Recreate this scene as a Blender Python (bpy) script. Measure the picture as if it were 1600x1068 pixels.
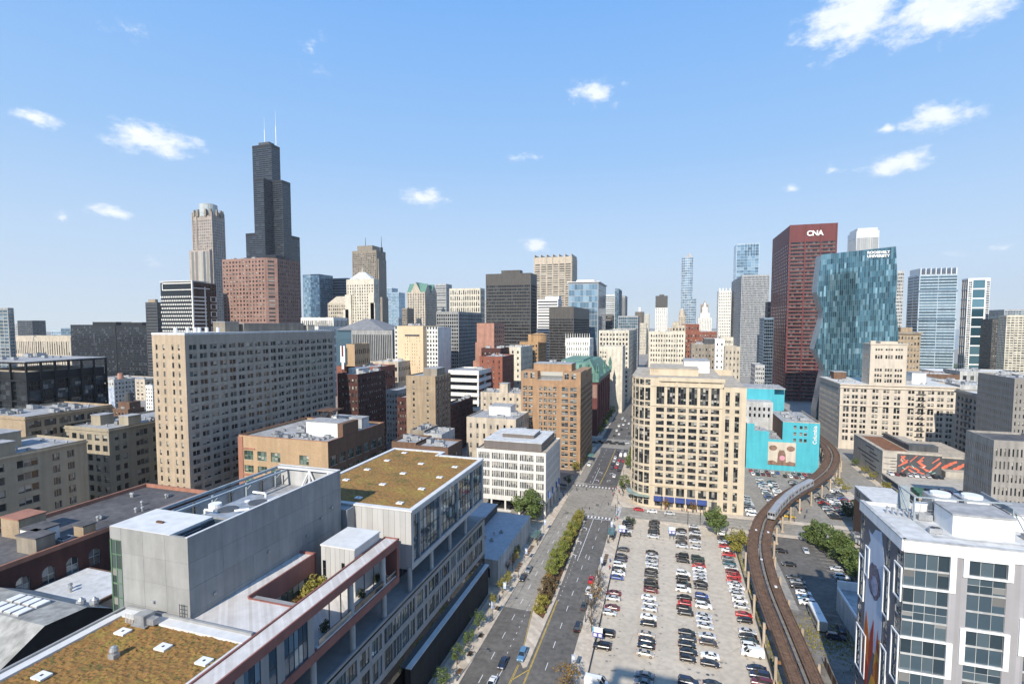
import bpy, bmesh, math, random
from math import sin, cos, tan, pi, radians, sqrt, atan2, asin, floor
from mathutils import Vector, noise as mnoise
for o in list(bpy.data.objects): bpy.data.objects.remove(o)
SC = bpy.context.scene
COL = SC.collection
RND = random.Random(11)

# ---------------------------------------------------------------- camera
YAW = math.atan(245 / 800.0); PIT = radians(3.5); CAMH = 85.0; FPX = 800.0
PPY = 505 + FPX * tan(PIT)
cam_d = bpy.data.cameras.new('camera'); cam = bpy.data.objects.new('camera', cam_d); COL.objects.link(cam)
cam.location = (0, 0, CAMH); cam.rotation_euler = (pi / 2 - PIT, 0, YAW)
cam_d.sensor_width = 36; cam_d.lens = 36 * FPX / 1600; cam_d.shift_y = (PPY - 534) / 1600
cam_d.clip_start = 0.5; cam_d.clip_end = 30000
SC.camera = cam
FW = Vector((-sin(YAW) * cos(PIT), cos(YAW) * cos(PIT), -sin(PIT))); RT = Vector((cos(YAW), sin(YAW), 0)); UP = RT.cross(FW)
CP = Vector((0, 0, CAMH))
def ray(px, py): return FW + RT * ((px - 800) / FPX) - UP * ((py - PPY) / FPX)
def atY(px, py, Y): d = ray(px, py); return CP + d * (Y / d.y)
def atX(px, py, X): d = ray(px, py); return CP + d * (X / d.x)
def atZ(px, py, z=0.0): d = ray(px, py); return CP + d * ((z - CAMH) / d.z)

# ---------------------------------------------------------------- sky, sun, exposure
HAZE = 6e-5
SKYGAIN = 6.3
SUN_EL = radians(34.5); SUN_AZ = radians(184.0)          # compass bearing of the sun (y = north)
W = bpy.data.worlds.new('World'); SC.world = W; W.use_nodes = True
nt = W.node_tree; nt.nodes.clear()
def wn(t, **k):
    n = nt.nodes.new(t)
    for a, b in k.items(): setattr(n, a, b)
    return n
out = wn('ShaderNodeOutputWorld'); bg = wn('ShaderNodeBackground'); sky = wn('ShaderNodeTexSky')
sky.sky_type = 'NISHITA'; sky.sun_disc = False; sky.sun_elevation = SUN_EL; sky.sun_rotation = SUN_AZ
sky.altitude = 200; sky.air_density = 1.0; sky.dust_density = 0.1; sky.ozone_density = 2.0
bg.inputs['Strength'].default_value = 0.125
tc = wn('ShaderNodeTexCoord'); sep = wn('ShaderNodeSeparateXYZ'); nt.links.new(tc.outputs['Generated'], sep.inputs[0])
azn = wn('ShaderNodeMath', operation='ARCTAN2'); nt.links.new(sep.outputs[0], azn.inputs[0]); nt.links.new(sep.outputs[1], azn.inputs[1])
eln = wn('ShaderNodeMath', operation='ARCSINE'); nt.links.new(sep.outputs[2], eln.inputs[0])
ae = wn('ShaderNodeCombineXYZ'); nt.links.new(azn.outputs[0], ae.inputs[0]); nt.links.new(eln.outputs[0], ae.inputs[1])
def wnoise(scale, detail, rough, src):
    n = wn('ShaderNodeTexNoise'); n.inputs['Scale'].default_value = scale; n.inputs['Detail'].default_value = detail; n.inputs['Roughness'].default_value = rough
    nt.links.new(src, n.inputs['Vector']); return n
# clouds: bearing, elevation, half widths, density (the same scattered cumulus goes on all round)
CL = [(235, 217, 95, 30, 1.0), (62, 190, 45, 14, .85), (178, 333, 46, 16, .9), (97, 341, 22, 11, .8), (190, 38, 55, 22, .2),
      (660, 309, 45, 18, .85), (836, 382, 30, 14, .8), (930, 146, 52, 22, .75), (1470, 184, 75, 28, 1.0), (1384, 202, 24, 12, .9),
      (1395, 259, 62, 24, 1.0), (1232, 293, 20, 9, .75), (1303, 269, 24, 8, .6), (1330, 30, 110, 55, 1.0), (1480, 15, 150, 50, 1.0),
      (1570, 385, 30, 10, .6), (1485, 395, 35, 9, .35), (490, 80, 30, 30, .25), (230, 412, 50, 9, .25), (810, 246, 30, 9, .3)]
cl = []
for (px, py, sx, sy, s) in CL:
    d = ray(px, py).normalized(); L = sqrt(((px - 800) / FPX) ** 2 + 1)
    cl.append((atan2(d.x, d.y), asin(d.z), sx / FPX / (L * L) * 1.0, sy / FPX / L * 1.0, s * .92))
crr = random.Random(5)
for i in range(14): cl.append((crr.uniform(.75, 5.2), crr.uniform(.08, .7), crr.uniform(.04, .16), crr.uniform(.012, .04), crr.uniform(.5, 1)))
warp = wnoise(14, 4, .6, ae.outputs[0])
wsub = wn('ShaderNodeVectorMath', operation='SUBTRACT'); nt.links.new(warp.outputs['Color'], wsub.inputs[0]); wsub.inputs[1].default_value = (.5, .5, .5)
wmul = wn('ShaderNodeVectorMath', operation='MULTIPLY'); nt.links.new(wsub.outputs[0], wmul.inputs[0]); wmul.inputs[1].default_value = (.06, .035, 0)
wadd = wn('ShaderNodeVectorMath', operation='ADD'); nt.links.new(ae.outputs[0], wadd.inputs[0]); nt.links.new(wmul.outputs[0], wadd.inputs[1])
acc = None
for (a, e, sa, se, s) in cl:
    if a > pi: a -= 2 * pi
    n1 = wn('ShaderNodeVectorMath', operation='SUBTRACT'); nt.links.new(wadd.outputs[0], n1.inputs[0]); n1.inputs[1].default_value = (a, e, 0)
    n2 = wn('ShaderNodeVectorMath', operation='MULTIPLY'); nt.links.new(n1.outputs[0], n2.inputs[0]); n2.inputs[1].default_value = (1 / sa, 1 / se, 0)
    n3 = wn('ShaderNodeVectorMath', operation='LENGTH'); nt.links.new(n2.outputs[0], n3.inputs[0])
    n4 = wn('ShaderNodeMath', operation='MULTIPLY_ADD'); nt.links.new(n3.outputs['Value'], n4.inputs[0]); n4.inputs[1].default_value = -s; n4.inputs[2].default_value = s
    if acc is None: acc = n4
    else:
        m = wn('ShaderNodeMath', operation='MAXIMUM'); nt.links.new(acc.outputs[0], m.inputs[0]); nt.links.new(n4.outputs[0], m.inputs[1]); acc = m
mapn = wn('ShaderNodeMapping'); mapn.inputs['Scale'].default_value = (1, 1.8, 1); nt.links.new(ae.outputs[0], mapn.inputs[0])
fb = wnoise(26, 10, .66, mapn.outputs[0])
n5 = wn('ShaderNodeMath', operation='MULTIPLY_ADD'); nt.links.new(fb.outputs['Fac'], n5.inputs[0]); n5.inputs[1].default_value = 1.7; n5.inputs[2].default_value = -.92
n6 = wn('ShaderNodeMath', operation='ADD'); nt.links.new(acc.outputs[0], n6.inputs[0]); nt.links.new(n5.outputs[0], n6.inputs[1])
mr = wn('ShaderNodeMapRange', interpolation_type='SMOOTHSTEP'); nt.links.new(n6.outputs[0], mr.inputs[0])
mr.inputs[1].default_value = 0.02; mr.inputs[2].default_value = .7; mr.inputs[3].default_value = 0; mr.inputs[4].default_value = .93
# clear-air gradient over elevation blended with the physical sky (bluer, less yellow at the horizon)
gr = wn('ShaderNodeValToRGB'); ge = gr.color_ramp.elements
se_ = wn('ShaderNodeMath', operation='MAXIMUM'); nt.links.new(sep.outputs[2], se_.inputs[0]); se_.inputs[1].default_value = 0; nt.links.new(se_.outputs[0], gr.inputs[0])
SKYC = [(0, (.72, .83, .93)), (.04, (.67, .80, .95)), (.13, (.56, .74, .97)), (.30, (.345, .60, .98)), (.53, (.20, .475, .98)), (1, (.10, .29, .72))]
for i, (p_, c_) in enumerate(SKYC):
    k = ge[i] if i < 2 else ge.new(p_); k.position = p_; k.color = (*c_, 1)
gsc = wn('ShaderNodeVectorMath', operation='SCALE'); nt.links.new(gr.outputs[0], gsc.inputs[0]); gsc.inputs['Scale'].default_value = SKYGAIN
sm = wn('ShaderNodeMix', data_type='RGBA'); sm.inputs[0].default_value = .92; nt.links.new(sky.outputs[0], sm.inputs[6]); nt.links.new(gsc.outputs[0], sm.inputs[7])
mix = wn('ShaderNodeMix', data_type='RGBA'); nt.links.new(mr.outputs[0], mix.inputs[0]); nt.links.new(sm.outputs[2], mix.inputs[6])
cn = wnoise(40, 6, .6, ae.outputs[0]); cm = wn('ShaderNodeMix', data_type='RGBA'); nt.links.new(cn.outputs['Fac'], cm.inputs[0]); cm.inputs[6].default_value = (5.6, 6.1, 6.9, 1); cm.inputs[7].default_value = (7.6, 7.7, 7.8, 1)
nt.links.new(cm.outputs[2], mix.inputs[7])
nt.links.new(mix.outputs[2], bg.inputs['Color']); nt.links.new(bg.outputs[0], out.inputs[0])
sun_d = bpy.data.lights.new('sun', 'SUN'); sun_d.energy = 5.0; sun_d.angle = radians(.53); sun_d.color = (1, .93, .82)
sun = bpy.data.objects.new('sun', sun_d); COL.objects.link(sun)
sd = Vector((sin(SUN_AZ) * cos(SUN_EL), cos(SUN_AZ) * cos(SUN_EL), sin(SUN_EL)))
sun.rotation_euler = sd.to_track_quat('Z', 'Y').to_euler()
SC.view_settings.view_transform = 'Standard'; SC.view_settings.look = 'None'; SC.view_settings.exposure = 0.35; SC.view_settings.gamma = 1
SC.view_settings.use_curve_mapping = False
SC.render.engine = 'CYCLES'
SC.cycles.max_bounces = 6; SC.cycles.diffuse_bounces = 3; SC.cycles.glossy_bounces = 3; SC.cycles.transparent_max_bounces = 8

# ---------------------------------------------------------------- materials
MATS = {}
def nodes_of(m):
    m.use_nodes = True; t = m.node_tree; b = t.nodes['Principled BSDF']; return t, b
def mat(name, c, rough=.85, var=.18, scale=.25, spec=.3, metal=0, bump=0, bscale=4, c2=None, brick=None, streak=0):
    """painted / stone / plaster surface: base colour with blotches, fine grain and optional brick courses"""
    if name in MATS: return MATS[name]
    m = bpy.data.materials.new(name); t, b = nodes_of(m); MATS[name] = m
    N = t.nodes.new; Lk = t.links.new
    g = N('ShaderNodeNewGeometry'); n = N('ShaderNodeTexNoise'); n.inputs['Scale'].default_value = scale; n.inputs['Detail'].default_value = 6; n.inputs['Roughness'].default_value = .65
    src = g.outputs['Position']
    if streak:
        mp = N('ShaderNodeMapping'); mp.inputs['Scale'].default_value = (1, 1, streak); Lk(src, mp.inputs[0]); Lk(mp.outputs[0], n.inputs['Vector'])
    else: Lk(src, n.inputs['Vector'])
    mx = N('ShaderNodeMix'); mx.data_type = 'RGBA'
    r = N('ShaderNodeMapRange'); r.inputs[1].default_value = .3; r.inputs[2].default_value = .7; Lk(n.outputs['Fac'], r.inputs[0]); Lk(r.outputs[0], mx.inputs[0])
    ca = [max(0, x * (1 - var)) for x in c]; cb = list(c2) if c2 else [min(1, x * (1 + var)) for x in c]
    mx.inputs[6].default_value = (*ca, 1); mx.inputs[7].default_value = (*cb, 1)
    last = mx.outputs[2]
    # rain streaks and soot down the face
    sm_ = N('ShaderNodeMapping'); sm_.inputs['Scale'].default_value = (.9, .9, .06); Lk(src, sm_.inputs[0]); sn = N('ShaderNodeTexNoise'); sn.inputs['Scale'].default_value = .7; sn.inputs['Detail'].default_value = 4; Lk(sm_.outputs[0], sn.inputs['Vector'])
    sr = N('ShaderNodeMapRange'); sr.inputs[1].default_value = .3; sr.inputs[2].default_value = .62; sr.inputs[3].default_value = 1 - min(.3, var * 1.6); sr.inputs[4].default_value = 1.04; Lk(sn.outputs['Fac'], sr.inputs[0])
    sv = N('ShaderNodeVectorMath'); sv.operation = 'SCALE'; Lk(last, sv.inputs[0]); Lk(sr.outputs[0], sv.inputs['Scale']); last = sv.outputs[0]
    if brick:
        bw, bh, mort, dark = brick
        sx = N('ShaderNodeSeparateXYZ'); Lk(src, sx.inputs[0]); ad = N('ShaderNodeMath'); ad.operation = 'ADD'; Lk(sx.outputs[0], ad.inputs[0]); Lk(sx.outputs[1], ad.inputs[1])
        cx = N('ShaderNodeCombineXYZ'); Lk(ad.outputs[0], cx.inputs[0]); Lk(sx.outputs[2], cx.inputs[1])
        bt = N('ShaderNodeTexBrick'); bt.inputs['Scale'].default_value = 1; bt.inputs['Brick Width'].default_value = bw; bt.inputs['Row Height'].default_value = bh
        bt.inputs['Mortar Size'].default_value = mort; Lk(cx.outputs[0], bt.inputs['Vector'])
        Lk(last, bt.inputs['Color1']); bt.inputs['Mortar'].default_value = (*[x * dark for x in c], 1)
        m2 = N('ShaderNodeMix'); m2.data_type = 'RGBA'; m2.blend_type = 'MULTIPLY'; m2.inputs[0].default_value = 1; Lk(last, m2.inputs[6]); m2.inputs[7].default_value = (.82, .8, .78, 1); Lk(m2.outputs[2], bt.inputs['Color2'])
        last = bt.outputs['Color']
    Lk(last, b.inputs['Base Color']); b.inputs['Roughness'].default_value = rough; b.inputs['Specular IOR Level'].default_value = spec; b.inputs['Metallic'].default_value = metal
    if bump:
        bn = N('ShaderNodeTexNoise'); bn.inputs['Scale'].default_value = bscale; bn.inputs['Detail'].default_value = 5; Lk(src, bn.inputs['Vector'])
        bp = N('ShaderNodeBump'); bp.inputs['Strength'].default_value = bump; bp.inputs['Distance'].default_value = .1; Lk(bn.outputs['Fac'], bp.inputs['Height']); Lk(bp.outputs[0], b.inputs['Normal'])
    return m
GLASSES = set()
def glass(name, dark, light=None, p=.25, rough=.06, metal=0.0, wave=.05, spec=.7, wscale=.25, blind=0.0, bc=(.42, .40, .35)):
    """window glass seen from outside: dark room or pale blind behind each pane, sky mirrored on it"""
    if name in MATS: return MATS[name]
    m = bpy.data.materials.new(name); t, b = nodes_of(m); MATS[name] = m
    N = t.nodes.new; Lk = t.links.new
    g = N('ShaderNodeNewGeometry'); oi = N('ShaderNodeObjectInfo'); ad = N('ShaderNodeMath'); ad.operation = 'ADD'
    Lk(g.outputs['Random Per Island'], ad.inputs[0]); Lk(oi.outputs['Random'], ad.inputs[1]); fr = N('ShaderNodeMath'); fr.operation = 'FRACT'; Lk(ad.outputs[0], fr.inputs[0])
    cr = N('ShaderNodeValToRGB'); cr.color_ramp.interpolation = 'LINEAR'; e = cr.color_ramp.elements
    light = light or [min(1, x * 2.5 + .02) for x in dark]
    e[0].position = 0; e[0].color = (*[x * .6 for x in dark], 1); e[1].position = max(.02, 1 - p); e[1].color = (*[x * 1.25 for x in dark], 1)
    k = cr.color_ramp.elements.new(min(.99, 1 - p * .8)); k.color = (*[(x + y) / 2 for x, y in zip(dark, light)], 1)
    k = cr.color_ramp.elements.new(1.0); k.color = (*light, 1)
    Lk(fr.outputs[0], cr.inputs[0]); base = cr.outputs[0]; GLASSES.add(name)
    if blind:      # roller blinds drawn to different heights
        def mth(op, a, c, d=None):
            n_ = N('ShaderNodeMath'); n_.operation = op
            for i_, v_ in enumerate((a, c) if d is None else (a, c, d)):
                if hasattr(v_, 'is_linked'): Lk(v_, n_.inputs[i_])
                else: n_.inputs[i_].default_value = v_
            return n_.outputs[0]
        uv = N('ShaderNodeUVMap'); su = N('ShaderNodeSeparateXYZ'); Lk(uv.outputs[0], su.inputs[0])
        r1 = mth('FRACT', mth('MULTIPLY', fr.outputs[0], 7.313), 0); r2 = mth('FRACT', mth('MULTIPLY', fr.outputs[0], 13.77), 0); r3 = mth('FRACT', mth('MULTIPLY', fr.outputs[0], 29.1), 0)
        has = mth('LESS_THAN', r1, blind); lev = mth('MULTIPLY_ADD', r2, -.8, .95); mk = mth('MULTIPLY', mth('GREATER_THAN', su.outputs[1], lev), has)
        sc = N('ShaderNodeVectorMath'); sc.operation = 'SCALE'; sc.inputs[0].default_value = bc; Lk(mth('MULTIPLY_ADD', r3, .6, .45), sc.inputs['Scale'])
        bm = N('ShaderNodeMix'); bm.data_type = 'RGBA'; Lk(mk, bm.inputs[0]); Lk(base, bm.inputs[6]); Lk(sc.outputs[0], bm.inputs[7]); base = bm.outputs[2]
    Lk(base, b.inputs['Base Color'])
    b.inputs['Roughness'].default_value = rough; b.inputs['Metallic'].default_value = metal; b.inputs['Specular IOR Level'].default_value = spec
    wv = N('ShaderNodeTexNoise'); wv.inputs['Scale'].default_value = wscale; wv.inputs['Detail'].default_value = 2; Lk(g.outputs['Position'], wv.inputs['Vector'])
    bp = N('ShaderNodeBump'); bp.inputs['Strength'].default_value = wave; bp.inputs['Distance'].default_value = 1.0; Lk(wv.outputs['Fac'], bp.inputs['Height']); Lk(bp.outputs[0], b.inputs['Normal'])
    return m
def paint(name, c, rough=.25, coat=.6):
    if name in MATS: return MATS[name]
    m = bpy.data.materials.new(name); t, b = nodes_of(m); MATS[name] = m
    N = t.nodes.new; Lk = t.links.new
    n = N('ShaderNodeTexNoise'); n.inputs['Scale'].default_value = 3; tcn = N('ShaderNodeTexCoord'); Lk(tcn.outputs['Object'], n.inputs['Vector'])
    mx = N('ShaderNodeMix'); mx.data_type = 'RGBA'; Lk(n.outputs['Fac'], mx.inputs[0]); mx.inputs[6].default_value = (*[x * .88 for x in c], 1); mx.inputs[7].default_value = (*[min(1, x * 1.08 + .004) for x in c], 1)
    Lk(mx.outputs[2], b.inputs['Base Color']); b.inputs['Roughness'].default_value = rough; b.inputs['Coat Weight'].default_value = coat; b.inputs['Coat Roughness'].default_value = .06
    return m
G_DARK = glass('window_glass_dark', (.016, .019, .022), (.12, .12, .11), .3, blind=.5)
G_BLIND = glass('window_glass_blinds', (.025, .028, .03), (.16, .16, .15), .4, blind=.68)
G_GREY = glass('window_glass_grey', (.06, .075, .085), (.2, .22, .23), .3, .05, .2, blind=.3)
G_BLUE = glass('window_glass_blue', (.10, .17, .22), (.3, .4, .46), .2, .04, .55, .04)
G_BLUE2 = glass('window_glass_pale_blue', (.22, .34, .44), (.42, .54, .62), .3, .05, .6, .03)
G_TEAL = glass('window_glass_teal', (.035, .105, .14), (.16, .31, .37), .45, .04, .55, .025, wscale=.12)
G_BLACK = glass('window_glass_black', (.010, .013, .017), (.05, .06, .07), .2, .04, .15, .03)
G_GREEN = glass('window_glass_greenish', (.05, .07, .065), (.2, .24, .22), .4, .06, blind=.5)
G_RIGHT = glass('apartment_glass', (.07, .11, .14), (.14, .19, .22), .3, .03, .45, .12, wscale=.3, blind=.22, bc=(.36, .36, .35))
M_LIME = mat('limestone', (.47, .41, .32)); M_CREAM = mat('cream_terracotta', (.60, .55, .45)); M_WHITE = mat('white_concrete', (.70, .68, .63), var=.1)
M_TAN = mat('tan_brick', (.40, .31, .21), brick=(.5, .17, .02, .75)); M_BEIGE = mat('beige_stone', (.50, .43, .34)); M_GREY = mat('grey_concrete', (.30, .30, .29))
M_LGREY = mat('light_grey_concrete', (.44, .44, .43)); M_DGREY = mat('dark_grey_steel', (.075, .078, .082), rough=.5); M_BLACK = mat('black_steel', (.018, .019, .021), rough=.45)
M_RED = mat('red_brick', (.27, .10, .065), brick=(.5, .17, .02, .8)); M_DRED = mat('dark_red_brick', (.085, .036, .03), brick=(.5, .17, .02, .8)); M_ORANGE = mat('orange_brick', (.40, .25, .145), brick=(.5, .17, .02, .85))
M_PINK = mat('pink_granite', (.28, .17, .135)); M_SALMON = mat('salmon_brick', (.38, .20, .145)); M_BROWN = mat('brown_brick', (.17, .10, .065), brick=(.5, .17, .02, .8))
M_CNA = mat('red_steel', (.135, .034, .034), rough=.55, var=.08); M_BROWNSTONE = mat('grey_brown_stone', (.26, .225, .18)); M_ALU = mat('aluminium_white', (.62, .63, .63), rough=.5, var=.06)
M_RW = mat('roof_white', (.56, .56, .545), var=.12, scale=.12); M_RG = mat('roof_grey', (.36, .36, .36), var=.2, scale=.15); M_RD = mat('roof_tar', (.105, .1, .1), var=.3, scale=.12)
M_RT = mat('roof_tan', (.45, .39, .31), var=.2); M_MECH = mat('galvanised_metal', (.42, .43, .44), rough=.45, metal=.4, scale=1.2); M_PATINA = mat('green_copper', (.115, .235, .19), rough=.6)
M_WPAINT = mat('white_paint', (.72, .72, .71), var=.05, rough=.5); M_YPAINT = mat('yellow_paint', (.62, .42, .07), var=.15, rough=.7)

# ---------------------------------------------------------------- mesh building
class MB:
    def __init__(s): s.v = []; s.f = []; s.m = []
    def q(s, *p, m=0):
        i = len(s.v); s.v.extend(p); s.f.append(tuple(range(i, i + len(p)))); s.m.append(m)
    def box(s, x0, x1, y0, y1, z0, z1, m=0, bottom=False):
        i = len(s.v); s.v += [(x0, y0, z0), (x1, y0, z0), (x1, y1, z0), (x0, y1, z0), (x0, y0, z1), (x1, y0, z1), (x1, y1, z1), (x0, y1, z1)]
        fs = [(4, 5, 6, 7), (0, 1, 5, 4), (1, 2, 6, 5), (2, 3, 7, 6), (3, 0, 4, 7)] + [(3, 2, 1, 0)]
        for f in fs: s.f.append(tuple(i + k for k in f)); s.m.append(m)
    def prism(s, pts, z0, z1, m=0, top=None):
        n = len(pts); i = len(s.v); tp = top or pts
        s.v += [(p[0], p[1], z0) for p in pts] + [(p[0], p[1], z1) for p in tp]
        for k in range(n): s.f.append((i + k, i + (k + 1) % n, i + n + (k + 1) % n, i + n + k)); s.m.append(m)
        s.f.append(tuple(i + n + k for k in range(n))); s.m.append(m)
        s.f.append(tuple(i + n - 1 - k for k in range(n))); s.m.append(m)
    def cyl(s, x, y, z0, z1, r0, r1=None, n=10, m=0):
        r1 = r0 if r1 is None else r1
        a = [(x + r0 * cos(2 * pi * k / n), y + r0 * sin(2 * pi * k / n)) for k in range(n)]
        b = [(x + r1 * cos(2 * pi * k / n), y + r1 * sin(2 * pi * k / n)) for k in range(n)]
        s.prism(a, z0, z1, m, b)
    def tube(s, p0, p1, r, n=6, m=0, r1=None):
        p0 = Vector(p0); p1 = Vector(p1); d = (p1 - p0).normalized(); r1 = r if r1 is None else r1
        a = d.orthogonal().normalized(); b = d.cross(a); i = len(s.v)
        for k in range(n):
            w = a * cos(2 * pi * k / n) + b * sin(2 * pi * k / n); s.v.append(tuple(p0 + w * r)); s.v.append(tuple(p1 + w * r1))
        for k in range(n): l = (k + 1) % n; s.f.append((i + 2 * k, i + 2 * l, i + 2 * l + 1, i + 2 * k + 1)); s.m.append(m)
        s.f.append(tuple(i + 2 * k for k in range(n))[::-1]); s.m.append(m); s.f.append(tuple(i + 2 * k + 1 for k in range(n))); s.m.append(m)
    def bar(s, p0, p1, w, h, m=0):
        """square bar from p0 to p1 (mostly horizontal), width w, height h, p on its centre"""
        p0 = Vector(p0); p1 = Vector(p1); d = (p1 - p0).normalized(); sd = d.cross(Vector((0, 0, 1)))
        sd = Vector((1, 0, 0)) if sd.length < 1e-4 else sd.normalized(); u = sd.cross(d); i = len(s.v)
        for p in (p0, p1):
            for (a, b) in ((-1, -1), (1, -1), (1, 1), (-1, 1)): s.v.append(tuple(p + sd * (a * w / 2) + u * (b * h / 2)))
        for f in ((0, 1, 5, 4), (1, 2, 6, 5), (2, 3, 7, 6), (3, 0, 4, 7), (3, 2, 1, 0), (4, 5, 6, 7)): s.f.append(tuple(i + k for k in f)); s.m.append(m)
    def mesh(s, name, mats):
        me = bpy.data.meshes.new(name); me.from_pydata(s.v, [], s.f)
        for x in (mats if isinstance(mats, (list, tuple)) else [mats]): me.materials.append(x)
        if any(s.m): me.polygons.foreach_set('material_index', s.m)
        if any(x.name in GLASSES for x in me.materials if x):
            uvl = me.uv_layers.new(name='UVMap'); d_ = []
            for f in s.f: d_ += [0, 0, 1, 0, 1, 1, 0, 1] if len(f) == 4 else [0, 0] * len(f)
            uvl.data.foreach_set('uv', d_)
        me.update(); return me
    def build(s, name, mats, par=None, loc=None, rz=0, kind=None, smooth=False, label=None):
        me = s.mesh(name, mats)
        if smooth: me.polygons.foreach_set('use_smooth', [True] * len(me.polygons))
        return put(name, me, par, loc, rz, kind, label)
def put(name, me, par=None, loc=None, rz=0, kind=None, label=None):
    o = bpy.data.objects.new(name, me); COL.objects.link(o)
    if par is not None: o.parent = par
    if loc is not None: o.location = loc
    if rz: o.rotation_euler = (0, 0, rz)
    if kind: o['kind'] = kind
    if label: o['label'] = label
    return o
def thing(name, label, cat, loc=(0, 0, 0), rz=0, group=None):
    o = put(name, None, None, loc, rz); o['label'] = label; o['category'] = cat
    if group: o['group'] = group
    return o
def tag(o, label, cat, group=None):
    o['label'] = label; o['category'] = cat
    if group: o['group'] = group
    return o
def structure(name, mb, m, kind='structure', par=None): return mb.build(name, m, par, kind=kind)

# ---------------------------------------------------------------- facades: real openings, recessed panes
def fpt(o, a, u, d, v): return (o[0] + u * cos(a) + d * sin(a), o[1] + u * sin(a) - d * cos(a), o[2] + v)
def grid(L, n, fr, a=0, b=0):
    """n openings over L, each fr of its bay, margins a and b"""
    if n <= 0: return []
    w = (L - a - b) / n; return [(a + w * i + w * (1 - fr) / 2, a + w * i + w * (1 + fr) / 2) for i in range(n)]
def pairs(L, n, fr, gap, a=0, b=0):
    r = []
    for (u, v) in grid(L, n, fr, a, b):
        g = (v - u) * gap / 2; c = (u + v) / 2; r += [(u, c - g), (c + g, v)]
    return r
def facade(mb, o, a, Wd, H, cols, rows, rec=.3, m=0, skip=None, rm=None):
    """wall of width Wd, height H from o along angle a; returns the openings"""
    P = lambda u, d, v: fpt(o, a, u, d, v); rm = m if rm is None else rm
    ops = []; u0 = 0
    if not cols or not rows:
        mb.q(P(0, 0, 0), P(Wd, 0, 0), P(Wd, 0, H), P(0, 0, H), m=m); return ops
    for (a0, a1) in cols:
        if a0 > u0 + 1e-4: mb.q(P(u0, 0, 0), P(a0, 0, 0), P(a0, 0, H), P(u0, 0, H), m=m)
        v0 = 0
        for (b0, b1) in rows:
            if skip and skip(a0, b0): continue
            if b0 > v0 + 1e-4: mb.q(P(a0, 0, v0), P(a1, 0, v0), P(a1, 0, b0), P(a0, 0, b0), m=m)
            mb.q(P(a0, 0, b0), P(a1, 0, b0), P(a1, -rec, b0), P(a0, -rec, b0), m=rm); mb.q(P(a0, -rec, b1), P(a1, -rec, b1), P(a1, 0, b1), P(a0, 0, b1), m=rm)
            mb.q(P(a0, 0, b0), P(a0, -rec, b0), P(a0, -rec, b1), P(a0, 0, b1), m=rm); mb.q(P(a1, -rec, b0), P(a1, 0, b0), P(a1, 0, b1), P(a1, -rec, b1), m=rm)
            ops.append((a0, a1, b0, b1)); v0 = b1
        if v0 < H - 1e-4: mb.q(P(a0, 0, v0), P(a1, 0, v0), P(a1, 0, H), P(a0, 0, H), m=m)
        u0 = a1
    if u0 < Wd - 1e-4: mb.q(P(u0, 0, 0), P(Wd, 0, 0), P(Wd, 0, H), P(u0, 0, H), m=m)
    return ops
def panes(mb, o, a, ops, rec, m=0):
    for (a0, a1, b0, b1) in ops: mb.q(fpt(o, a, a0, -rec, b0), fpt(o, a, a1, -rec, b0), fpt(o, a, a1, -rec, b1), fpt(o, a, a0, -rec, b1), m=m)
WIN = {}
def window_mesh(w, h, nx, ny, fm, gm, th=.07, sill=0):
    k = (round(w, 2), round(h, 2), nx, ny, fm.name, gm.name, th, sill)
    if k in WIN: return WIN[k]
    b = MB()
    for i in range(nx):
        for j in range(ny): b.q((w * i / nx, 0, h * j / ny), (w * (i + 1) / nx, 0, h * j / ny), (w * (i + 1) / nx, 0, h * (j + 1) / ny), (w * i / nx, 0, h * (j + 1) / ny), m=0)
    for i in range(nx + 1):
        x = w * i / nx; x0 = max(0, x - th / 2); x1 = min(w, x + th / 2); b.box(x0, x1, -.06, -.005, 0, h, 1)
    for j in range(ny + 1):
        z = h * j / ny; b.box(0, w, -.05, -.006, max(0, z - th / 2), min(h, z + th / 2), 1)
    if sill: b.box(-.08, w + .08, -sill - .1, -.06, -.16, -.005, 2)
    WIN[k] = b.mesh('window', [gm, fm, M_BEIGE] if sill else [gm, fm]); return WIN[k]
M_FRAME = mat('window_frame_dark', (.06, .06, .06), rough=.5); M_FRAMEW = mat('window_frame_pale', (.5, .5, .48), rough=.5); M_FRAMEG = mat('window_frame_green', (.10, .18, .11), rough=.5)
def windows(root, o, a, ops, rec, nx=2, ny=1, fm=None, gm=None, name='window', th=.07):
    for (a0, a1, b0, b1) in ops:
        put(name, window_mesh(a1 - a0, b1 - b0, nx, ny, fm or M_FRAME, gm or G_DARK, th, rec if rec >= .3 and 'curtain' not in name else 0), root, fpt(o, a, a0, -rec, b0), a)
UNIT = {}
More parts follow.
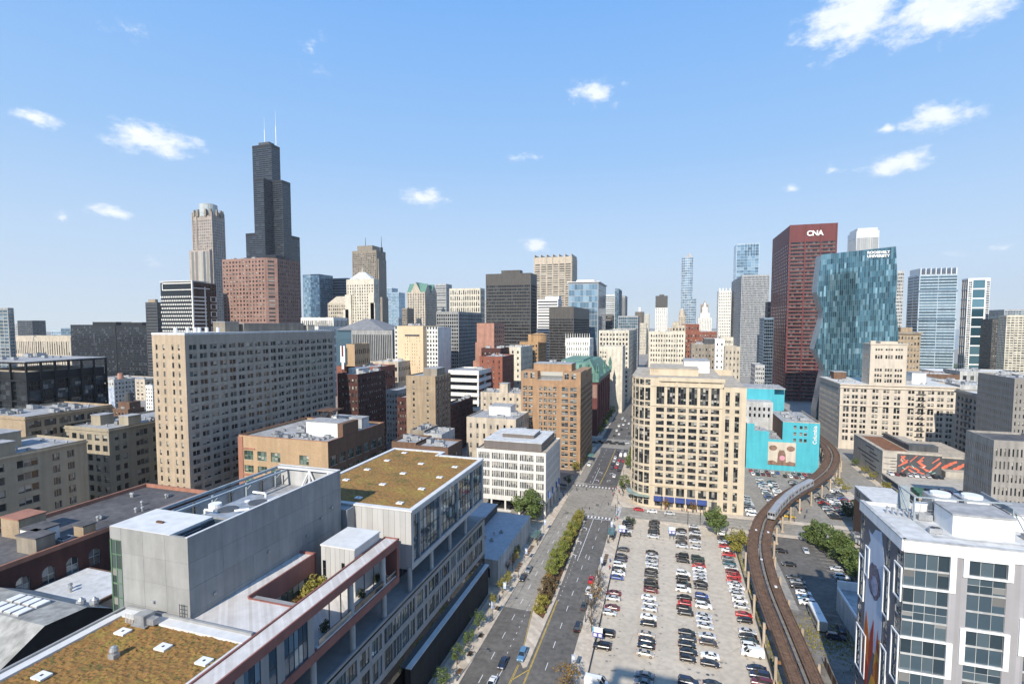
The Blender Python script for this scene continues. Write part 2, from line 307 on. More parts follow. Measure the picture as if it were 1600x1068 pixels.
def unit_mesh(k):
    if k in UNIT: return UNIT[k]
    b = MB(); r = random.Random(k)
    if k % 4 == 0:
        b.box(-1.2, 1.2, -.9, .9, .15, 1.5); b.box(-1.1, 1.1, -.8, .8, 0, .15, 1); b.cyl(-.5, 0, 1.5, 1.65, .45, n=8, m=1); b.cyl(.55, 0, 1.5, 1.65, .45, n=8, m=1)
    elif k % 4 == 1:
        b.cyl(0, 0, 0, 1.0, .3, n=8); b.cyl(0, 0, 1.0, 1.35, .5, .42, n=8); b.cyl(0, 0, 1.35, 1.5, .3, .1, n=8)
    elif k % 4 == 2:
        b.box(-2.2, 2.2, -1.1, 1.1, .2, 2.1); b.box(2.2, 3.4, -.5, .5, .3, 1.2); b.box(-2.1, 2.1, -1, 1, 0, .2, 1); b.box(-1.6, -.2, -.8, .8, 2.1, 2.3, 1)
    else:
        b.box(-.6, .6, -.45, .45, .1, .95); b.cyl(0, 0, .95, 1.05, .36, n=8, m=1); b.box(-.5, .5, -.35, .35, 0, .1, 1)
    UNIT[k] = b.mesh('rooftop_unit', [M_MECH, M_DGREY]); return UNIT[k]
def clutter(root, x0, x1, y0, y1, z, n, seed=1, kinds=(0, 1, 2, 3)):
    r = random.Random(seed)
    for i in range(n):
        k = r.choice(kinds); nm = ('air_handler', 'roof_vent', 'air_handler', 'condenser_unit')[k % 4]
        put(nm, unit_mesh(k), root, (r.uniform(x0 + 1.5, x1 - 1.5), r.uniform(y0 + 1.5, y1 - 1.5), z), r.choice((0, pi / 2, 0, pi)))
def pent_part(root, x0, x1, y0, y1, z0, z1, m, rm=None, name='penthouse'):
    b = MB(); b.box(x0, x1, y0, y1, z0, z1); b.box(x0 - .2, x1 + .2, y0 - .2, y1 + .2, z1, z1 + .3, 1); return b.build(name, [m, rm or M_RG], root)
def shell(root, w, d, z, wm, rm, S=None, E=None, Wf=None, Nf=None, gm=None, rec=.3, z0=0, par=.9, indiv='', nxny=(2, 1), fm=None, hollow=0, extra=None, wname='wall', gE=None, cap=None):
    """box building 0..w, 0..d, 0..z under root. S/E/Wf/Nf = (cols, rows) per face or None. indiv: faces whose windows are separate parts"""
    b = MB(); g = MB(); gm = gm or G_DARK; H = z + par - z0
    fc = {'S': ((0, 0, z0), 0, w, S), 'E': ((w, 0, z0), pi / 2, d, E), 'N': ((w, d, z0), pi, w, Nf), 'W': ((0, d, z0), -pi / 2, d, Wf)}
    for k, (o, a, L, sp) in fc.items():
        cols, rows = sp if sp else ([], [])
        ops = facade(b, o, a, L, H, cols, rows, rec)
        if ops:
            if k in indiv: windows(root, o, a, ops, rec, nxny[0], nxny[1], fm, gm)
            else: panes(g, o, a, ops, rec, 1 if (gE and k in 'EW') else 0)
    t = .35; zt = z + par
    for (p, q_) in (((0, 0), (w, 0)), ((w, 0), (w, d)), ((w, d), (0, d)), ((0, d), (0, 0))):
        def ins(c): return (t if c[0] == 0 else w - t, t if c[1] == 0 else d - t)
        pi_, qi = ins(p), ins(q_)
        b.q((*p, zt), (*q_, zt), (*qi, zt), (*pi_, zt), m=1); b.q((*qi, z), (*pi_, z), (*pi_, zt), (*qi, zt))
    b.build(wname, [wm, cap or wm], root)
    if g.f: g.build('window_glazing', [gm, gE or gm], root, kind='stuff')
    r = MB(); r.q((t, t, z), (w - t, t, z), (w - t, d - t, z), (t, d - t, z)); r.build('roof', rm, root)

# ================================================================ GROUND, ROADS, MARKINGS
M_GROUND = mat('city_ground', (.31, .29, .26), var=.2, scale=.03)
M_ASPH = mat('asphalt_worn', (.30, .275, .235), var=.16, scale=.09, bump=.2, bscale=2); M_ASPHD = mat('asphalt_dark', (.11, .105, .105), var=.2, scale=.12, bump=.2, bscale=2)
M_ASPHM = mat('asphalt_mid', (.145, .135, .122), var=.2, scale=.1, streak=1)
M_WALK = mat('sidewalk_concrete', (.60, .52, .42), var=.12, scale=.3, brick=(1.6, 1.6, .03, .72)); M_LOT = mat('parking_lot_pavement', (.505, .44, .35), var=.10, scale=.06, bump=.15)
M_KERB = mat('kerb_stone', (.42, .4, .36)); M_DIRT = mat('bare_dirt', (.20, .185, .165), var=.4, scale=.15, bump=.6, bscale=1.5); M_SOIL = mat('planter_soil', (.13, .075, .04), var=.3, scale=2)
def sheet(name, polys, z, m, kind='structure'):
    b = MB()
    for p in polys: b.q(*[(x, y, z) for (x, y) in p])
    return structure(name, b, m, kind)
def rect(x0, x1, y0, y1): return [(x0, y0), (x1, y0), (x1, y1), (x0, y1)]
sheet('ground', [rect(-6000, 6000, -1500, 9000)], 0, M_GROUND)
sheet('state_road', [rect(-46, -22, -60, 1500)], .004, M_ASPHM)
sheet('harrison_road', [rect(-46.0, -22, 222.6, 261.5), rect(-22, 330, 225.2, 238), rect(-420, -46, 250, 283)], .008, M_ASPH)
sheet('congress_road', [rect(-500, 330, 350, 378)], .0095, M_ASPH)
sheet('cross_street', [rect(-700, 330, 508, 526), rect(-900, 330, 660, 676)], .0085, M_ASPHM)
sheet('wabash_road', [rect(89, 105.3, -60, 1300)], .0065, M_ASPH)
sheet('dearborn_road', [rect(-189, -177, 100, 1300)], .0062, M_ASPHM); sheet('plymouth_road', [rect(-129, -119, 150, 350)], .0063, M_ASPH)
sheet('old_asphalt_patch', [rect(-45.8, -37.6, 142, 222.4), [(-36, 264), (-46, 264), (-46, 350), (-43.5, 350), (-41.5, 330), (-42, 268)]], .012, M_ASPH)
sheet('dark_asphalt_patch', [rect(-41.9, -24.5, 268.5, 349)], .014, M_ASPHD)
sheet('parking_lot', [rect(-17.2, 25.2, 40, 222.0)], .012, M_LOT)
sheet('track_side_lot', [rect(38.5, 60, 166, 222.5)], .012, M_ASPHM)
sheet('north_lot', [rect(33.2, 88, 241.5, 322)], .011, M_ASPH)
sheet('vacant_ground', [rect(25.6, 88, 40, 165.8)], .010, M_DIRT)
def kerbed(name, poly, h=.13):
    b = MB(); b.prism(poly, -.02, h); return structure(name, b, M_WALK)
kerbed('pavement_west', rect(-57.5, -46, 40, 249.5)); kerbed('pavement_west_north', rect(-60, -46, 283.3, 349.5)); kerbed('pavement_east', rect(-22, -17.4, 40, 222.2))
kerbed('pavement_lot_edge', rect(-17.4, 88, 222.2, 225)); kerbed('pavement_dormitory', rect(-24.5, 33, 238.2, 349.5)); kerbed('pavement_west_far', rect(-60, -46, 378.5, 507)); kerbed('pavement_east_far', rect(-22, -12, 378.5, 507))
kerbed('pavement_wabash_east', rect(105.5, 108.9, 100, 349)); kerbed('pavement_harrison_north', rect(33, 88, 238.2, 241.4))
kerbed('pavement_wabash_west', rect(84.5, 88.9, 241.5, 349))
med = [(-33.0, 117), (-32.2, 118), (-31.9, 150), (-33.0, 216), (-37.6, 216), (-38.4, 165), (-37.0, 142), (-34.2, 119)]
b = MB(); b.prism(med, -.02, .16); structure('median_strip', b, M_WALK)
b = MB(); b.prism([(-33.2, 139), (-32.9, 150), (-33.6, 214), (-37.0, 214), (-37.7, 165), (-36.4, 141.5)], .1, .24); structure('median_bed', b, M_SOIL)
# painted lines: each sheet a few millimetres above the asphalt
wl = MB(); yl = MB()
def line(mb, x0, y0, x1, y1, w=.14, z=.02):
    d = Vector((x1 - x0, y1 - y0)).normalized(); n = Vector((-d.y, d.x)) * w / 2
    mb.q((x0 + n.x, y0 + n.y, z), (x0 - n.x, y0 - n.y, z), (x1 - n.x, y1 - n.y, z), (x1 + n.x, y1 + n.y, z))
def dash(mb, x, y0, y1, on=3, off=6.5, w=.15, z=.02, x2=None):
    y = y0
    while y < y1:
        t = (y - y0) / (y1 - y0); xx = x + ((x2 - x) * t if x2 is not None else 0); line(mb, xx, y, xx, min(y + on, y1), w, z); y += on + off
dash(wl, -41.7, 100, 221, 3, 6); dash(wl, -27.6, 100, 190, 3, 6); dash(wl, -38.2, 104, 147, .7, 2.2, .14, .02, -38.9); dash(wl, -31.0, 150, 190, .7, 2.2, .14)
line(wl, -30.0, 178, -30.0, 219, .18); line(wl, -33, 219.6, -22.4, 219.6, .35); dash(wl, -26.3, 180, 219, 3, 6)
line(wl, -38.4, 104, -37.6, 116, .16)
for s in (0, .3):
    line(yl, -31.5 + s * .8, 100, -31.45 + s * .8, 150, .12); line(yl, -34.9 + s, 100, -34.6 + s, 118, .12)
line(yl, -37.4, 142, -38.7, 165, .14); line(yl, -34.4, 119, -37.3, 142, .14)
line(yl, -34.6, 112, -31.5, 117, .25); line(yl, -34.8, 104, -31.5, 109, .25)
line(yl, -33.6, 268, -33.0, 295, .25); line(yl, -33.0, 295, -33.2, 348, .25)
line(wl, -37.4, 268, -37.6, 300, .2); line(wl, -46, 267.6, -33.6, 267.6, .35)
for i in range(13): x = -45.4 + i * 1.7; wl.q((x, 262.2, .02), (x + .75, 262.2, .02), (x + .75, 264.6, .02), (x, 264.6, .02))
for i in range(7): x = -33 + i * 1.55; wl.q((x, 220.4, .02), (x + .75, 220.4, .02), (x + .75, 222.5, .02), (x, 222.5, .02))
for i in range(9): y = 225.8 + i * 1.4; wl.q((-21.6, y, .02), (-19.4, y, .02), (-19.4, y + .7, .02), (-21.6, y + .7, .02))
def arrow(x, y, k=1):
    wl.q((x - .12, y - 2, .021), (x + .12, y - 2, .021), (x + .12, y + .2, .021), (x - .12, y + .2, .021)); wl.q((x - .12, y, .022), (x - .12, y + .5, .022), (x - 1.3 * k, y + .9, .022), (x - 1.3 * k, y + .5, .022)); wl.q((x - 1.1 * k, y + .1, .023), (x - 1.1 * k, y + 1.3, .023), (x - 2.0 * k, y + .7, .023))
arrow(-31.2, 194); arrow(-31.2, 208); arrow(-35, 290); arrow(-35, 275); arrow(-30.5, 276, -1); arrow(-30.5, 290, -1); arrow(-31.2, 182)
dash(wl, -38.9, 270, 348, 3, 6); dash(wl, -27.8, 300, 348, 3, 6); dash(wl, -38, 380, 700, 3, 7); dash(wl, -29, 380, 700, 3, 7)
for x in range(-10, 84, 6): line(wl, x, 231.6, x + 2.6, 231.6, .13)
line(wl, -17, 228.2, 86, 228.2, .12); line(wl, -14, 235.2, 33, 235.2, .12)
for y in range(172, 222, 3): line(wl, 53.5, y, 58.5, y, .1)
wl.build('road_marking_white', M_WPAINT, kind='structure'); yl.build('road_marking_yellow', M_YPAINT, kind='structure')
def only_letters():
    c = bpy.data.curves.new('t', 'FONT'); c.body = 'ONLY'; c.size = 2.6; c.align_x = 'CENTER'
    o = bpy.data.objects.new('t', c); me = bpy.data.meshes.new_from_object(o); bpy.data.objects.remove(o); me.materials.append(M_WPAINT)
    p = put('road_lettering', me, None, (-36.7, 102.5, .022)); p.scale = (.75, 2.2, 1); p['kind'] = 'structure'
only_letters()
def text_mesh(body, size, m, depth=.15, bold=.0, spacing=1.0):
    c = bpy.data.curves.new('t', 'FONT'); c.body = body; c.size = size; c.extrude = depth / 2; c.offset = bold; c.space_character = spacing
    o = bpy.data.objects.new('t', c); me = bpy.data.meshes.new_from_object(o); bpy.data.objects.remove(o); me.materials.append(m); return me
# tar seams, patches, manholes and oil stains
tar = MB(); rr = random.Random(31)
for (x, y0, y1) in ((-43.9, 100, 220), (-39.8, 96, 142), (-29.6, 96, 218), (-25.2, 110, 215), (-35.2, 268, 345), (-40, 262, 340), (-36, 225, 262), (-29, 224, 262)):
    y = y0; xx = x
    while y < y1:
        L_ = rr.uniform(4, 11); nx_ = xx + rr.uniform(-.25, .25); line(tar, xx, y, nx_, y + L_, rr.uniform(.06, .16), .0175); xx = nx_; y += L_ * rr.choice((1, 1, 1.6))
for i in range(26): x = rr.uniform(-45, -24); y = rr.uniform(96, 345); line(tar, x, y, x + rr.uniform(2, 5), y + rr.uniform(-.4, .4), .1, .0176)
for i in range(60): x = rr.uniform(-16, 24); y = rr.uniform(110, 220); a = rr.uniform(0, 3.14); L_ = rr.uniform(2, 8); line(tar, x, y, x + cos(a) * L_, y + sin(a) * L_, rr.uniform(.03, .07), .0165)
tar.build('tar_seams', M_ASPHD, kind='structure')
oil = MB()
for xs in (-13.4, -2.2, 7.2, 13.0, 22.2):
    y = 112
    while y < 219:
        for k in range(2): cx = xs + rr.uniform(-2.2, 2.2); cy = y + rr.uniform(-.5, .5); q_ = rr.uniform(.15, .5); oil.q(*[(cx + q_ * (1 + .3 * sin(j * 2.7)) * cos(j * pi / 5), cy + q_ * .8 * (1 + .3 * sin(j * 1.9)) * sin(j * pi / 5), .0162 + k * .0006) for j in range(10)])
        y += 2.75
oil.build('oil_stains', mat('oil_stained_pavement', (.27, .245, .215), var=.3, scale=1.5), kind='structure')
mh = MB()
for (x, y) in ((-43, 121), (-43.3, 160), (-26, 133), (-28.5, 157), (-26.5, 175), (-40, 196), (-33, 240), (-28, 250), (-36.5, 285), (10.5, 128), (-4, 158), (0, 232), (30, 229)): mh.cyl(x, y, .012, .026, .42, n=14)
mh.build('manhole_covers', M_DGREY if 'M_DGREY' in globals() else M_ASPHD, kind='structure')
pt_ = MB()
for i in range(16): x = rr.uniform(-45, -25); y = rr.uniform(98, 340); w_, h_ = rr.uniform(.8, 2.4), rr.uniform(1.5, 7); pt_.q((x, y, .0156 + i * .0001), (x + w_, y, .0156 + i * .0001), (x + w_, y + h_, .0156 + i * .0001), (x, y + h_, .0156 + i * .0001))
pt_.build('asphalt_repairs', M_ASPHM, kind='structure')
# the lake beyond the park
sheet('lake_water', [rect(900, 5900, -1400, 8900)], .02, mat('lake_water', (.05, .10, .14), rough=.15, var=.05))

# ================================================================ VEGETATION
def leafmat(name, a, b_):
    m = bpy.data.materials.new(name); MATS[name] = m; t, bs = nodes_of(m); N = t.nodes.new
    g = N('ShaderNodeNewGeometry'); n = N('ShaderNodeTexNoise'); n.inputs['Scale'].default_value = .8; t.links.new(g.outputs['Position'], n.inputs['Vector'])
    ad = N('ShaderNodeMath'); ad.operation = 'MULTIPLY_ADD'; t.links.new(g.outputs['Random Per Island'], ad.inputs[0]); ad.inputs[1].default_value = .5; t.links.new(n.outputs['Fac'], ad.inputs[2])
    mr_ = N('ShaderNodeMapRange'); mr_.inputs[1].default_value = .35; mr_.inputs[2].default_value = 1.05; t.links.new(ad.outputs[0], mr_.inputs[0])
    mx = N('ShaderNodeMix'); mx.data_type = 'RGBA'; t.links.new(mr_.outputs[0], mx.inputs[0]); mx.inputs[6].default_value = (*a, 1); mx.inputs[7].default_value = (*b_, 1)
    t.links.new(mx.outputs[2], bs.inputs['Base Color']); bs.inputs['Roughness'].default_value = .6
    tr = N('ShaderNodeBsdfTranslucent'); t.links.new(mx.outputs[2], tr.inputs['Color']); ms = N('ShaderNodeMixShader'); ms.inputs[0].default_value = .3
    t.links.new(bs.outputs[0], ms.inputs[1]); t.links.new(tr.outputs[0], ms.inputs[2]); t.links.new(ms.outputs[0], t.nodes['Material Output'].inputs['Surface']); return m
L_GREEN = leafmat('leaf_green', (.065, .105, .022), (.17, .22, .055)); L_YEL = leafmat('leaf_yellow_green', (.15, .155, .025), (.38, .32, .06)); L_ORG = leafmat('leaf_orange', (.16, .085, .02), (.34, .21, .05))
L_LIME = leafmat('leaf_lime', (.115, .145, .022), (.30, .31, .06)); L_DARK = leafmat('leaf_dark', (.025, .04, .016), (.07, .095, .03)); L_BRN = leafmat('leaf_brown', (.09, .06, .03), (.2, .14, .06)); M_BARK = mat('bark', (.10, .08, .065), var=.3, scale=3)
CROWN = {}
def crown_mesh(var, m, n, dens):
    k = (var, m.name, n)
    if k in CROWN: return CROWN[k]
    r = random.Random(var * 7 + 1); b = MB(); cl_ = []
    for i in range(26):          # clump centres in a lumpy unit crown (radius ~1, height ~2)
        while True:
            p = Vector((r.uniform(-1, 1), r.uniform(-1, 1), r.uniform(-.95, 1)))
            if .35 < p.length < .98: break
        if r.random() < .15: p *= 1.12
        cl_.append((p, r.uniform(.22, .42)))
    for i in range(n):
        c, rad = r.choice(cl_); d = Vector((r.gauss(0, 1), r.gauss(0, 1), r.gauss(0, 1))).normalized(); p = c + d * rad * r.uniform(.55, 1) ** .5
        nrm = (d * .8 + Vector((r.uniform(-1, 1), r.uniform(-1, 1), r.uniform(-.2, 1)))).normalized(); a = nrm.orthogonal().normalized(); c2 = nrm.cross(a); an = r.uniform(0, 6.28); a, c2 = a * cos(an) + c2 * sin(an), c2 * cos(an) - a * sin(an)
        s = dens * r.uniform(.6, 1.3); p.z = p.z + 1
        b.q(tuple(p - a * s), tuple(p - c2 * s * .55), tuple(p + a * s), tuple(p + c2 * s * .55))
    CROWN[k] = b.mesh('crown', m); return CROWN[k]
TRUNK = {}
def trunk_mesh(var, twiggy=False):
    k = (var, twiggy)
    if k in TRUNK: return TRUNK[k]
    r = random.Random(var + 50); b = MB(); b.tube((0, 0, -.05), (.02, 0, .9), .05, 7, r1=.035)
    for i in range(7 if not twiggy else 14):
        a = r.uniform(0, 6.28); z = r.uniform(.55, .95); L = r.uniform(.4, .8); p0 = Vector((.02, 0, z)); p1 = p0 + Vector((cos(a) * L * .7, sin(a) * L * .7, L)); b.tube(p0, p1, .022, 5, r1=.008)
        if twiggy:
            for j in range(6): q = p0.lerp(p1, r.uniform(.35, 1)); b.tube(q, q + Vector((r.uniform(-.35, .35), r.uniform(-.35, .35), r.uniform(.1, .45))), .009, 4, r1=.003)
    TRUNK[k] = b.mesh('trunk', M_BARK); return TRUNK[k]
def tree(x, y, h, rad, m, label, group=None, z=0, n=1500, dens=.1, var=None, cat='tree', name='street_tree', low=.38, bare=False):
    var = RND.randrange(4) if var is None else var
    t = thing(name, label, cat, (x, y, z), RND.uniform(0, 6.28), group)
    tr = put('trunk', trunk_mesh(var, bare), t); th = h * (low + .25); tr.scale = (th * 1.0, th * 1.0, th) if not bare else (h * .5, h * .5, h * .62)
    c = put('crown', crown_mesh(var, m, n, dens), t, (0, 0, h * low)); c.scale = (rad, rad, h * (1 - low) / 2); return t
def bush(x, y, h, rad, m, label, group, z=.13, n=500):
    t = thing('shrub', label, 'shrub', (x, y, z), RND.uniform(0, 6.28), group); c = put('foliage', crown_mesh(RND.randrange(4), m, n, .16), t, (0, 0, -.1)); c.scale = (rad, rad, h / 2)
    s = put('stem', trunk_mesh(0), t); s.scale = (h * .5,) * 3; return t
gM = 'trees along the planted median'
for i, (y, h, rd, m) in enumerate([(213, 5.6, 2.1, L_YEL), (208.5, 5.4, 2.1, L_YEL), (204, 5.2, 2.0, L_YEL), (199.5, 5.4, 2.2, L_LIME), (195, 5.6, 2.2, L_YEL), (190, 5.4, 2.2, L_LIME), (185, 5.6, 2.4, L_YEL), (180, 5.8, 2.5, L_LIME), (174.5, 6, 2.6, L_LIME), (169, 6.2, 2.7, L_LIME), (163.5, 5.8, 2.6, L_LIME)]):
    tree(-35.3 - (.4 if y < 200 else 0), y, h, rd, m, 'yellowing leafy tree in the planted median of the wide road' if m is L_YEL else 'green leafy tree in the planted median of the wide road', gM, .2, 2200, .085, low=.18)
for i, (x, y, h, rd, m) in enumerate([(-35.4, 156, 3.6, 2.4, L_BRN), (-35.2, 151, 3.4, 2.3, L_BRN), (-35.0, 146, 2.8, 2.0, L_YEL), (-34.9, 142, 2.2, 1.7, L_YEL), (-36.2, 159, 3, 1.8, L_ORG)]):
    bush(x, y, h, rd, m, ('tall russet bush' if m is L_BRN else 'orange leaved bush' if m is L_ORG else 'low yellow-green bush') + ' at the tip of the median planting', 'bushes at the median tip', .2, 900)
gL = 'young street trees beside the dark school wall'
for (x, y, h, rd) in [(-49.2, 128.5, 5.2, 1.9), (-49.2, 121, 4.4, 1.7), (-49.0, 113.5, 4.8, 1.9), (-49.3, 105, 4.6, 1.9), (-49.2, 141.5, 3.9, 1.4), (-48.9, 149, 4.6, 1.6), (-48.8, 154.5, 4.4, 1.6)]:
    tree(x, y, h, rd, L_GREEN if y < 130 else L_YEL, 'small pale-leaved street tree on the pavement beside the dark school wall' if y < 130 else 'thin yellow-green sapling on the pavement by the low grey roofed building', gL if y < 130 else 'saplings by the low grey roof', .13, 700, .11, low=.3)
tree(-51, 169, 6, 2.3, L_YEL, 'yellow-green street tree beyond the low grey roofed building', None, .13, 1200, .1, low=.25); tree(-52, 175, 5, 2, L_GREEN, 'green street tree by the planter beyond the low grey roof', None, .13, 1000, .1, low=.25)
for (x, y) in ((-50.5, 160), (-50.3, 165)): tree(x, y, 5.5, 2.2, L_BRN, 'bare brown branched tree beside the low grey roofed building', 'bare trees by the low roof', .13, 60, .08, bare=True)
tree(-56.0, 207.2, 13.0, 6.2, L_GREEN, 'large broad green tree in front of the white concrete office block', None, .1, 4200, .075, low=.22)
tree(-75, 205, 6, 2.6, L_ORG, 'orange autumn tree at the foot of the white concrete office', None, .1, 1000, .1, low=.2)
for (x, y, m) in ((-72, 200, L_BRN), (-69, 197.5, L_DARK), (-66, 195, L_BRN), (-62, 193, L_YEL)): bush(x, y, 2.6, 2.2, m, 'russet shrub at the foot of the white concrete office' if m is L_BRN else 'dark green shrub at the foot of the white concrete office' if m is L_DARK else 'yellowish shrub at the foot of the white concrete office', 'shrubs by the white office')
gA = 'autumn trees between the road and the parking lot'
for (x, y, h, rd, m, bare, n) in [(-20.2, 151, 6, 2.6, L_ORG, False, 420), (-19.8, 157, 5.5, 2.4, L_BRN, True, 160), (-20.4, 163, 5, 2.2, L_BRN, True, 120), (-20.0, 144, 5.6, 2.5, L_BRN, True, 120), (-21, 113, 6, 2.8, L_ORG, False, 500), (-19.6, 110, 5.4, 2.4, L_BRN, True, 120), (-19, 137, 5, 2.2, L_BRN, True, 80)]:
    tree(x, y, h, rd, m, 'nearly bare brown street tree beside the parking lot fence' if bare else 'sparse orange autumn tree beside the parking lot fence', gA, .13, n, .1, bare=bare, low=.3)
tree(19.8, 217, 11, 4.8, L_GREEN, 'big green tree at the corner of the parking lot by the cross street', None, 0, 3200, .08, low=.25); tree(25.6, 199, 9.5, 3.4, L_YEL, 'olive green tree between the parked cars and the elevated track', None, 0, 2200, .085, low=.2)
for (x, y) in ((24.5, 206), (23.2, 212)): bush(x, y, 3.2, 1.8, L_GREEN, 'low green shrub by the lot corner next to the elevated track', 'shrubs by the lot corner', 0)
tree(-14.5, 218.8, 2.6, 2.4, L_DARK, 'low dark green bushy tree at the corner of the parking lot by the pavement', None, .02, 700, .12, low=.05)
gR = 'row of dense green trees beside the small lot'
for (x, y, h, rd) in [(54.5, 219, 9, 4.6), (58.5, 213.5, 9.5, 4.6), (60, 206.5, 9.5, 4.6), (61.5, 200, 9, 4.4), (62.5, 193.5, 9, 4.4), (63.5, 187, 8.8, 4.3), (64, 180.5, 8.2, 4.2), (65, 175.5, 7.6, 3.6)]: tree(x, y, h, rd, L_GREEN, 'dense round green tree in the row beside the small dark lot', gR, 0, 3000, .08, low=.1)
tree(77.5, 251, 8.5, 4.4, L_DARK, 'dark green tree standing in the lot beside the brick building', None, 0, 2400, .085, low=.2)
for (x, y, m) in ((46, 246, L_YEL), (86, 300, L_YEL), (86.5, 290, L_YEL), (107.2, 318, L_YEL), (107.2, 330, L_YEL), (107.2, 346, L_GREEN), (107.2, 300, L_YEL), (107.2, 285, L_YEL)):
    tree(x, y, 5, 2.1, m, 'small yellowing tree on the far avenue pavement by the garage' if x > 100 and m is L_YEL else 'small green tree on the avenue pavement by the garage' if x > 100 else 'small yellowing tree at the edge of the lot under the elevated track', 'small avenue trees', .1, 600, .12, low=.3)
gS = 'street trees along the far part of the road'
for (x, y, h, rd, m) in [(-49.5, 262, 5, 2.2, L_DARK), (-49.5, 286, 6, 2.4, L_YEL), (-49.2, 294, 6, 2.4, L_GREEN), (-49.3, 303, 6, 2.3, L_YEL), (-49.3, 318, 6, 2.3, L_GREEN), (-49.3, 332, 6, 2.3, L_YEL), (-49, 392, 7, 2.8, L_YEL), (-49, 405, 7, 2.8, L_GREEN), (-49, 420, 8, 3, L_GREEN), (-49, 436, 8, 3, L_GREEN), (-49, 455, 8, 3, L_GREEN), (-48.5, 472, 9, 3.3, L_GREEN), (-48.5, 530, 11, 4, L_YEL), (-48.5, 540, 11, 4, L_GREEN)]:
    tree(x, y, h, rd, m, 'green street tree on the west pavement farther along the road' if m is not L_YEL else 'yellowing street tree on the west pavement farther along the road', gS, .13, 900, .11, low=.25)
for (x, y, h, rd) in [(-20.4, 262, 7.5, 3.0), (-20.2, 300, 8, 2.6), (-20.2, 308, 8, 2.6), (-20.2, 316, 8, 2.6), (-20, 325, 8, 2.6), (-20, 470, 9, 3)]:
    tree(x, y, h, rd, L_GREEN, 'green street tree on the pavement beside the cream dormitory tower', 'trees beside the dormitory', .13, 1300, .1, low=.2)
for x in (0, 12): tree(x, 239.6, 5, 1.6, L_ORG, 'thin orange street tree in front of the blue shop awnings', 'trees by the awnings', .13, 500, .12, low=.3)
# weeds along the track-side fence and rough ground
wd = MB(); rr = random.Random(3)
for i in range(2600):
    t_ = rr.random()
    x, y = (rr.uniform(25.4, 27.2), rr.uniform(100, 215)) if t_ < .4 else (rr.uniform(36, 60), rr.gauss(152, 5))
    h = rr.uniform(.2, .7); a = rr.uniform(0, 6.28); wd.q((x - cos(a) * .2, y - sin(a) * .2, 0), (x + cos(a) * .2, y + sin(a) * .2, 0), (x + rr.uniform(-.2, .2), y + rr.uniform(-.2, .2), h))
o = wd.build('weeds', L_YEL, kind='stuff'); tag(o, 'straggly weeds along the track fence and on the vacant ground', 'weeds')
# park trees far off by the lake
pk = MB(); rr = random.Random(9)
for i in range(260):
    x = rr.uniform(300, 640); y = rr.uniform(480, 900); s = rr.uniform(3, 5)
    for j in range(26):
        p = Vector((rr.gauss(0, 1), rr.gauss(0, 1), rr.gauss(0, .7))) * s * .55 + Vector((x, y, s * 1.3)); a = Vector((rr.uniform(-1, 1), rr.uniform(-1, 1), rr.uniform(-1, 1))).normalized(); c2 = a.orthogonal(); k = s * .45
        pk.q(tuple(p - a * k), tuple(p - c2 * k), tuple(p + a * k), tuple(p + c2 * k))
o = pk.build('park_trees', leafmat('leaf_park', (.06, .075, .02), (.22, .16, .04)), kind='stuff'); tag(o, 'far belt of green and orange park trees by the lake', 'trees')
sheet('park_lawn', [rect(230, 880, 400, 1300)], .012, mat('park_grass', (.10, .12, .05), var=.35, scale=.02))

# ================================================================ SCHOOL WITH GREEN ROOFS (left foreground)
def shift(mb, X0, Y0): mb.v = [(v[0] - X0, v[1] - Y0, v[2]) for v in mb.v]; return mb
M_PANEL = mat('grey_cement_panel', (.295, .295, .285), var=.10, scale=.5, streak=.6); M_PANEL2 = mat('grey_cement_panel_dark', (.275, .275, .265), var=.10, scale=.5, streak=.6)
M_REDMET = mat('red_brown_cladding', (.27, .115, .095), var=.1, rough=.6); M_PAVER = mat('pale_roof_pavers', (.60, .575, .55), var=.06, brick=(.6, .6, .015, .8)); M_GMET = mat('grey_metal_cladding', (.30, .30, .295), var=.08, rough=.55)
M_SEAM = mat('pale_metal_cladding', (.46, .455, .44), var=.06, rough=.5); M_BLKBRICK = mat('black_brick', (.028, .028, .03), var=.25, brick=(.5, .17, .015, 1.6)); M_NAVY = mat('navy_soffit', (.035, .04, .055), rough=.5)
M_WCAP = mat('white_coping', (.60, .60, .59), var=.06); M_STEELB = mat('bluish_steel', (.30, .345, .37), rough=.5, var=.12, scale=1); M_BLUEST = mat('louvre_blue', (.05, .075, .10), rough=.6)
G_SCH = glass('school_glass', (.10, .115, .115), (.36, .42, .44), .5, .05, .25, .05, wscale=.4); G_SCHB = glass('school_glass_blue', (.07, .12, .17), (.28, .37, .43), .45, .05, .35, .05)
SX, SY = -70.0, 95.0
sch = thing('school_building', 'grey and red modern school block with green planted roofs and a concrete tower', 'building', (SX, SY, 0))
so = lambda x, y, z: (x - SX, y - SY, z)
def sb(name, m, fn, label=None, kind=None):
    b = MB(); fn(b); return shift(b, SX, SY).build(name, m, sch, label=label, kind=kind)
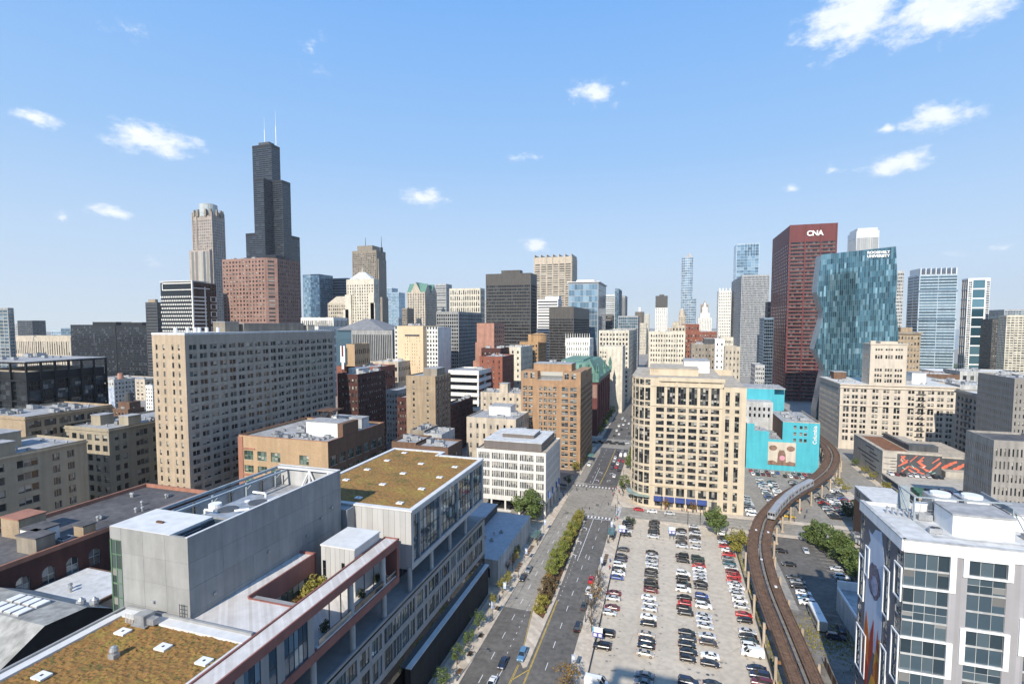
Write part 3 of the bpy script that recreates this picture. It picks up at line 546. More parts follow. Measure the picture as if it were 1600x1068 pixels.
# lower floors
sb('base_wall', [M_BLKBRICK, M_WCAP], lambda b: (b.box(-54.2, -52.8, 96.5, 147, 0, 9.5), b.box(-53.9, -52.6, 96.3, 147.2, 9.5, 9.7, 1)), 'black brick wall along the pavement')
sb('lower_core', [M_BLACK, G_BLACK], lambda b: (b.box(-87, -55.5, 15, 147, 0, 9.4), b.box(-87, -53.95, 15, 146.9, 9.8, 13.2, 1)))
b = MB(); o = so(-54, 15, 13.2); rows = [(1.4, 5.4), (6.7, 10.0)]
colsL = []; yy = 1.0; r = random.Random(4)
while yy < 130:
    w = r.choice((1.1, 2.2, 3.2, 1.2)); colsL.append((yy, min(yy + w, 131))); yy += w + r.choice((.18, .18, .9))
ops = facade(b, o, pi / 2, 132, 12, colsL, rows, .22); b.v and b.build('facade_frame', M_GMET, sch)
for (a0, a1, c0, c1) in ops:
    put('window', window_mesh(a1 - a0, c1 - c0, max(1, round((a1 - a0) / 1.1)), 1, M_FRAME, r.choice((G_SCH, G_BLUE, G_SCHB, G_GREEN, G_GREY)), .06), sch, fpt(o, pi / 2, a0, -.22, c0), pi / 2)
sb('terrace_deck', M_GMET, lambda b: (b.box(-62, -54.0, 15, 147, 24.2, 24.7), b.box(-54.3, -53.9, 15, 147, 24.7, 25.2)))
sb('recess_wall', [M_NAVY, G_BLACK], lambda b: (b.box(-87, -60, 15, 146.5, 24.7, 30.2), [b.box(-60, -59.9, y, y + 1.9, 25.2, 28.8, 1) for y in range(20, 142, 3)]))
for i in range(12):
    y = 13 + i * 10.9
    sb('column', M_LGREY, lambda b: b.cyl(-54.75, y, 24.7, 30.5, .55, n=14))
# red frame wing, glazed to the south, open loggia to the north
sb('red_frame', [M_REDMET, M_PAVER], lambda b: (b.box(-57.2, -53.9, 15, 94.2, 38.0, 39.3), b.box(-57.0, -54.15, 15, 94, 39.3, 39.36, 1), b.box(-57.3, -57.05, 15, 94.2, 39.3, 39.6), b.box(-54.1, -53.85, 15, 94.2, 39.3, 39.6), b.box(-57.3, -53.85, 94.0, 94.3, 39.3, 39.6),
    b.box(-66, -53.9, 15, 94.2, 30.2, 31.7), b.box(-66, -53.9, 93.3, 94.2, 31.7, 38.0)))
sb('loggia_floor', M_PAVER, lambda b: b.box(-66, -54.9, 68, 93.3, 31.7, 31.78)); sb('loggia_kerb', M_WCAP, lambda b: b.box(-54.9, -54.2, 68, 93.3, 31.7, 32.0))
for y in (78, 89): sb('column', M_LGREY, lambda b: b.cyl(-54.7, y, 31.7, 38.0, .55, n=14))
for (y0, y1) in ((68.4, 77.4), (78.6, 88.4), (89.6, 93.2)): sb('glass_balustrade', [G_GREY, M_FRAME], lambda b: (b.box(-54.22, -54.18, y0, y1, 32.0, 33.1), b.box(-54.25, -54.15, y0, y1, 33.1, 33.2, 1)))
for y in (71.5, 74.7, 82, 85.2): sb('screen_post', M_FRAME, lambda b: b.box(-54.5, -54.35, y - .07, y + .07, 32, 38))
o = so(-54.05, 15, 31.7); yy = 0; kinds = [1, 0, 1, 0, 0, 1, 0]; i = 0
while yy < 52:
    w = 1.5 if kinds[i % 7] else r.choice((2.2, 1.6, 3.0)); w = min(w, 53 - yy)
    if kinds[i % 7]: sb('metal_panel', M_GMET, lambda b: b.box(-54.5, -54.1, 15 + yy, 15 + yy + w - .03, 31.7, 38))
    else: put('window', window_mesh(w - .04, 6.28, max(1, round(w / 1.1)), 2, M_FRAME, r.choice((G_SCHB, G_BLUE, G_SCHB)), .06), sch, so(-54.25, 15 + yy, 31.7), pi / 2)
    yy += w; i += 1
sb('wing_body', M_GMET, lambda b: b.box(-82, -54.6, 15, 67.8, 31.7, 39.0))
# green roof over the wing
sb('roof_coping', M_WCAP, lambda b: (b.box(-57.8, -57.3, 15, 56, 39.0, 39.5), b.box(-82, -57.3, 56, 57.6, 39.0, 39.62), b.box(-82.2, -80.8, 15, 56, 39.0, 39.62), b.box(-57.3, -57.21, 15, 57.6, 39.2, 39.45)))
sb('roof_upstand', M_GMET, lambda b: (b.box(-82, -57.3, 57.6, 58.0, 39.0, 40.0), b.box(-82.6, -82.2, 15, 57.6, 30, 39.9)))
def sedum(x0, x1, y0, y1, z, step=.27, amp=.24, seed=0, notch=None):
    nx = int((x1 - x0) / step); ny = int((y1 - y0) / step); b = MB(); idx = {}
    for j in range(ny + 1):
        for i in range(nx + 1):
            x = x0 + (x1 - x0) * i / nx; y = y0 + (y1 - y0) * j / ny
            h = amp * (mnoise.noise(Vector((x * 1.1, y * 1.1, seed))) * .7 + abs(mnoise.noise(Vector((x * 2.3, y * 2.3, seed + 5)))) * 1.6 - .2)
            idx[i, j] = len(b.v); b.v.append((x, y, z + h))
    for j in range(ny):
        for i in range(nx):
            if notch and notch(x0 + (x1 - x0) * (i + .5) / nx, y0 + (y1 - y0) * (j + .5) / ny): continue
            b.f.append((idx[i, j], idx[i + 1, j], idx[i + 1, j + 1], idx[i, j + 1])); b.m.append(0)
    return b
ms = bpy.data.materials.new('sedum'); t, bs = nodes_of(ms); N = t.nodes.new; g = N('ShaderNodeNewGeometry')
n1 = N('ShaderNodeTexNoise'); n1.inputs['Scale'].default_value = .22; n1.inputs['Detail'].default_value = 4; t.links.new(g.outputs['Position'], n1.inputs[0])
n2 = N('ShaderNodeTexNoise'); n2.inputs['Scale'].default_value = 1.9; n2.inputs['Detail'].default_value = 8; n2.inputs['Roughness'].default_value = .75; t.links.new(g.outputs['Position'], n2.inputs[0])
cr = N('ShaderNodeValToRGB'); e = cr.color_ramp.elements; e[0].position = .32; e[0].color = (.065, .06, .02, 1); e[1].position = .70; e[1].color = (.38, .27, .06, 1)
for p_, c_ in ((.43, (.14, .115, .028, 1)), (.49, (.28, .13, .042, 1)), (.56, (.22, .155, .036, 1))): k = e.new(p_); k.color = c_
ad = N('ShaderNodeMix'); ad.data_type = 'FLOAT'; ad.inputs[0].default_value = .62; t.links.new(n1.outputs[0], ad.inputs[2]); t.links.new(n2.outputs[0], ad.inputs[3]); t.links.new(ad.outputs[0], cr.inputs[0]); t.links.new(cr.outputs[0], bs.inputs['Base Color']); bs.inputs['Roughness'].default_value = .95
bp = N('ShaderNodeBump'); bp.inputs['Strength'].default_value = .9; bp.inputs['Distance'].default_value = .25; t.links.new(n2.outputs[0], bp.inputs['Height']); t.links.new(bp.outputs[0], bs.inputs['Normal'])
shift(sedum(-80.8, -57.8, 15, 56, 39.28, seed=1), SX, SY).build('sedum_carpet', ms, sch, kind='stuff')
def hatch(x, y, z, s=.95): sb('roof_drain_hatch', [M_WPAINT, M_FRAME], lambda b: (b.box(x - s, x + s, y - s * .75, y + s * .75, z, z + .26), b.box(x - .16, x + .16, y - .16, y + .16, z + .26, z + .30, 1)))
for p in ((192, 985), (255, 1009), (319, 1031), (65, 1054)): q_ = atZ(*p, 39.6); hatch(q_.x, q_.y, 39.35)
q_ = atZ(178, 1024, 39.6)
sb('exhaust_fan', M_MECH, lambda b: (b.box(q_.x - .55, q_.x + .55, q_.y - .45, q_.y + .45, 39.3, 39.95), b.cyl(q_.x, q_.y, 39.95, 40.4, .42, .5, n=12), b.cyl(q_.x, q_.y, 40.4, 40.9, .56, .4, n=12), b.cyl(q_.x, q_.y, 40.9, 41.05, .3, .1, n=12)))
sb('roof_ladder', M_WCAP, lambda b: [b.tube((-78.6 + k * .3, 55.0, 39.4), (-78.6 + k * .3, 55.0, 41.0), .05) for k in range(6)] + [b.tube((-78.6, 55, 41), (-77.1, 55, 41), .05)])
sb('air_handler', M_MECH, lambda b: (b.box(-76.6, -74.6, 54.8, 56.6, 39.6, 41.1), b.box(-77, -74.2, 54.6, 56.8, 39.4, 39.6), b.box(-74.6, -73.2, 55.2, 56.2, 39.7, 40.6)))
# concrete tower
TX0, TX1, TY0, TY1, TZ0, TZ1 = -86.0, -69.7, 58.4, 96.5, 36.0, 52.3
sb('tower_core', M_PANEL2, lambda b: (b.box(TX0 + .1, TX1 - .1, TY0 + .1, TY1 - .1, 24.7, 46.2), b.box(TX1 - .4, TX1 - .1, TY0 + .1, TY1 - .1, 46.2, TZ1), b.box(TX0 + .1, TX1 - .4, TY1 - .4, TY1 - .1, 46.2, TZ1), b.box(TX0 + .1, TX0 + .4, TY0 + .1, TY1 - .4, 46.2, TZ1 - 1.4), b.box(TX0 + .4, TX1 - .4, TY0 + .1, TY0 + .4, 46.2, TZ1)))
hz = (TZ1 - TZ0) / 4.0
for i in range(3):
    for j in range(4):
        w = (TX1 - .0 - (TX0 + 2.4)) / 3; x = TX0 + 2.4 + i * w; z = TZ0 + j * hz
        sb('wall_panel', M_PANEL if (i + j) % 3 else M_PANEL2, lambda b: b.box(x + .015, x + w - .015, TY0, TY0 + .1, z + .015, z + hz - .015))
for i in range(6):
    for j in range(4):
        w = (TY1 - TY0) / 6; y = TY0 + i * w; z = TZ0 + j * hz
        sb('wall_panel', M_PANEL if (i * 2 + j) % 3 else M_PANEL2, lambda b: b.box(TX1 - .1, TX1 + (.01 if (i + j) % 2 else 0), y + .015, y + w - .015, z + .015, z + hz - .015))
for j in range(6): put('window', window_mesh(2.3, 2.35, 2, 1, M_FRAMEG, G_GREEN, .14), sch, so(TX0 + .05, TY0 + .02, 35.8 + j * 2.4), 0)
sb('tower_glazing_corner', [G_GREEN, M_FRAMEG], lambda b: (b.box(TX0, TX0 + .1, TY0, TY0 + 5, 24.7, 50.2), b.box(TX0 - .06, TX0 + .22, TY0 - .06, TY0 + .2, 24.7, 50.2, 1)))
sb('tower_corner_band', M_PANEL, lambda b: b.box(TX0 - .02, TX0 + 2.4, TY0 - .02, TY0 + .3, 50.3, TZ1))
sb('tower_coping', M_WCAP, lambda b: (b.box(TX1 - .42, TX1 + .04, TY0 - .03, TY1 + .03, TZ1, TZ1 + .1), b.box(TX0, TX1 - .42, TY1 - .42, TY1 + .03, TZ1, TZ1 + .1)))
sb('tower_white_roof', M_WCAP, lambda b: b.box(TX0 + .02, TX1 - 3.6, TY0 + .02, TY0 + 8, TZ1 - .3, TZ1 + .06)); sb('roof_vent', M_BROWN, lambda b: [b.box(-80 + k * .5, -79.6 + k * .5, 61.5, 61.9, TZ1 + .06, TZ1 + .35) for k in range(3)])
sb('louvre', M_BLUEST, lambda b: [b.box(TX1 - 3.6, TX1 - 3.4, TY0 + .4, TY0 + 8, TZ1 - .8 - k * .6, TZ1 - .4 - k * .6) for k in range(9)] + [b.box(TX1 - 3.6, TX1 - .5, TY0 + 8, TY0 + 8.2, TZ1 - .8 - k * .6, TZ1 - .4 - k * .6) for k in range(9)])
sb('well_floor', M_RG, lambda b: b.box(TX0 + .4, TX1 - .4, TY0 + 8, TY1 - .4, 46.2, 47.9))
sb('well_lining', M_LGREY, lambda b: (b.box(TX0 + .4, TX0 + .5, TY0 + 8, TY1 - .4, 46.3, TZ1 - 1.6), b.box(TX0 + .5, TX1 - .5, TY1 - .5, TY1 - .4, 46.3, TZ1 - .2)))
sb('steel_beam', M_STEELB, lambda b: (b.box(TX0 - .1, TX0 + .35, TY0 + 8, TY1 - .4, TZ1 - .6, TZ1 - .1), b.box(TX0 - .1, TX0 + .35, TY0 + 8, TY1 - .4, TZ1 - 1.5, TZ1 - 1.2)))
sb('steel_beam', M_STEELB, lambda b: b.box(TX0 + 2.3, TX0 + 2.9, TY0 + 8, TY1 - .6, TZ1 - 1.0, TZ1 - .65))
for k in range(7):
    y = TY0 + 10 + k * 4.2; sb('steel_post', M_DGREY if k % 2 else M_STEELB, lambda b: (b.box(TX0 + .9, TX0 + 1.25, y, y + .35, 46.3, TZ1 - .9), b.bar((TX0 + 1.1, y + .2, TZ1 - 2.4), (TX0 + 2.6, y + .2, TZ1 - .95), .15, .15)))
for (x0_, x1_) in ((-80, -77), (-77, -74.4)): sb('steel_brace', M_WCAP, lambda b: b.tube((x0_ if x0_ < -78 else x1_, TY1 - 1.2, 46.5), (-77, TY1 - 1.2, TZ1 - .5), .22, 8))
sb('steel_brace', M_WCAP, lambda b: (b.tube((-77, TY1 - 1.2, 46.3), (-77, TY1 - 1.2, TZ1 - .3), .25, 8), b.tube((-72, TY1 - 1.2, 46.3), (-72, TY1 - 1.2, TZ1 - .3), .3, 8), b.bar((TX0 + .5, TY1 - 1.2, TZ1 - .25), (TX1 - .5, TY1 - 1.2, TZ1 - .25), .4, .4)))
sb('chiller', [M_WPAINT, M_DGREY, M_MECH], lambda b: (b.box(-78.5, -71, 68.5, 80, 48.50, 51.30, 2), b.cyl(-76, 72, 51.30, 51.45, 1.7, n=20, m=1), b.cyl(-73.5, 76.5, 51.30, 51.45, 1.7, n=20, m=1), b.cyl(-76, 76.5, 51.30, 51.45, .5, n=12), b.cyl(-79.5, 72.5, 48.00, 51.90, 1.1, n=16),
    b.tube((-78, 69, 51.40), (-78, 69, 52.10), .22, 8), b.tube((-78, 69, 52.10), (-76, 69, 52.10), .22, 8), b.tube((-73, 70.5, 51.90), (-71.2, 72, 51.90), .22, 8), b.tube((-77.5, 79.5, 52.00), (-74.5, 79.5, 52.00), .22, 8), b.tube((-74.5, 79.5, 52.00), (-74.5, 79.5, 51.30), .22, 8), b.tube((-71.6, 77, 51.70), (-71.6, 79.5, 51.70), .2, 8)))
sb('guard_rail', M_MECH, lambda b: [b.tube((-79, 81, 48.6 + k * .5), (-71, 81, 48.6 + k * .5), .05) for k in range(2)] + [b.tube((-79 + k * 2, 81, 47.9), (-79 + k * 2, 81, 49.2), .05) for k in range(5)])
for (x, y, z) in ((-77, TY0 - .12, 41.2), (TX1 + .12, 62.8, 41.4), (TX1 + .12, 74.5, 43.2), (TX1 + .12, 85, 42), (TX1 + .12, 89.5, 44), (TX1 + .12, 93, 45)): sb('wall_lamp', M_MECH, lambda b: b.box(x - .22, x + .22, y - .22, y + .22, z - .2, z + .2))
sb('cage_ladder', M_DGREY, lambda b: [b.tube((-71.2 + (k % 3) * .45, TY0 - .5, 39.6), (-71.2 + (k % 3) * .45, TY0 - .5, 42), .05) for k in range(3)] + [b.tube((-71.2, TY0 - .5, 40 + k * .6), (-70.3, TY0 - .5, 40 + k * .6), .05) for k in range(4)])
# pale roof terrace with the sunken court
sb('roof_terrace', M_PAVER, lambda b: (b.box(TX1, -57.3, 58, 66.2, 39.0, 39.3), b.box(TX1, -66.4, 66.2, 83, 31.8, 39.3)))
sb('court_wall', [M_REDMET, M_FRAME, G_GREEN], lambda b: (b.box(-66.4, -66.1, 66.2, 83, 31.8, 39.7), b.box(-69.7, -66.1, 82.8, 83.2, 31.8, 39.7), b.box(-66.1, -57.3, 66.0, 66.3, 35, 39.45), [b.box(-66.1, -66.02, 70.5 + k * 1.5, 71.9 + k * 1.5, 32.6, 36.0, 2) for k in range(7)], [b.box(-66.1, -65.98, 70.4 + k * 1.5, 70.5 + k * 1.5, 32.6, 36, 1) for k in range(8)]))
sb('terrace_edge', [M_GMET, M_STEELB], lambda b: (b.box(TX1, -57.4, 57.95, 58.3, 39.3, 39.75, 0), b.box(TX1 + .4, -57.6, 58.3, 58.7, 39.3, 39.5, 1)))
sb('court_planter', M_SOIL, lambda b: (b.box(-65.9, -63.0, 74, 82, 31.8, 33.0),))
for (x, y, h, rd, m) in ((-63.6, 80.5, 4.2, 1.9, L_YEL), (-63.4, 78.0, 3.6, 1.7, L_YEL), (-63.8, 75, 2.2, 1.2, L_ORG), (-59.6, 94.6, 2.6, 1.2, L_GREEN), (-56.6, 90, 1.8, .9, L_DARK), (-56.5, 84, 1.6, .9, L_DARK), (-56.4, 72.6, 1.8, 1.0, L_DARK)):
    zz = 33.0 if x < -57 else 31.8; bush(x, y, h, rd, m, 'dark potted shrub in the red framed loggia of the school' if x > -57 else 'golden shrub in the sunken court of the school roof' if m is not L_GREEN else 'green shrub at the far end of the school court', 'shrubs on the school terraces', zz, 500)
# small plant room and upper glazed box with the second green roof
M_SEAMS = [mat('pale_metal_cladding_%s' % k, c, var=.05, rough=.5) for k, c in (('a', (.46, .455, .44)), ('b', (.43, .425, .41)), ('c', (.48, .475, .46)))]
sb('plant_room', [M_SEAM, M_WCAP], lambda b: (b.box(-65, -57.4, 83.4, 92.3, 31.8, 41.2), b.box(-65.15, -57.25, 83.25, 92.45, 41.2, 41.5, 1)))
for k in range(7): sb('cladding_panel', M_SEAMS[k % 3], lambda b: b.box(-65 + k * 1.08 + .02, -65 + k * 1.08 + 1.05, 83.3, 83.4, 33, 41.15))
for x in (-64.6, -60.3): put('window', window_mesh(.7, 3.2, 1, 2, M_FRAME, G_BLACK), sch, so(x, 83.27, 35.2))
BX0, BY0, BY1, BZ0, BZ1 = -73, 100, 146, 29.9, 43.2
sb('upper_body', M_GMET, lambda b: (b.box(-72, -54.6, BY0 + .12, BY1 - .1, BZ0, BZ1 - .1), b.box(-87, -68.5, 97, 150, 24.7, BZ1 - .1), b.box(-72, -54.2, BY0 + .1, BY1, BZ0, BZ0 + 1.1)))
b = MB(); ex = so(-54, BY0, BZ0); W_ = BY1 - BY0
colsU = [(1 + i * 1.85, 1 + i * 1.85 + 1.79) for i in range(24)]
ops = facade(b, ex, pi / 2, W_, BZ1 - BZ0 + .25, [(.9, 45.2)], [(1.2, 12.2)], .5); b.build('glazed_wall_frame', M_SEAM, sch)
for (a0, a1) in colsU:
    for (c0, c1) in ((1.25, 6.6), (6.7, 12.15)): put('window', window_mesh(a1 - a0, c1 - c0, 1, 2, M_FRAME, r.choice((G_BLUE, G_SCHB, G_SCH, G_BLUE)), .09), sch, fpt(ex, pi / 2, a0, -.45, c0), pi / 2)
for k in range(4):
    sb('window_fin', M_LGREY, lambda b: b.box(-54.45, -54.0, BY0 + 4 + k * 11.1, BY0 + 4.25 + k * 11.1, BZ0 + 1.25, BZ1 - 1.15))
for k in range(13):
    w = 18 / 13; x = -72.4 + k * w * 1.018; sb('cladding_panel', M_SEAMS[(k * 5) % 3], lambda b: b.box(x + .02, x + w - .0, BY0 - (.02 if k % 2 else 0), BY0 + .1, BZ0, BZ1))
sb('roof_coping', M_WCAP, lambda b: (b.box(-73.2, -53.8, 99.8, 101.0, BZ1, BZ1 + .35), b.box(-55.0, -53.8, 101, 145.2, BZ1, BZ1 + .35), b.box(-68.8, -53.8, 145.2, 146.3, BZ1, BZ1 + .35), b.box(-69.8, -68.6, 145.2, 150.2, BZ1, BZ1 + .35), b.box(-87.2, -69.8, 149.1, 150.2, BZ1, BZ1 + .35), b.box(-87.2, -86.1, 97, 149.1, BZ1, BZ1 + .35)))
shift(sedum(-86.1, -55.0, 97.1, 149.1, BZ1 + .02, .36, .2, 3, lambda x, y: (x < -73.1 and y < 97) or (x > -69.8 and y > 145.2) or (x > -73.1 and y < 101)), SX, SY).build('sedum_carpet', ms, sch, kind='stuff')
for p in ((541, 748), (574, 732), (605, 718), (632, 706), (598, 755), (630, 738), (658, 723), (625, 784), (659, 762), (687, 744), (711, 728), (560, 776)): q_ = atZ(*p, BZ1 + .4); hatch(q_.x, q_.y, BZ1 + .1, .8)

# ================================================================ LOW GREY ROOFED BUILDING, WHITE OFFICE, ORANGE LOFTS
M_SLATE = mat('blue_grey_membrane', (.37, .385, .405), var=.07, scale=.2)
t = thing('low_building', 'low building with blue-grey flat roof between the school and the white office', 'building', (-65, 152, 0))
b = MB(); b.box(0, 13.8, 0, 40, 0, 8.6); b.box(-.1, 13.9, -.1, 40.1, 8.6, 9.0, 1); b.build('wall', [M_LGREY, M_LGREY], t)
b = MB(); b.q((.3, .3, 9.02), (13.5, .3, 9.02), (13.5, 39.7, 9.02), (.3, 39.7, 9.02)); b.build('roof', M_SLATE, t)
b = MB(); b.box(-14, .0, 8, 40, 0, 12); b.box(-14.1, .1, 7.9, 40.1, 12, 12.3, 1); b.build('upper_block', [M_DGREY, M_SLATE], t)
put('window', window_mesh(9, 3, 6, 1, M_FRAME, G_BLACK), t, (2, -.05, 3)); clutter(t, 2, 12, 6, 38, 9.0, 4, 8, (1, 3))

M_WOFF = mat('white_precast', (.62, .60, .555), var=.07)
t = thing('white_office', 'white concrete office block with slotted windows and a dark flat penthouse', 'building', (-82, 213.3, 0))
b = MB(); g = MB(); Wd = 32; rows = [(8.4 + i * 4.05, 8.4 + i * 4.05 + 2.9) for i in range(5)]; cols = []
for (u0, u1) in ((.8, 6.2), (7.2, 13.0), (13.4, 19.2), (20.2, 26.6), (27.6, 31.2)):
    n = int((u1 - u0) / .74); cols += [(u0 + (u1 - u0) * (i + .12) / n, u0 + (u1 - u0) * (i + .85) / n) for i in range(n)]
ops = facade(b, (0, 0, 0), 0, Wd, 29, cols, rows, .45); panes(g, (0, 0, 0), 0, ops, .45)
for (x0, x1) in ((0, 0), (Wd, Wd)): pass
cols = [(1.2 + i * 1.5, 1.2 + i * 1.5 + .5) for i in range(19)]
ops = facade(b, (Wd, 0, 0), pi / 2, 31, 29, cols, rows, .5); panes(g, (Wd, 0, 0), pi / 2, ops, .5); b.q((0, 31, 0), (0, 0, 0), (0, 0, 29), (0, 31, 29)); b.q((Wd, 31, 0), (0, 31, 0), (0, 31, 29), (Wd, 31, 29))
b2 = MB(); b2.v = [(x, y, max(z, 6.6)) for (x, y, z) in b.v]; b2.f = b.f; b2.m = b.m; b2.build('wall', M_WOFF, t); g.build('window_glazing', G_BLIND, t, kind='stuff')
b = MB(); b.box(.3, 31.7, .3, 30.7, 28.0, 28.4); b.build('roof', M_RT, t); b = MB(); b.box(0, 32, 0, 31, 6.3, 6.6); b.build('soffit', M_WOFF, t)
b = MB(); b.box(3, 27, 7, 27, 0, 6.3); b.build('ground_floor_glazing', G_BLACK, t)
for (x, y) in [(x, y) for x in (.1, 6.6, 13.1, 19.6, 26.6, 31.2) for y in (.1,)] + [(31.2, y) for y in (7, 14, 21, 30.2)]: b = MB(); b.box(x, x + .75, y, y + .75, 0, 6.3); b.build('column', M_WOFF, t)
b = MB(); b.box(2.6, 29.4, 2.6, 29, 28.6, 32.2); b.build('penthouse', mat('bronze_grey_metal', (.155, .135, .125), var=.06, rough=.5), t)
b = MB(); b.box(2.4, 29.6, 2.4, 29.2, 32.2, 32.5); b.build('penthouse_roof', M_RW, t); b = MB(); b.box(9, 24, 10, 22, 32.5, 34.2); b.box(8.8, 24.2, 9.8, 22.2, 34.2, 34.4, 1); b.build('upper_penthouse', [mat('bronze_grey_metal', (.155, .135, .125)), M_RW], t)
for (y, ) in ((5,), (12,), (20,), (26,)): b = MB(); b.box(32.1, 32.9, y, y + .08, 7.5, 10.5); b.build('banner', mat('banner_blue', (.12, .2, .45), var=.3), t)
clutter(t, 9, 26, 24, 29, 32.5, 3, 4, (0, 3))
b = MB(); b.box(11, 17, -3.4, -3.1, 0, 3); b.box(10.6, 17.4, -3.6, -2.9, 3, 3.3); b.build('entrance_screen', M_WOFF, t)

t = thing('brick_loft_tower', 'tall orange brick loft tower with large square windows beside the road', 'building', (-83.2, 290.3, 0)); w_, d_ = 35.4, 48
b = MB(); g = MB(); cols = [(1.2, 3.6), (4.6, 7.0), (11.0, 12.9), (13.8, 15.8), (16.6, 18.6), (19.4, 21.3), (24.4, 28.2), (29.4, 33.2)]; rows = [(4 + i * 3.45 + .5, 4 + i * 3.45 + 2.75) for i in range(13)]
ops = facade(b, (0, 0, 0), 0, w_, 52, cols, [(.8, 3.6)] + rows, .35); windows(t, (0, 0, 0), 0, ops, .35, 2, 2, M_FRAMEW, G_BLIND)
ops = facade(b, (w_, 0, 0), pi / 2, d_, 52, grid(d_, 14, .62, 1, 1), [(.8, 3.6)] + rows, .35); panes(g, (w_, 0, 0), pi / 2, ops, .35)
b.q((0, d_, 0), (0, 0, 0), (0, 0, 52), (0, d_, 52)); b.q((w_, d_, 0), (0, d_, 0), (0, d_, 52), (w_, d_, 52)); b.q((0, 0, 52), (w_, 0, 52), (w_, d_, 52), (0, d_, 52), m=1)
b.box(0, 10, 0, 14, 52, 57); b.box(25, w_, 0, 22, 52, 57); b.box(6, 29, 6, 20, 52, 61); b.box(6, 29, 5.8, 20.2, 61, 61.3, 1); b.box(29, w_, 24, 44, 52, 56.5); b.build('wall', [M_ORANGE, M_RG], t); g.build('window_glazing', G_BLIND, t, kind='stuff')
for i in range(13): b = MB(); b.box(w_, w_ + .12, .4, d_ - .4, 7.0 + i * 3.45, 7.15 + i * 3.45); b.build('string_course', M_BEIGE, t)
for (x, z) in ((1.4, 52.8), (5.6, 52.8), (26, 52.8), (30, 52.8)): put('window', window_mesh(2.6, 3.4, 2, 2, M_FRAMEW, G_BLIND), t, (x, -.04, z))
b = MB(); b.box(10, 25, 1, 6, 52, 52.3); [b.box(10 + k * 3, 10.1 + k * 3, 1, 1.1, 52.3, 53.4) for k in range(6)]; b.box(10, 25.1, 1, 1.1, 53.4, 53.5); b.build('balcony', M_MECH, t)
b = MB(); b.box(10.5, 24.5, 5.9, 6, 52.4, 56.4); b.build('terrace_glazing', G_BLIND, t); clutter(t, 8, 27, 8, 18, 61.3, 6, 21); b = MB(); b.box(36, 40, 20, 26, 3.6, 3.9); b.build('canopy', M_PATINA, t)

# ================================================================ DORMITORY TOWER WITH ROUNDED CORNER
M_DORM = mat('buff_precast', (.52, .44, .325), var=.07); M_DORM2 = mat('buff_precast_dark', (.47, .38, .265), var=.07); M_AWN = mat('awning_blue', (.035, .06, .20), rough=.7)
DX, DY = -16.4, 241.5; t = thing('dormitory_tower', 'cream precast dormitory tower with rounded glazed corner and blue awnings', 'building', (DX, DY, 0)); DW, DD, DH = 49.4, 56, 60
b = MB(); R_ = 9.0; rowsD = [(11.6 + i * 3.02, 11.6 + i * 3.02 + 1.95) for i in range(12)]; allr = [(1.0, 5.2), (6.2, 9.9)] + rowsD + [(48.4, 56.2)]
def segs():
    n = 5; pts = [(R_ - R_ * sin(a), R_ - R_ * cos(a)) for a in [pi / 2 * (1 - i / n) for i in range(n + 1)]]; return pts
pts = segs()
for i in range(5):      # the rounded corner: tall glazed bays with slim bands
    (x0, y0), (x1, y1) = pts[i], pts[i + 1]; a = atan2(y1 - y0, x1 - x0); L = sqrt((x1 - x0) ** 2 + (y1 - y0) ** 2)
    rr_ = [(1, 5), (6.4, 9.9), (11.2, 16.2), (17.2, 19.0), (20.2, 26.8), (27.8, 29.6), (30.8, 37.4), (38.4, 40.2), (41.2, 46.2), (47.2, 49), (49.8, 55.6), (57.0, 59.4)]
    ops = facade(b, (x0, y0, 0), a, L, DH, [(.28, L - .28)], rr_, .3); windows(t, (x0, y0, 0), a, ops, .3, 2, 3, M_FRAME, G_DARK)
u0 = R_; cols = [(c - .15, c + 3.3) for c in (2.6, 7.3, 12.0, 16.7, 21.4, 26.0)]; LS = 30.6
ops = facade(b, (u0, 0, 0), 0, LS, DH, cols, allr, .35); windows(t, (u0, 0, 0), 0, [q_ for q_ in ops if q_[3] - q_[2] < 6], .35, 3, 1, M_FRAME, G_DARK); windows(t, (u0, 0, 0), 0, [q_ for q_ in ops if q_[3] - q_[2] > 6], .35, 3, 3, M_FRAME, G_DARK, th=.2)
ops = facade(b, (u0 + LS, 1.0, 0), 0, DW - u0 - LS, 56.5, [(1.3, 3.0), (5.2, 7.0)], [(1, 5), (6.2, 9.9), (11.6, 13.2), (14.6, 21.4), (22.8, 24.4), (25.6, 32.6), (34, 35.6), (37, 44), (45.4, 47), (48.6, 54.6)], .35); windows(t, (u0 + LS, 1.0, 0), 0, ops, .35, 2, 3, M_FRAME, G_DARK)
b.q((u0 + LS, 0, 0), (u0 + LS, 1, 0), (u0 + LS, 1, DH), (u0 + LS, 0, DH)); b.q((DW, 1, 0), (DW, DD, 0), (DW, DD, 56.5), (DW, 1, 56.5)); b.q((DW, DD, 0), (0, DD, 0), (0, DD, DH), (DW, DD, DH))
g = MB(); ops = facade(b, (0, DD, 0), -pi / 2, DD - R_, DH, grid(DD - R_, 11, .6), allr, .35); panes(g, (0, DD, 0), -pi / 2, ops, .35); b.build('wall', M_DORM, t); g.build('window_glazing', G_DARK, t, kind='stuff')
b = MB(); poly = pts + [(u0 + LS, 0), (u0 + LS, DD), (0, DD)]
b.prism(poly, DH, DH + .35); b.prism([(u0 + LS, 1), (DW, 1), (DW, DD), (u0 + LS, DD)], 56.5, 56.9); b.build('roof', M_RT, t)
b = MB(); b.box(u0 + 3.5, u0 + LS + .8, -.9, 2, 58.9, 59.9); b.box(u0 + 3.5, u0 + LS + .8, -.5, 2, 59.9, 60.5); b.build('cornice', M_DORM, t)
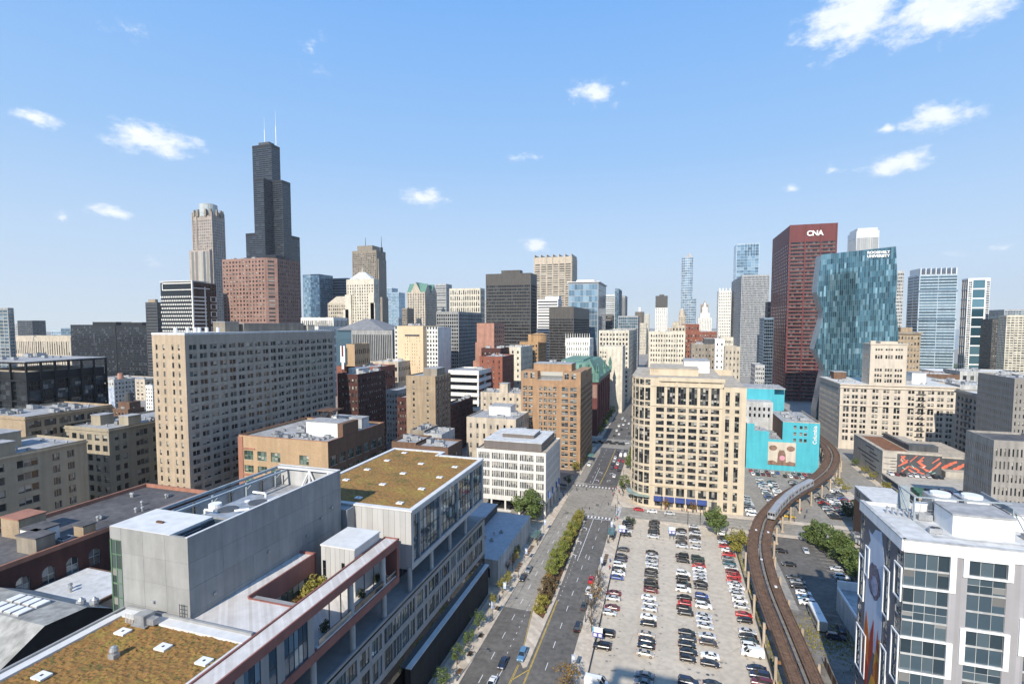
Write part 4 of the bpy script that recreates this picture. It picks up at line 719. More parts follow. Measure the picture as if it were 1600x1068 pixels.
for x in (u0 + 3.9, u0 + 11.3, u0 + 20.8, u0 + LS): b = MB(); b.box(x - .45, x + .45, -.35, 0, 56.8, 58.9); b.build('cornice_pier', M_DORM, t)
for z in (10.6, 47.4, 56.4): b = MB(); b.box(u0, u0 + LS, -.3, 0, z, z + .35); b.build('string_course', M_DORM, t)
b = MB(); b.box(u0 + 2.0, u0 + LS, -.22, 0, 9.95, 10.55); b.build('base_band', M_DORM2, t)
for c in (2.6, 7.3, 12.0, 16.7, 21.4, 26.0):
    if c < 25: b = MB(); b.q((u0 + c - .6, -.02, 5.6), (u0 + c + 3.7, -.02, 5.6), (u0 + c + 3.7, -1.5, 4.1), (u0 + c - .6, -1.5, 4.1)); b.box(u0 + c - .6, u0 + c + 3.7, -1.5, -1.45, 3.6, 4.1); b.build('awning', M_AWN, t)
b = MB(); b.prism([(p[0] - 2.0, p[1] - 2.0) for p in pts[:-1]] + [(u0, -2), (u0, 0)] + [(p[0] + .2, p[1] + .2) for p in pts[::-1]], 5.1, 5.5); b.build('canopy', mat('canopy_glass', (.25, .33, .30), rough=.3), t)
pent_part(t, 8, 30, 12, 40, 60.3, 63.4, M_DORM, M_RT); pent_part(t, 24, 36, 30, 50, 60.3, 66, M_WPAINT, M_RG, 'plant_room'); clutter(t, 9, 30, 14, 50, 60.4, 14, 5)
b = MB(); [b.box(8.6 + k * .9, 9.0 + k * .9, 11.8, 12, 62, 63.2) for k in range(4)]; b.build('louvre', M_DORM2, t)

# ================================================================ LONG TAN TOWER (many double windows)
M_TTAN = mat('tan_tower_brick', (.47, .375, .27), var=.13, brick=(.5, .17, .02, .8)); M_TSHADE = mat('tan_tower_brick_shaded', (.40, .355, .30), var=.12, brick=(.5, .17, .02, .85))  # east face brick greyed in its base colour to stand for shade
t = thing('long_brick_tower', 'long tan brick tower with shade-greyed east side, paired windows and white roof edge', 'building', (-208, 161.6, 0)); w_, d_, h_ = 18, 98.4, 80.2
b = MB(); g = MB(); rows = [(3.2 + i * 3.72, 3.2 + i * 3.72 + 2.25) for i in range(20)]
ops = facade(b, (0, 0, 0), 0, w_, h_, [(1.9, 3.0), (5.8, 6.9), (10.7, 11.8), (14.1, 15.2)], rows, .3); panes(g, (0, 0, 0), 0, ops, .3)
ce = []; u = 2.0
for i in range(19): ce.append((u - .15, u + 3.45)); u += 5.05
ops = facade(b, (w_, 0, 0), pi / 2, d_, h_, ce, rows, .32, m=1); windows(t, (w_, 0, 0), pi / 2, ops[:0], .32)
vis = [q_ for q_ in ops if q_[2] > 18]; low = [q_ for q_ in ops if q_[2] <= 18]
for (a0, a1, c0, c1) in vis: put('window', window_mesh(3.6, 2.25, 2, 1, M_TSHADE, G_DARK, .3, .32), t, fpt((w_, 0, 0), pi / 2, a0, -.32, c0), pi / 2)
panes(g, (w_, 0, 0), pi / 2, low, .32)
b.q((0, d_, 0), (0, 0, 0), (0, 0, h_), (0, d_, h_)); b.q((w_, d_, 0), (0, d_, 0), (0, d_, h_), (w_, d_, h_)); b.build('wall', [M_TTAN, M_TSHADE], t); g.build('window_glazing', G_BLIND, t, kind='stuff')
b = MB(); b.box(-.05, w_ + .15, -.1, d_ + .1, h_, h_ + .9); b.build('roof', M_RW, t)
for i in range(20): b = MB(); b.box(w_, w_ + .06, .3, d_ - .3, 2.6 + i * 3.72, 2.75 + i * 3.72); b.build('string_course', M_BEIGE, t)
pent_part(t, 3, 13, 36, 78, h_ + .9, h_ + 4.6, M_BROWNSTONE, M_RG); pent_part(t, 5, 12, 26, 34, h_ + .9, h_ + 5.4, M_BROWNSTONE, M_RG); pent_part(t, 8, 14, 80, 86, h_ + .9, h_ + 3.6, M_BEIGE)
for k in range(6): b = MB(); b.cyl(6 + (k % 3) * 3, 6 + k * 3.2, h_ + .9, h_ + 3, .7, n=8); b.build('roof_vent', M_WPAINT, t)

# ================================================================ TAN BRICK BLOCK WITH GREEN WINDOW FRAMES
t = thing('brick_school_block', 'tan brick flat roofed block with green window frames and red brick corner', 'building', (-176, 173.6, 0)); w_, d_, h_ = 45, 43, 36
M_YBRICK = mat('yellow_tan_brick', (.45, .315, .19), var=.1, brick=(.5, .17, .02, .85)); M_TERRA = mat('terracotta', (.33, .155, .105), var=.1)
b = MB(); g = MB(); rows = [(h_ - 14.6, h_ - 11.6), (h_ - 9.2, h_ - 5.2), (h_ - 20, h_ - 17)]; rows.sort()
ops = facade(b, (0, 0, 0), 0, w_, h_ + 1.2, [(2.6, 7.4), (9.6, 14.4), (16.6, 21.4), (31, 35.6)], rows, .4); windows(t, (0, 0, 0), 0, ops, .4, 3, 2, M_FRAMEG, G_GREEN, th=.25)
ops = facade(b, (w_, 0, 0), pi / 2, d_, h_ + 1.2, grid(d_, 7, .7, .6, .6), rows, .4, m=2); windows(t, (w_, 0, 0), pi / 2, ops, .4, 3, 2, M_FRAMEG, G_GREY, th=.2)
b.q((0, d_, 0), (0, 0, 0), (0, 0, h_ + 1.2), (0, d_, h_ + 1.2)); b.q((w_, d_, 0), (0, d_, 0), (0, d_, h_ + 1.2), (w_, d_, h_ + 1.2)); b.box(-.3, 2.2, -.3, 2.2, 0, h_ + .6, 1); b.box(.0, 8.5, -.25, -.0, h_ - 4.6, h_ - 4.0, 1); b.box(0, 8.5, -.25, 0, h_ - 16, h_ - 15.2, 1)
b.build('wall', [M_YBRICK, M_TERRA, M_BROWN], t); b = MB(); b.q((.3, .3, h_ + .2), (w_ - .3, .3, h_ + .2), (w_ - .3, d_ - .3, h_ + .2), (.3, d_ - .3, h_ + .2)); b.build('roof', M_RG, t)
b = MB(); [b.box(*q_, h_ + 1.2, h_ + 1.35) for q_ in ((-.1, w_ + .1, -.1, .4), (-.1, w_ + .1, d_ - .4, d_ + .1), (-.1, .4, .4, d_ - .4), (w_ - .4, w_ + .1, .4, d_ - .4))]; b.build('coping', M_TERRA, t)
pent_part(t, 25, 42.4, 12, 21, h_ + .2, h_ + 6.2, M_WPAINT, M_RG); b = MB(); b.box(42.4, 45.1, 10, 21.2, h_ - 2, h_ + 6.6); b.build('stair_tower_wall', M_BROWN, t)
pent_part(t, 36, 41, 30, 36, h_ + .2, h_ + 5, M_LGREY, M_RG, 'stair_house'); pent_part(t, 30, 35, 34, 38, h_ + .2, h_ + 4.5, M_LGREY, M_RG, 'stair_house'); pent_part(t, 20, 28, 36, 41, h_ + .2, h_ + 4, M_WPAINT, M_RG, 'stair_house')
b = MB(); [b.tube((x, y, h_ + 4.5), (x, y, h_ + 9), .2) for (x, y) in ((24, 24), (29, 24), (24, 29), (29, 29))]; b.box(22.5, 31, 22.5, 30.5, h_ + 9, h_ + 9.4); b.tube((24, 24, h_ + 5), (29, 24, h_ + 9), .12); b.tube((29, 24, h_ + 5), (29, 29, h_ + 9), .12); b.build('tank_stand', mat('rusty_steel', (.13, .07, .045)), t)
clutter(t, 10, 40, 2, 11, h_ + .2, 26, 31, (0, 3, 3)); clutter(t, 8, 22, 14, 30, h_ + .2, 8, 32, (0, 3))

# ================================================================ LEFT EDGE: TAR ROOF BRICK BLOCK, SHEDS, LOFTS
t = thing('tar_roof_block', 'dark red brick block with arched windows and a wide black tar roof', 'building', (-170, 48, 0)); w_, d_, h_ = 27, 80, 29.4
b = MB(); arch = [(h_ - 7.5, h_ - 3.2), (h_ - 13.6, h_ - 9.4), (h_ - 20, h_ - 15.6)]; arch.sort()
ops = facade(b, (w_, 0, 0), pi / 2, d_, h_ + .9, grid(d_ - 22, 11, .55, 1, 0) + [(d_ - 18, d_ - 11.5), (d_ - 9, d_ - 2.5)], arch, .4)
for q_ in ops: put('window', window_mesh(q_[1] - q_[0], q_[3] - q_[2], 2 if q_[1] - q_[0] < 4 else 3, 2, M_FRAMEW, G_GREY, .12), t, fpt((w_, 0, 0), pi / 2, q_[0], -.4, q_[2]), pi / 2)
for q_ in ops:          # brick arch heads
    if q_[1] - q_[0] < 4:
        c = (q_[0] + q_[1]) / 2; rad = (q_[1] - q_[0]) / 2; zt = q_[3]
        for sg in (-1, 1): b.q(*[fpt((w_, 0, 0), pi / 2, c + sg * rad, -.02, zt), fpt((w_, 0, 0), pi / 2, c + sg * rad, -.02, zt - rad), fpt((w_, 0, 0), pi / 2, c + sg * rad * .87, -.02, zt - rad * .5), fpt((w_, 0, 0), pi / 2, c + sg * rad * .5, -.02, zt - rad * .13), fpt((w_, 0, 0), pi / 2, c, -.02, zt)][::-sg])
b.q((0, 0, 0), (w_, 0, 0), (w_, 0, h_ + .9), (0, 0, h_ + .9)); b.q((0, d_, 0), (0, 0, 0), (0, 0, h_ + .9), (0, d_, h_ + .9)); b.q((w_, d_, 0), (0, d_, 0), (0, d_, h_ + .9), (w_, d_, h_ + .9)); b.build('wall', M_DRED, t)
b = MB(); b.q((0, 0, h_), (w_, 0, h_), (w_, d_, h_), (0, d_, h_)); b.build('roof', M_RD, t); b = MB(); [b.box(*q_, h_ + .0, h_ + 1.1) for q_ in ((-.1, .5, 0, d_), (w_ - .5, w_ + .1, 0, d_), (.5, w_ - .5, d_ - .5, d_ + .1))]; b.build('coping', M_TERRA, t)
pent_part(t, 4, 11, 38, 44, h_, h_ + 5.0, M_TAN, M_TERRA, 'stair_house'); pent_part(t, 15, 21, 36, 41, h_, h_ + 4.0, M_WPAINT, M_RD, 'stair_house'); pent_part(t, 19, 26, 33, 37, h_, h_ + 4.0, M_BROWNSTONE, M_RD, 'stair_house'); pent_part(t, 23, 26.5, 43, 46, h_, h_ + 3.2, M_TAN, M_RD, 'stair_house')
clutter(t, 4, 26, 48, 78, h_, 9, 3, (1, 3, 1)); clutter(t, 22, 26.6, 37, 43, h_, 6, 6, (0, 3)); clutter(t, 2, 26, 8, 32, h_, 5, 9, (1, 3))
t = thing('flat_roof_shed', 'low shed with pale flat roof between the dark brick block and the skylight shed', 'building', (-142.6, 55, 0)); b = MB(); b.box(0, 20, 0, 36, 0, 21.4); b.box(-.1, 20.1, -.1, 36.2, 21.4, 22.2, 1); b.build('wall', [M_BEIGE, M_BROWN], t)
b = MB(); b.q((.4, .4, 22.23), (19.6, .4, 22.23), (19.6, 35.6, 22.23), (.4, 35.6, 22.23)); b.build('roof', M_RW, t); [put('roof_vent', unit_mesh(1), t, (8 + k * 1.6, 27 - k, 22.2)) for k in range(2)]
b = MB(); b.box(20.2, 26, 30, 35, 0, 20); b.build('wall', M_CREAM, t); put('air_handler', unit_mesh(2), t, (23, 32, 20.0)); put('air_handler', unit_mesh(0), t, (22, 28, 18)); b = MB(); b.box(20.2, 27, 24.4, 30, 0, 18); b.build('annex', M_BROWN, t)
t = thing('skylight_shed', 'grey sloped roof shed with rows of skylights and dark brick end wall', 'building', (-142, 52, 0))
prof = [(0, 17.4), (6.0, 22.2), (13.2, 26.4), (20.8, 26.0), (25.8, 23.0), (26.0, 0), (0, 0)]
b = MB(); xe = 27
b.q(*[(xe, y, z) for (y, z) in prof[:0:-1] + prof[:1]][::-1]); b.q(*[(0, y, z) for (y, z) in prof]); b.q((0, 0, 0), (xe, 0, 0), (xe, 0, 17.4), (0, 0, 17.4)); b.q((xe, 26, 0), (0, 26, 0), (0, 25.8, 23), (xe, 25.8, 23)); b.build('wall', M_BLKBRICK, t)
b = MB(); [b.q((-.2, prof[i][0], prof[i][1] + .1), (xe + .2, prof[i][0], prof[i][1] + .1), (xe + .2, prof[i + 1][0], prof[i + 1][1] + .1), (-.2, prof[i + 1][0], prof[i + 1][1] + .1)) for i in range(4)]; b.build('roof', mat('weathered_grey_roof', (.33, .325, .30), var=.3, scale=.3, streak=1), t)
for i in range(4):
    for j in range(2): b = MB(); x = 9 + i * 2.5; y = 13.8 + j * 3.1; b.box(x, x + 2.0, y, y + 2.6, 26.1, 26.75); b.box(x + .1, x + 1.9, y + .1, y + 2.5, 26.75, 26.85, 1); b.build('skylight', [M_LGREY, M_WPAINT], t)
for (x, y) in ((22.5, 22.6), (25, 23.6)): b = MB(); b.cyl(x, y, 23.5, 25.2, .75, n=10); b.cyl(x, y, 25.2, 25.9, .95, .8, n=10); b.cyl(x, y, 25.9, 26.5, .6, .2, n=10); b.build('roof_vent', M_MECH, t)
def loft(name, label, x, y, w, d, h, wm, cols_e, rows_, seed, S=None, nx=3):
    t = thing(name, label, 'building', (x, y, 0)); b = MB(); g = MB(); z = (w, 0, 0)
    ops = facade(b, z, pi / 2, d, h + 1, cols_e, rows_, .4)
    for q_ in ops: put('window', window_mesh(q_[1] - q_[0], q_[3] - q_[2], nx if q_[1] - q_[0] > 2.4 else 1, 1, M_BROWNSTONE if nx == 3 else M_FRAME, G_DARK, .3 if nx == 3 else .1), t, fpt(z, pi / 2, q_[0], -.4, q_[2]), pi / 2)
    if S: ops = facade(b, (0, 0, 0), 0, w, h + 1, S, rows_, .4); panes(g, (0, 0, 0), 0, ops, .4)
    else: b.q((0, 0, 0), (w, 0, 0), (w, 0, h + 1), (0, 0, h + 1))
    b.q((0, d, 0), (0, 0, 0), (0, 0, h + 1), (0, d, h + 1)); b.q((w, d, 0), (0, d, 0), (0, d, h + 1), (w, d, h + 1)); b.build('wall', wm, t)
    if g.f: g.build('window_glazing', G_DARK, t, kind='stuff')
    b = MB(); b.q((0, 0, h), (w, 0, h), (w, d, h), (0, d, h)); b.build('roof', M_RG, t); b = MB(); b.box(w, w + .5, -.2, d + .2, h - .4, h + .3); b.box(-.2, w, -.4, 0, h - .4, h + .3); b.build('cornice', wm, t); clutter(t, 1, w - 1, 2, d - 2, h, 22, seed); return t
M_LOFT = mat('grey_tan_loft_stone', (.33, .285, .21), var=.1)
rws = [(38 - 4.6 - i * 4.6 - .1, 38 - 4.6 - i * 4.6 + 2.6) for i in range(8)][::-1]
t = loft('stone_loft', 'grey-tan stone loft with arched triple windows and cluttered roof at the left edge', -250, 52, 29, 91, 38, M_LOFT, [(2, 4.2), (6, 8.2)] + sum([[(u, u + 6.4)] for u in (14, 25, 36, 47, 58, 68)], []) + [(79, 81.4), (84, 86.4)], rws, 41)
pent_part(t, 3, 14, 66, 78, 38, 44, M_LOFT, M_RG); pent_part(t, 18, 25, 62, 70, 38, 42.5, M_LOFT, M_RG, 'stair_house')
t = loft('stone_loft', 'grey-tan stone loft with paired windows next to the long tan tower', -262, 160, 28.5, 60, 38, M_LOFT, [(2.5, 4.4), (6, 7.9)] + [(u, u + 5.6) for u in (12, 20, 28, 36, 44)] + [(52, 54), (56, 58)], rws, 42, grid(28.5, 6, .6))
pent_part(t, 6, 12, 8, 14, 38, 42.5, M_LOFT, M_RG, 'stair_house'); pent_part(t, 18, 24, 12, 18, 38, 42, M_LOFT, M_RG, 'stair_house')
rws = [(44.2 - 4.2 - i * 4.3, 44.2 - 4.2 - i * 4.3 + 2.8) for i in range(9)][::-1]
t = loft('tan_loft_block', 'tan loft block with wide factory windows below the black framed building', -296, 146, 34, 36, 44.2, M_TAN, grid(36, 6, .8, .6, .6), rws, 43, nx=4)
a0 = atX(40, 567, -300); a1 = atX(165, 566, -300)
t = thing('black_frame_block', 'black glass building with an exposed dark steel frame above the tan lofts', 'building', (-345, a0.y, 0)); w_, d_, h_ = 45, a1.y - a0.y, 66
b = MB(); b.box(.6, w_ - .6, .6, d_ - .6, 0, h_ - 5.0); b.box(1, w_ - 1, 1, d_ - 1, h_ - 5, h_ - 4.8, 1); b.build('core', [M_BLACK, M_RT], t)
for j in range(11):
    for i in range(6):
        put('window', window_mesh(d_ / 6 - .5, 4.6, 4, 2, M_FRAME, G_GREY if (i + j) % 2 else G_BLACK, .12), t, (w_ - .55, .25 + i * d_ / 6, 1 + j * 5.1), pi / 2)
    for i in range(4): put('window', window_mesh(w_ / 4 - .5, 4.6, 4, 2, M_FRAME, G_BLACK, .12), t, (.25 + i * w_ / 4, .55, 1 + j * 5.1))
for i in range(7): b = MB(); b.box(w_ - .3, w_ + .5, i * d_ / 6 - .4, i * d_ / 6 + .4, 0, h_); b.build('frame_post', M_BLACK, t)
for i in range(4): b = MB(); b.box(i * w_ / 4 - .4, i * w_ / 4 + .4, -.5, .3, 0, h_); b.build('frame_post', M_BLACK, t)
for z in (0.6, 15.6, 25.8, 36, 46.2, 56.4, h_ - .8): b = MB(); b.box(w_ - .25, w_ + .4, 0, d_, z, z + .7); b.box(0, w_, -.4, .2, z, z + .7); b.build('frame_beam', M_BLACK, t)
b = MB(); b.box(-1, w_ + .45, -.45, d_ + .4, h_, h_ + .35); b.build('roof', M_RG, t); clutter(t, 2, w_ - 2, 2, d_ - 2, h_ + .3, 8, 44)

# ================================================================ THE CITY BEYOND
def foot(Y, xl, xr, yt, side=None, depth=None):
    """footprint and height of a grid-aligned block from its south face"""
    a = atY(xl, yt, Y); b_ = atY(xr, yt, Y); z = (a.z + b_.z) / 2
    if side is not None: depth = (atX(side, yt, b_.x).y if side > xr else atX(side, yt, a.x).y) - Y
    return a.x, b_.x, Y, Y + max(4, min(depth or 30, 140)), z
def tower(name, label, Y, xl, xr, yt, side=None, depth=None, n=(8, 12), f=(.6, .6), ns=None, wm=M_LIME, gm=None, rm=None, rec=.3, cap=1.2, z0=0, par=.8, indiv='', nxny=(2, 1), fm=None, pent=None, base=0, group=None, cl=0, fs=None, mz=0, gE=None, cat='building', par_=None):
    """generic block: n=(columns, storeys) on the south face, f=(width, height) share of glass"""
    x0, x1, y0, y1, z = foot(Y, xl, xr, yt, side, depth); w = x1 - x0; d = y1 - y0
    t = thing(name, label, cat, (x0, y0, 0), 0, group)
    nx, ny = n; rows = grid(z, ny, f[1], base, cap); m_ = mz or w * .02
    cols = grid(w, nx, f[0], m_, m_)
    k = ns or max(2, round(nx * d / w)); fs = fs or f; cols2 = grid(d, k, fs[0], m_, m_); rows2 = grid(z, ny, fs[1], base, cap)
    left = (xl + xr) / 2 < 1045
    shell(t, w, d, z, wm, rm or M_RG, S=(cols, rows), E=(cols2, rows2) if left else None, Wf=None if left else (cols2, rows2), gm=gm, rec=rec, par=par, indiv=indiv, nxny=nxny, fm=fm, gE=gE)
    for p in (pent or []):
        u0, u1, v0, v1, hh = p[:5]; pent_part(t, w * u0, w * u1, d * v0, d * v1, z, z + hh, p[5] if len(p) > 5 else wm, rm or M_RG)
    if cl: clutter(t, 1, w - 1, 1, d - 1, z, cl, int(xl))
    t['_dim'] = (w, d, z); return t
def dims(t): v = tuple(t['_dim']); del t['_dim']; return v
def add(t, name, m, fn, **k): b = MB(); fn(b); return b.build(name, m, t, **k)
M_BLUEST2 = mat('blue_steel', (.16, .22, .28), rough=.4); M_STEEL = mat('grey_steel_grid', (.35, .36, .37), rough=.5); M_PALEBL = mat('pale_blue_metal', (.42, .5, .56), rough=.4)
# ---- far left
tower('glass_tower', 'pale glass tower cut off at the far left edge of the skyline', 420, -30, 12, 482, depth=6, n=(6, 24), f=(.85, .7), gm=G_BLUE, wm=M_GREY)
tower('office_block', 'dark navy office block far off beyond the tan courthouse', 900, 27, 50, 501, depth=30, n=(8, 16), f=(.8, .6), gm=G_BLACK, wm=M_DGREY); tower('office_block', 'small pale grey block next to the far dark navy office', 930, 14, 27, 505, depth=30, n=(5, 14), f=(.7, .5), wm=M_LGREY)
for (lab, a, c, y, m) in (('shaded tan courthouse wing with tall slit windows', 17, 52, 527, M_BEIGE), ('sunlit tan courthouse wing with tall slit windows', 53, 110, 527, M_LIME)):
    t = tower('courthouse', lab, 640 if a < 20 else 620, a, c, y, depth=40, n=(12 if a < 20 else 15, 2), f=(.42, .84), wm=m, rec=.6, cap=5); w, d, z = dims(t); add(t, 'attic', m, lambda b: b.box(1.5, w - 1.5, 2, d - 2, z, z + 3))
tower('glass_block', 'small pale blue glass block behind the tan courthouse', 900, 80, 95, 517, depth=30, n=(5, 10), f=(.85, .75), gm=G_BLUE2, wm=M_PALEBL); tower('glass_block', 'teal glass block behind the tan courthouse', 850, 95, 111, 513, depth=30, n=(6, 12), f=(.85, .75), gm=G_BLUE, wm=M_BLUEST2)
tower('black_glass_slab', 'wide black glass office slab with a pale left side', 560, 110, 180, 508, depth=40, n=(24, 22), f=(.94, .88), gm=G_BLACK, wm=M_BLACK, rec=.1, pent=[(.38, .9, .2, .8, 5)]); tower('black_glass_slab', 'black glass slab with reflections next to the dark striped tower', 540, 181, 228, 509, depth=40, n=(18, 22), f=(.9, .85), gm=G_BLACK, wm=M_BLACK, rec=.15, pent=[(0, .7, .2, .8, 5)])
tower('striped_tower', 'dark grey striped office tower left of the white patterned tower', 470, 227, 245, 473, 252, n=(1, 30), f=(.96, .45), ns=1, gm=G_BLACK, wm=M_DGREY, pent=[(.2, .8, .2, .8, 4, M_TAN)])
# ---- patterned tower: staggered white panels over dark glass
x0, x1, y0, y1, z = foot(380, 249.5, 300, 441, 338); w, d = x1 - x0, y1 - y0
t = thing('patterned_tower', 'dark glass tower with staggered white panels and a white framed top', 'building', (x0, y0, 0)); add(t, 'glass_body', [G_BLACK, M_RG], lambda b: (b.box(.3, w - .3, .3, d - .3, 0, z - .3),))
nf = 34; fh = z / nf
b = MB()
for j in range(9, nf - 3):
    for i in range(9):
        for (a, c) in ((.06, .40), (.56, .92)):
            u = (i + a + (.25 if j % 2 else 0)) * w / 9
            if u + .38 * w / 9 < w: b.box(u, u + .27 * w / 9, -.02, .3, j * fh, j * fh + fh * .42)
b.build('white_panels', M_WHITE, t, kind='stuff')
for j in range(9, nf - 3): add(t, 'balcony_band', M_WHITE, lambda b: b.box(w - .02, w + .25, .5, d * .55, j * fh, j * fh + fh * .3))
for j in range(9, nf - 3, 2): add(t, 'balcony_frame', M_WHITE, lambda b: (b.box(w - .1, w + .5, d * .72, d * .96, j * fh, j * fh + .4), b.box(w - .1, w + .5, d * .72, d * .96, (j + 1.3) * fh, (j + 1.3) * fh + .4), b.box(w - .1, w + .5, d * .72, d * .74, j * fh, (j + 1.3) * fh), b.box(w - .1, w + .5, d * .94, d * .96, j * fh, (j + 1.3) * fh)))
add(t, 'white_frame', M_WHITE, lambda b: (b.box(w - .9, w + .4, -.3, .9, 0, z + .8), b.box(3, w - .9, -.3, .4, z - 7.6, z - 6.8), b.box(3, 3.8, -.3, .4, z - 6.8, z - 1.4), b.box(3.8, w - .9, -.3, .4, z - 1.4, z - .6), b.box(-.2, w + .4, -.4, d * .7, z + .8, z + 1.4), b.box(w - .1, w + .4, d * .48, d * .52, 0, z - 4), b.box(w - .1, w + .4, .9, d * .7, z - 6, z - 5.2)))
add(t, 'roof', M_RG, lambda b: b.box(.5, w - .5, .5, d - .5, z - .3, z + .2))
# ---- crowned granite tower
Y = 640; t = tower('crowned_tower', 'tall pale granite tower with turreted crown and round glass lantern', Y, 300.5, 331, 338, 351, n=(9, 56), f=(.5, .55), wm=mat('grey_granite', (.36, .31, .27)), gm=G_GREY, cap=5); w, d, z = dims(t); M_GG = mat('grey_granite', (.36, .31, .27))
add(t, 'lower_wing', [M_GG], lambda b: b.box(-2.5, w * .98, -6, d * .6, 0, z * .79)); add(t, 'wing_glazing', G_GREY, lambda b: [b.box(w * k, w * k + w * .12, -6.06, -5.98, 12, z * .78) for k in (.05, .25, .45, .65, .82)])
add(t, 'corner_pier', M_GG, lambda b: [b.box(x - .9, x + .9, -1, .6, 0, z + 6) for x in (0, w * .22, w)])
for (u, v) in ((.08, .05), (.92, .05), (.92, .95), (.08, .95), (.3, .0), (.7, .0), (1, .4), (1, .7)): add(t, 'crown_turret', M_SALMON if False else M_BROWNSTONE, lambda b: (b.box(w * u - 2, w * u + 2, d * v - 2, d * v + 2, z, z + 7), b.box(w * u - 1.3, w * u + 1.3, d * v - 1.3, d * v + 1.3, z + 7, z + 11)))
add(t, 'lantern', mat('lantern_glass', (.42, .45, .45), rough=.3), lambda b: (b.cyl(w * .5, d * .5, z, z + 20, w * .33, n=24), b.cyl(w * .5, d * .5, z + 20, z + 21, w * .26, n=24)))
# ---- the black stepped tower
Y = 790; xs = [atY(p, 370, Y).x for p in (384, 399.5, 415, 429.5)]; tw = (xs[3] - xs[0]) / 3; x0 = xs[0]; zt = lambda y: atY(410, y, Y + tw).z
h110, h90, h66, h50 = zt(226), zt(284), zt(367), zt(402)
t = thing('stepped_tower', 'tallest black tower of bundled square tubes with two white antennas', 'skyscraper', (x0, Y, 0))
H9 = {(0, 0): h66, (1, 0): h90, (2, 0): h50, (0, 1): h110, (1, 1): h110, (2, 1): h90, (0, 2): h50, (1, 2): h90, (2, 2): h66}
M_SEARS = mat('black_aluminium', (.028, .034, .044), rough=.4, spec=.6, var=.1)
for (i, j), hh in H9.items():
    b = MB(); g = MB(); nf = int(hh / 3.9); rows = grid(hh, nf, .48, 0, 7); ox, oy = i * tw, j * tw
    for (o, a) in (((ox, oy, 0), 0), ((ox + tw, oy, 0), pi / 2)):
        ops = facade(b, o, a, tw, hh, [(.15, tw / 3 - .1), (tw / 3 + .1, tw * 2 / 3 - .1), (tw * 2 / 3 + .1, tw - .15)], rows, .25); panes(g, o, a, ops, .25)
    b.q((ox, oy + tw, 0), (ox, oy, 0), (ox, oy, hh), (ox, oy + tw, hh)); b.q((ox + tw, oy + tw, 0), (ox, oy + tw, 0), (ox, oy + tw, hh), (ox + tw, oy + tw, hh)); b.q((ox, oy, hh), (ox + tw, oy, hh), (ox + tw, oy + tw, hh), (ox, oy + tw, hh)); b.build('tube', M_SEARS, t); g.build('window_glazing', G_BLACK, t, kind='stuff')
    for zz in {h for h in (hh - 6,) }: add(t, 'louvre_band', M_BLACK, lambda b: b.box(ox - .05, ox + tw + .05, oy - .05, oy + tw + .05, zz, zz + 5))
add(t, 'roof_plant', M_DGREY, lambda b: (b.box(tw * .5, tw * 1.6, tw * 1.2, tw * 1.8, h110, h110 + 6),))
for (px, top) in ((412.5, 181), (430, 173)):
    q_ = atY(px, top, Y + tw * 1.5); add(t, 'antenna', M_WPAINT, lambda b: (b.tube((q_.x - x0, tw * 1.5, h110), (q_.x - x0, tw * 1.5, h110 + (q_.z - h110) * .55), .7, 8), b.tube((q_.x - x0, tw * 1.5, h110 + (q_.z - h110) * .55), (q_.x - x0, tw * 1.5, q_.z), .3, 8, r1=.12)))
# ---- pink block and neighbours
x0, x1, y0, y1, z = foot(420, 346.8, 413, 404, 457.5); ch = atY(423.7, 404, 420).x - x1; w = x1 - x0; d = y1 - y0
t = thing('pink_granite_block', 'broad pink granite office block with small square windows and chamfered corner', 'building', (x0, y0, 0)); b = MB(); g = MB(); rows = grid(z, 38, .5, 0, 1.5)
for (o, a, L, n_) in (((0, 0, 0), 0, w, 13), ((w, 0, 0), pi / 4, ch * 1.41, 1), ((w + ch, ch, 0), pi / 2, d - ch, 11)):
    ops = facade(b, o, a, L, z, grid(L, n_, .5), rows, .4); panes(g, o, a, ops, .4)
b.q((0, d, 0), (0, 0, 0), (0, 0, z), (0, d, z)); b.q((w + ch, d, 0), (0, d, 0), (0, d, z), (w + ch, d, z)); b.q((0, 0, z), (w, 0, z), (w + ch, ch, z), (w + ch, d, z), (0, d, z)); b.build('wall', M_PINK, t); g.build('window_glazing', G_DARK, t, kind='stuff')
for x in (w * .1, w * .35, w * .6): add(t, 'roof_unit', M_MECH, lambda b: b.box(x, x + 4, 6, 10, z, z + 2))
tower('blue_glass_tower', 'blue reflective glass tower right of the black stepped tower', 960, 472.8, 499, 429, 520, n=(9, 36), f=(.92, .86), gm=G_BLUE2, gE=G_BLUE, wm=M_BLUEST2, rec=.15)
tower('dark_glass_tower', 'dark blue banded glass tower beside the blue reflective tower', 1010, 519, 543, 435, depth=40, n=(1, 30), f=(.98, .6), gm=G_BLACK, wm=M_BLUEST2)
t = tower('granite_tower', 'tall grey-brown granite tower with stepped shoulders and two black masts', 900, 550, 588, 392, 602.5, n=(14, 54), f=(.5, .6), wm=M_BROWNSTONE, cap=4, gm=G_DARK); w, d, z = dims(t)
add(t, 'upper_block', M_BROWNSTONE, lambda b: b.box(w * .18, w * .8, d * .1, d * .9, z, z + 11)); add(t, 'shoulder', M_BROWNSTONE, lambda b: (b.box(-2, w + 3, 3, d - 3, 0, z * .93), b.box(-2.5, w + 8, 6, d - 6, 0, z * .6)))
for u in (.36, 1.02): add(t, 'mast', M_BLACK, lambda b: (b.tube((w * u, d * .5, z), (w * u, d * .5, z + 30), .8, 6, r1=.3), b.box(w * u - 2, w * u + 2, d * .5 - 2, d * .5 + 2, z, z + 8)))
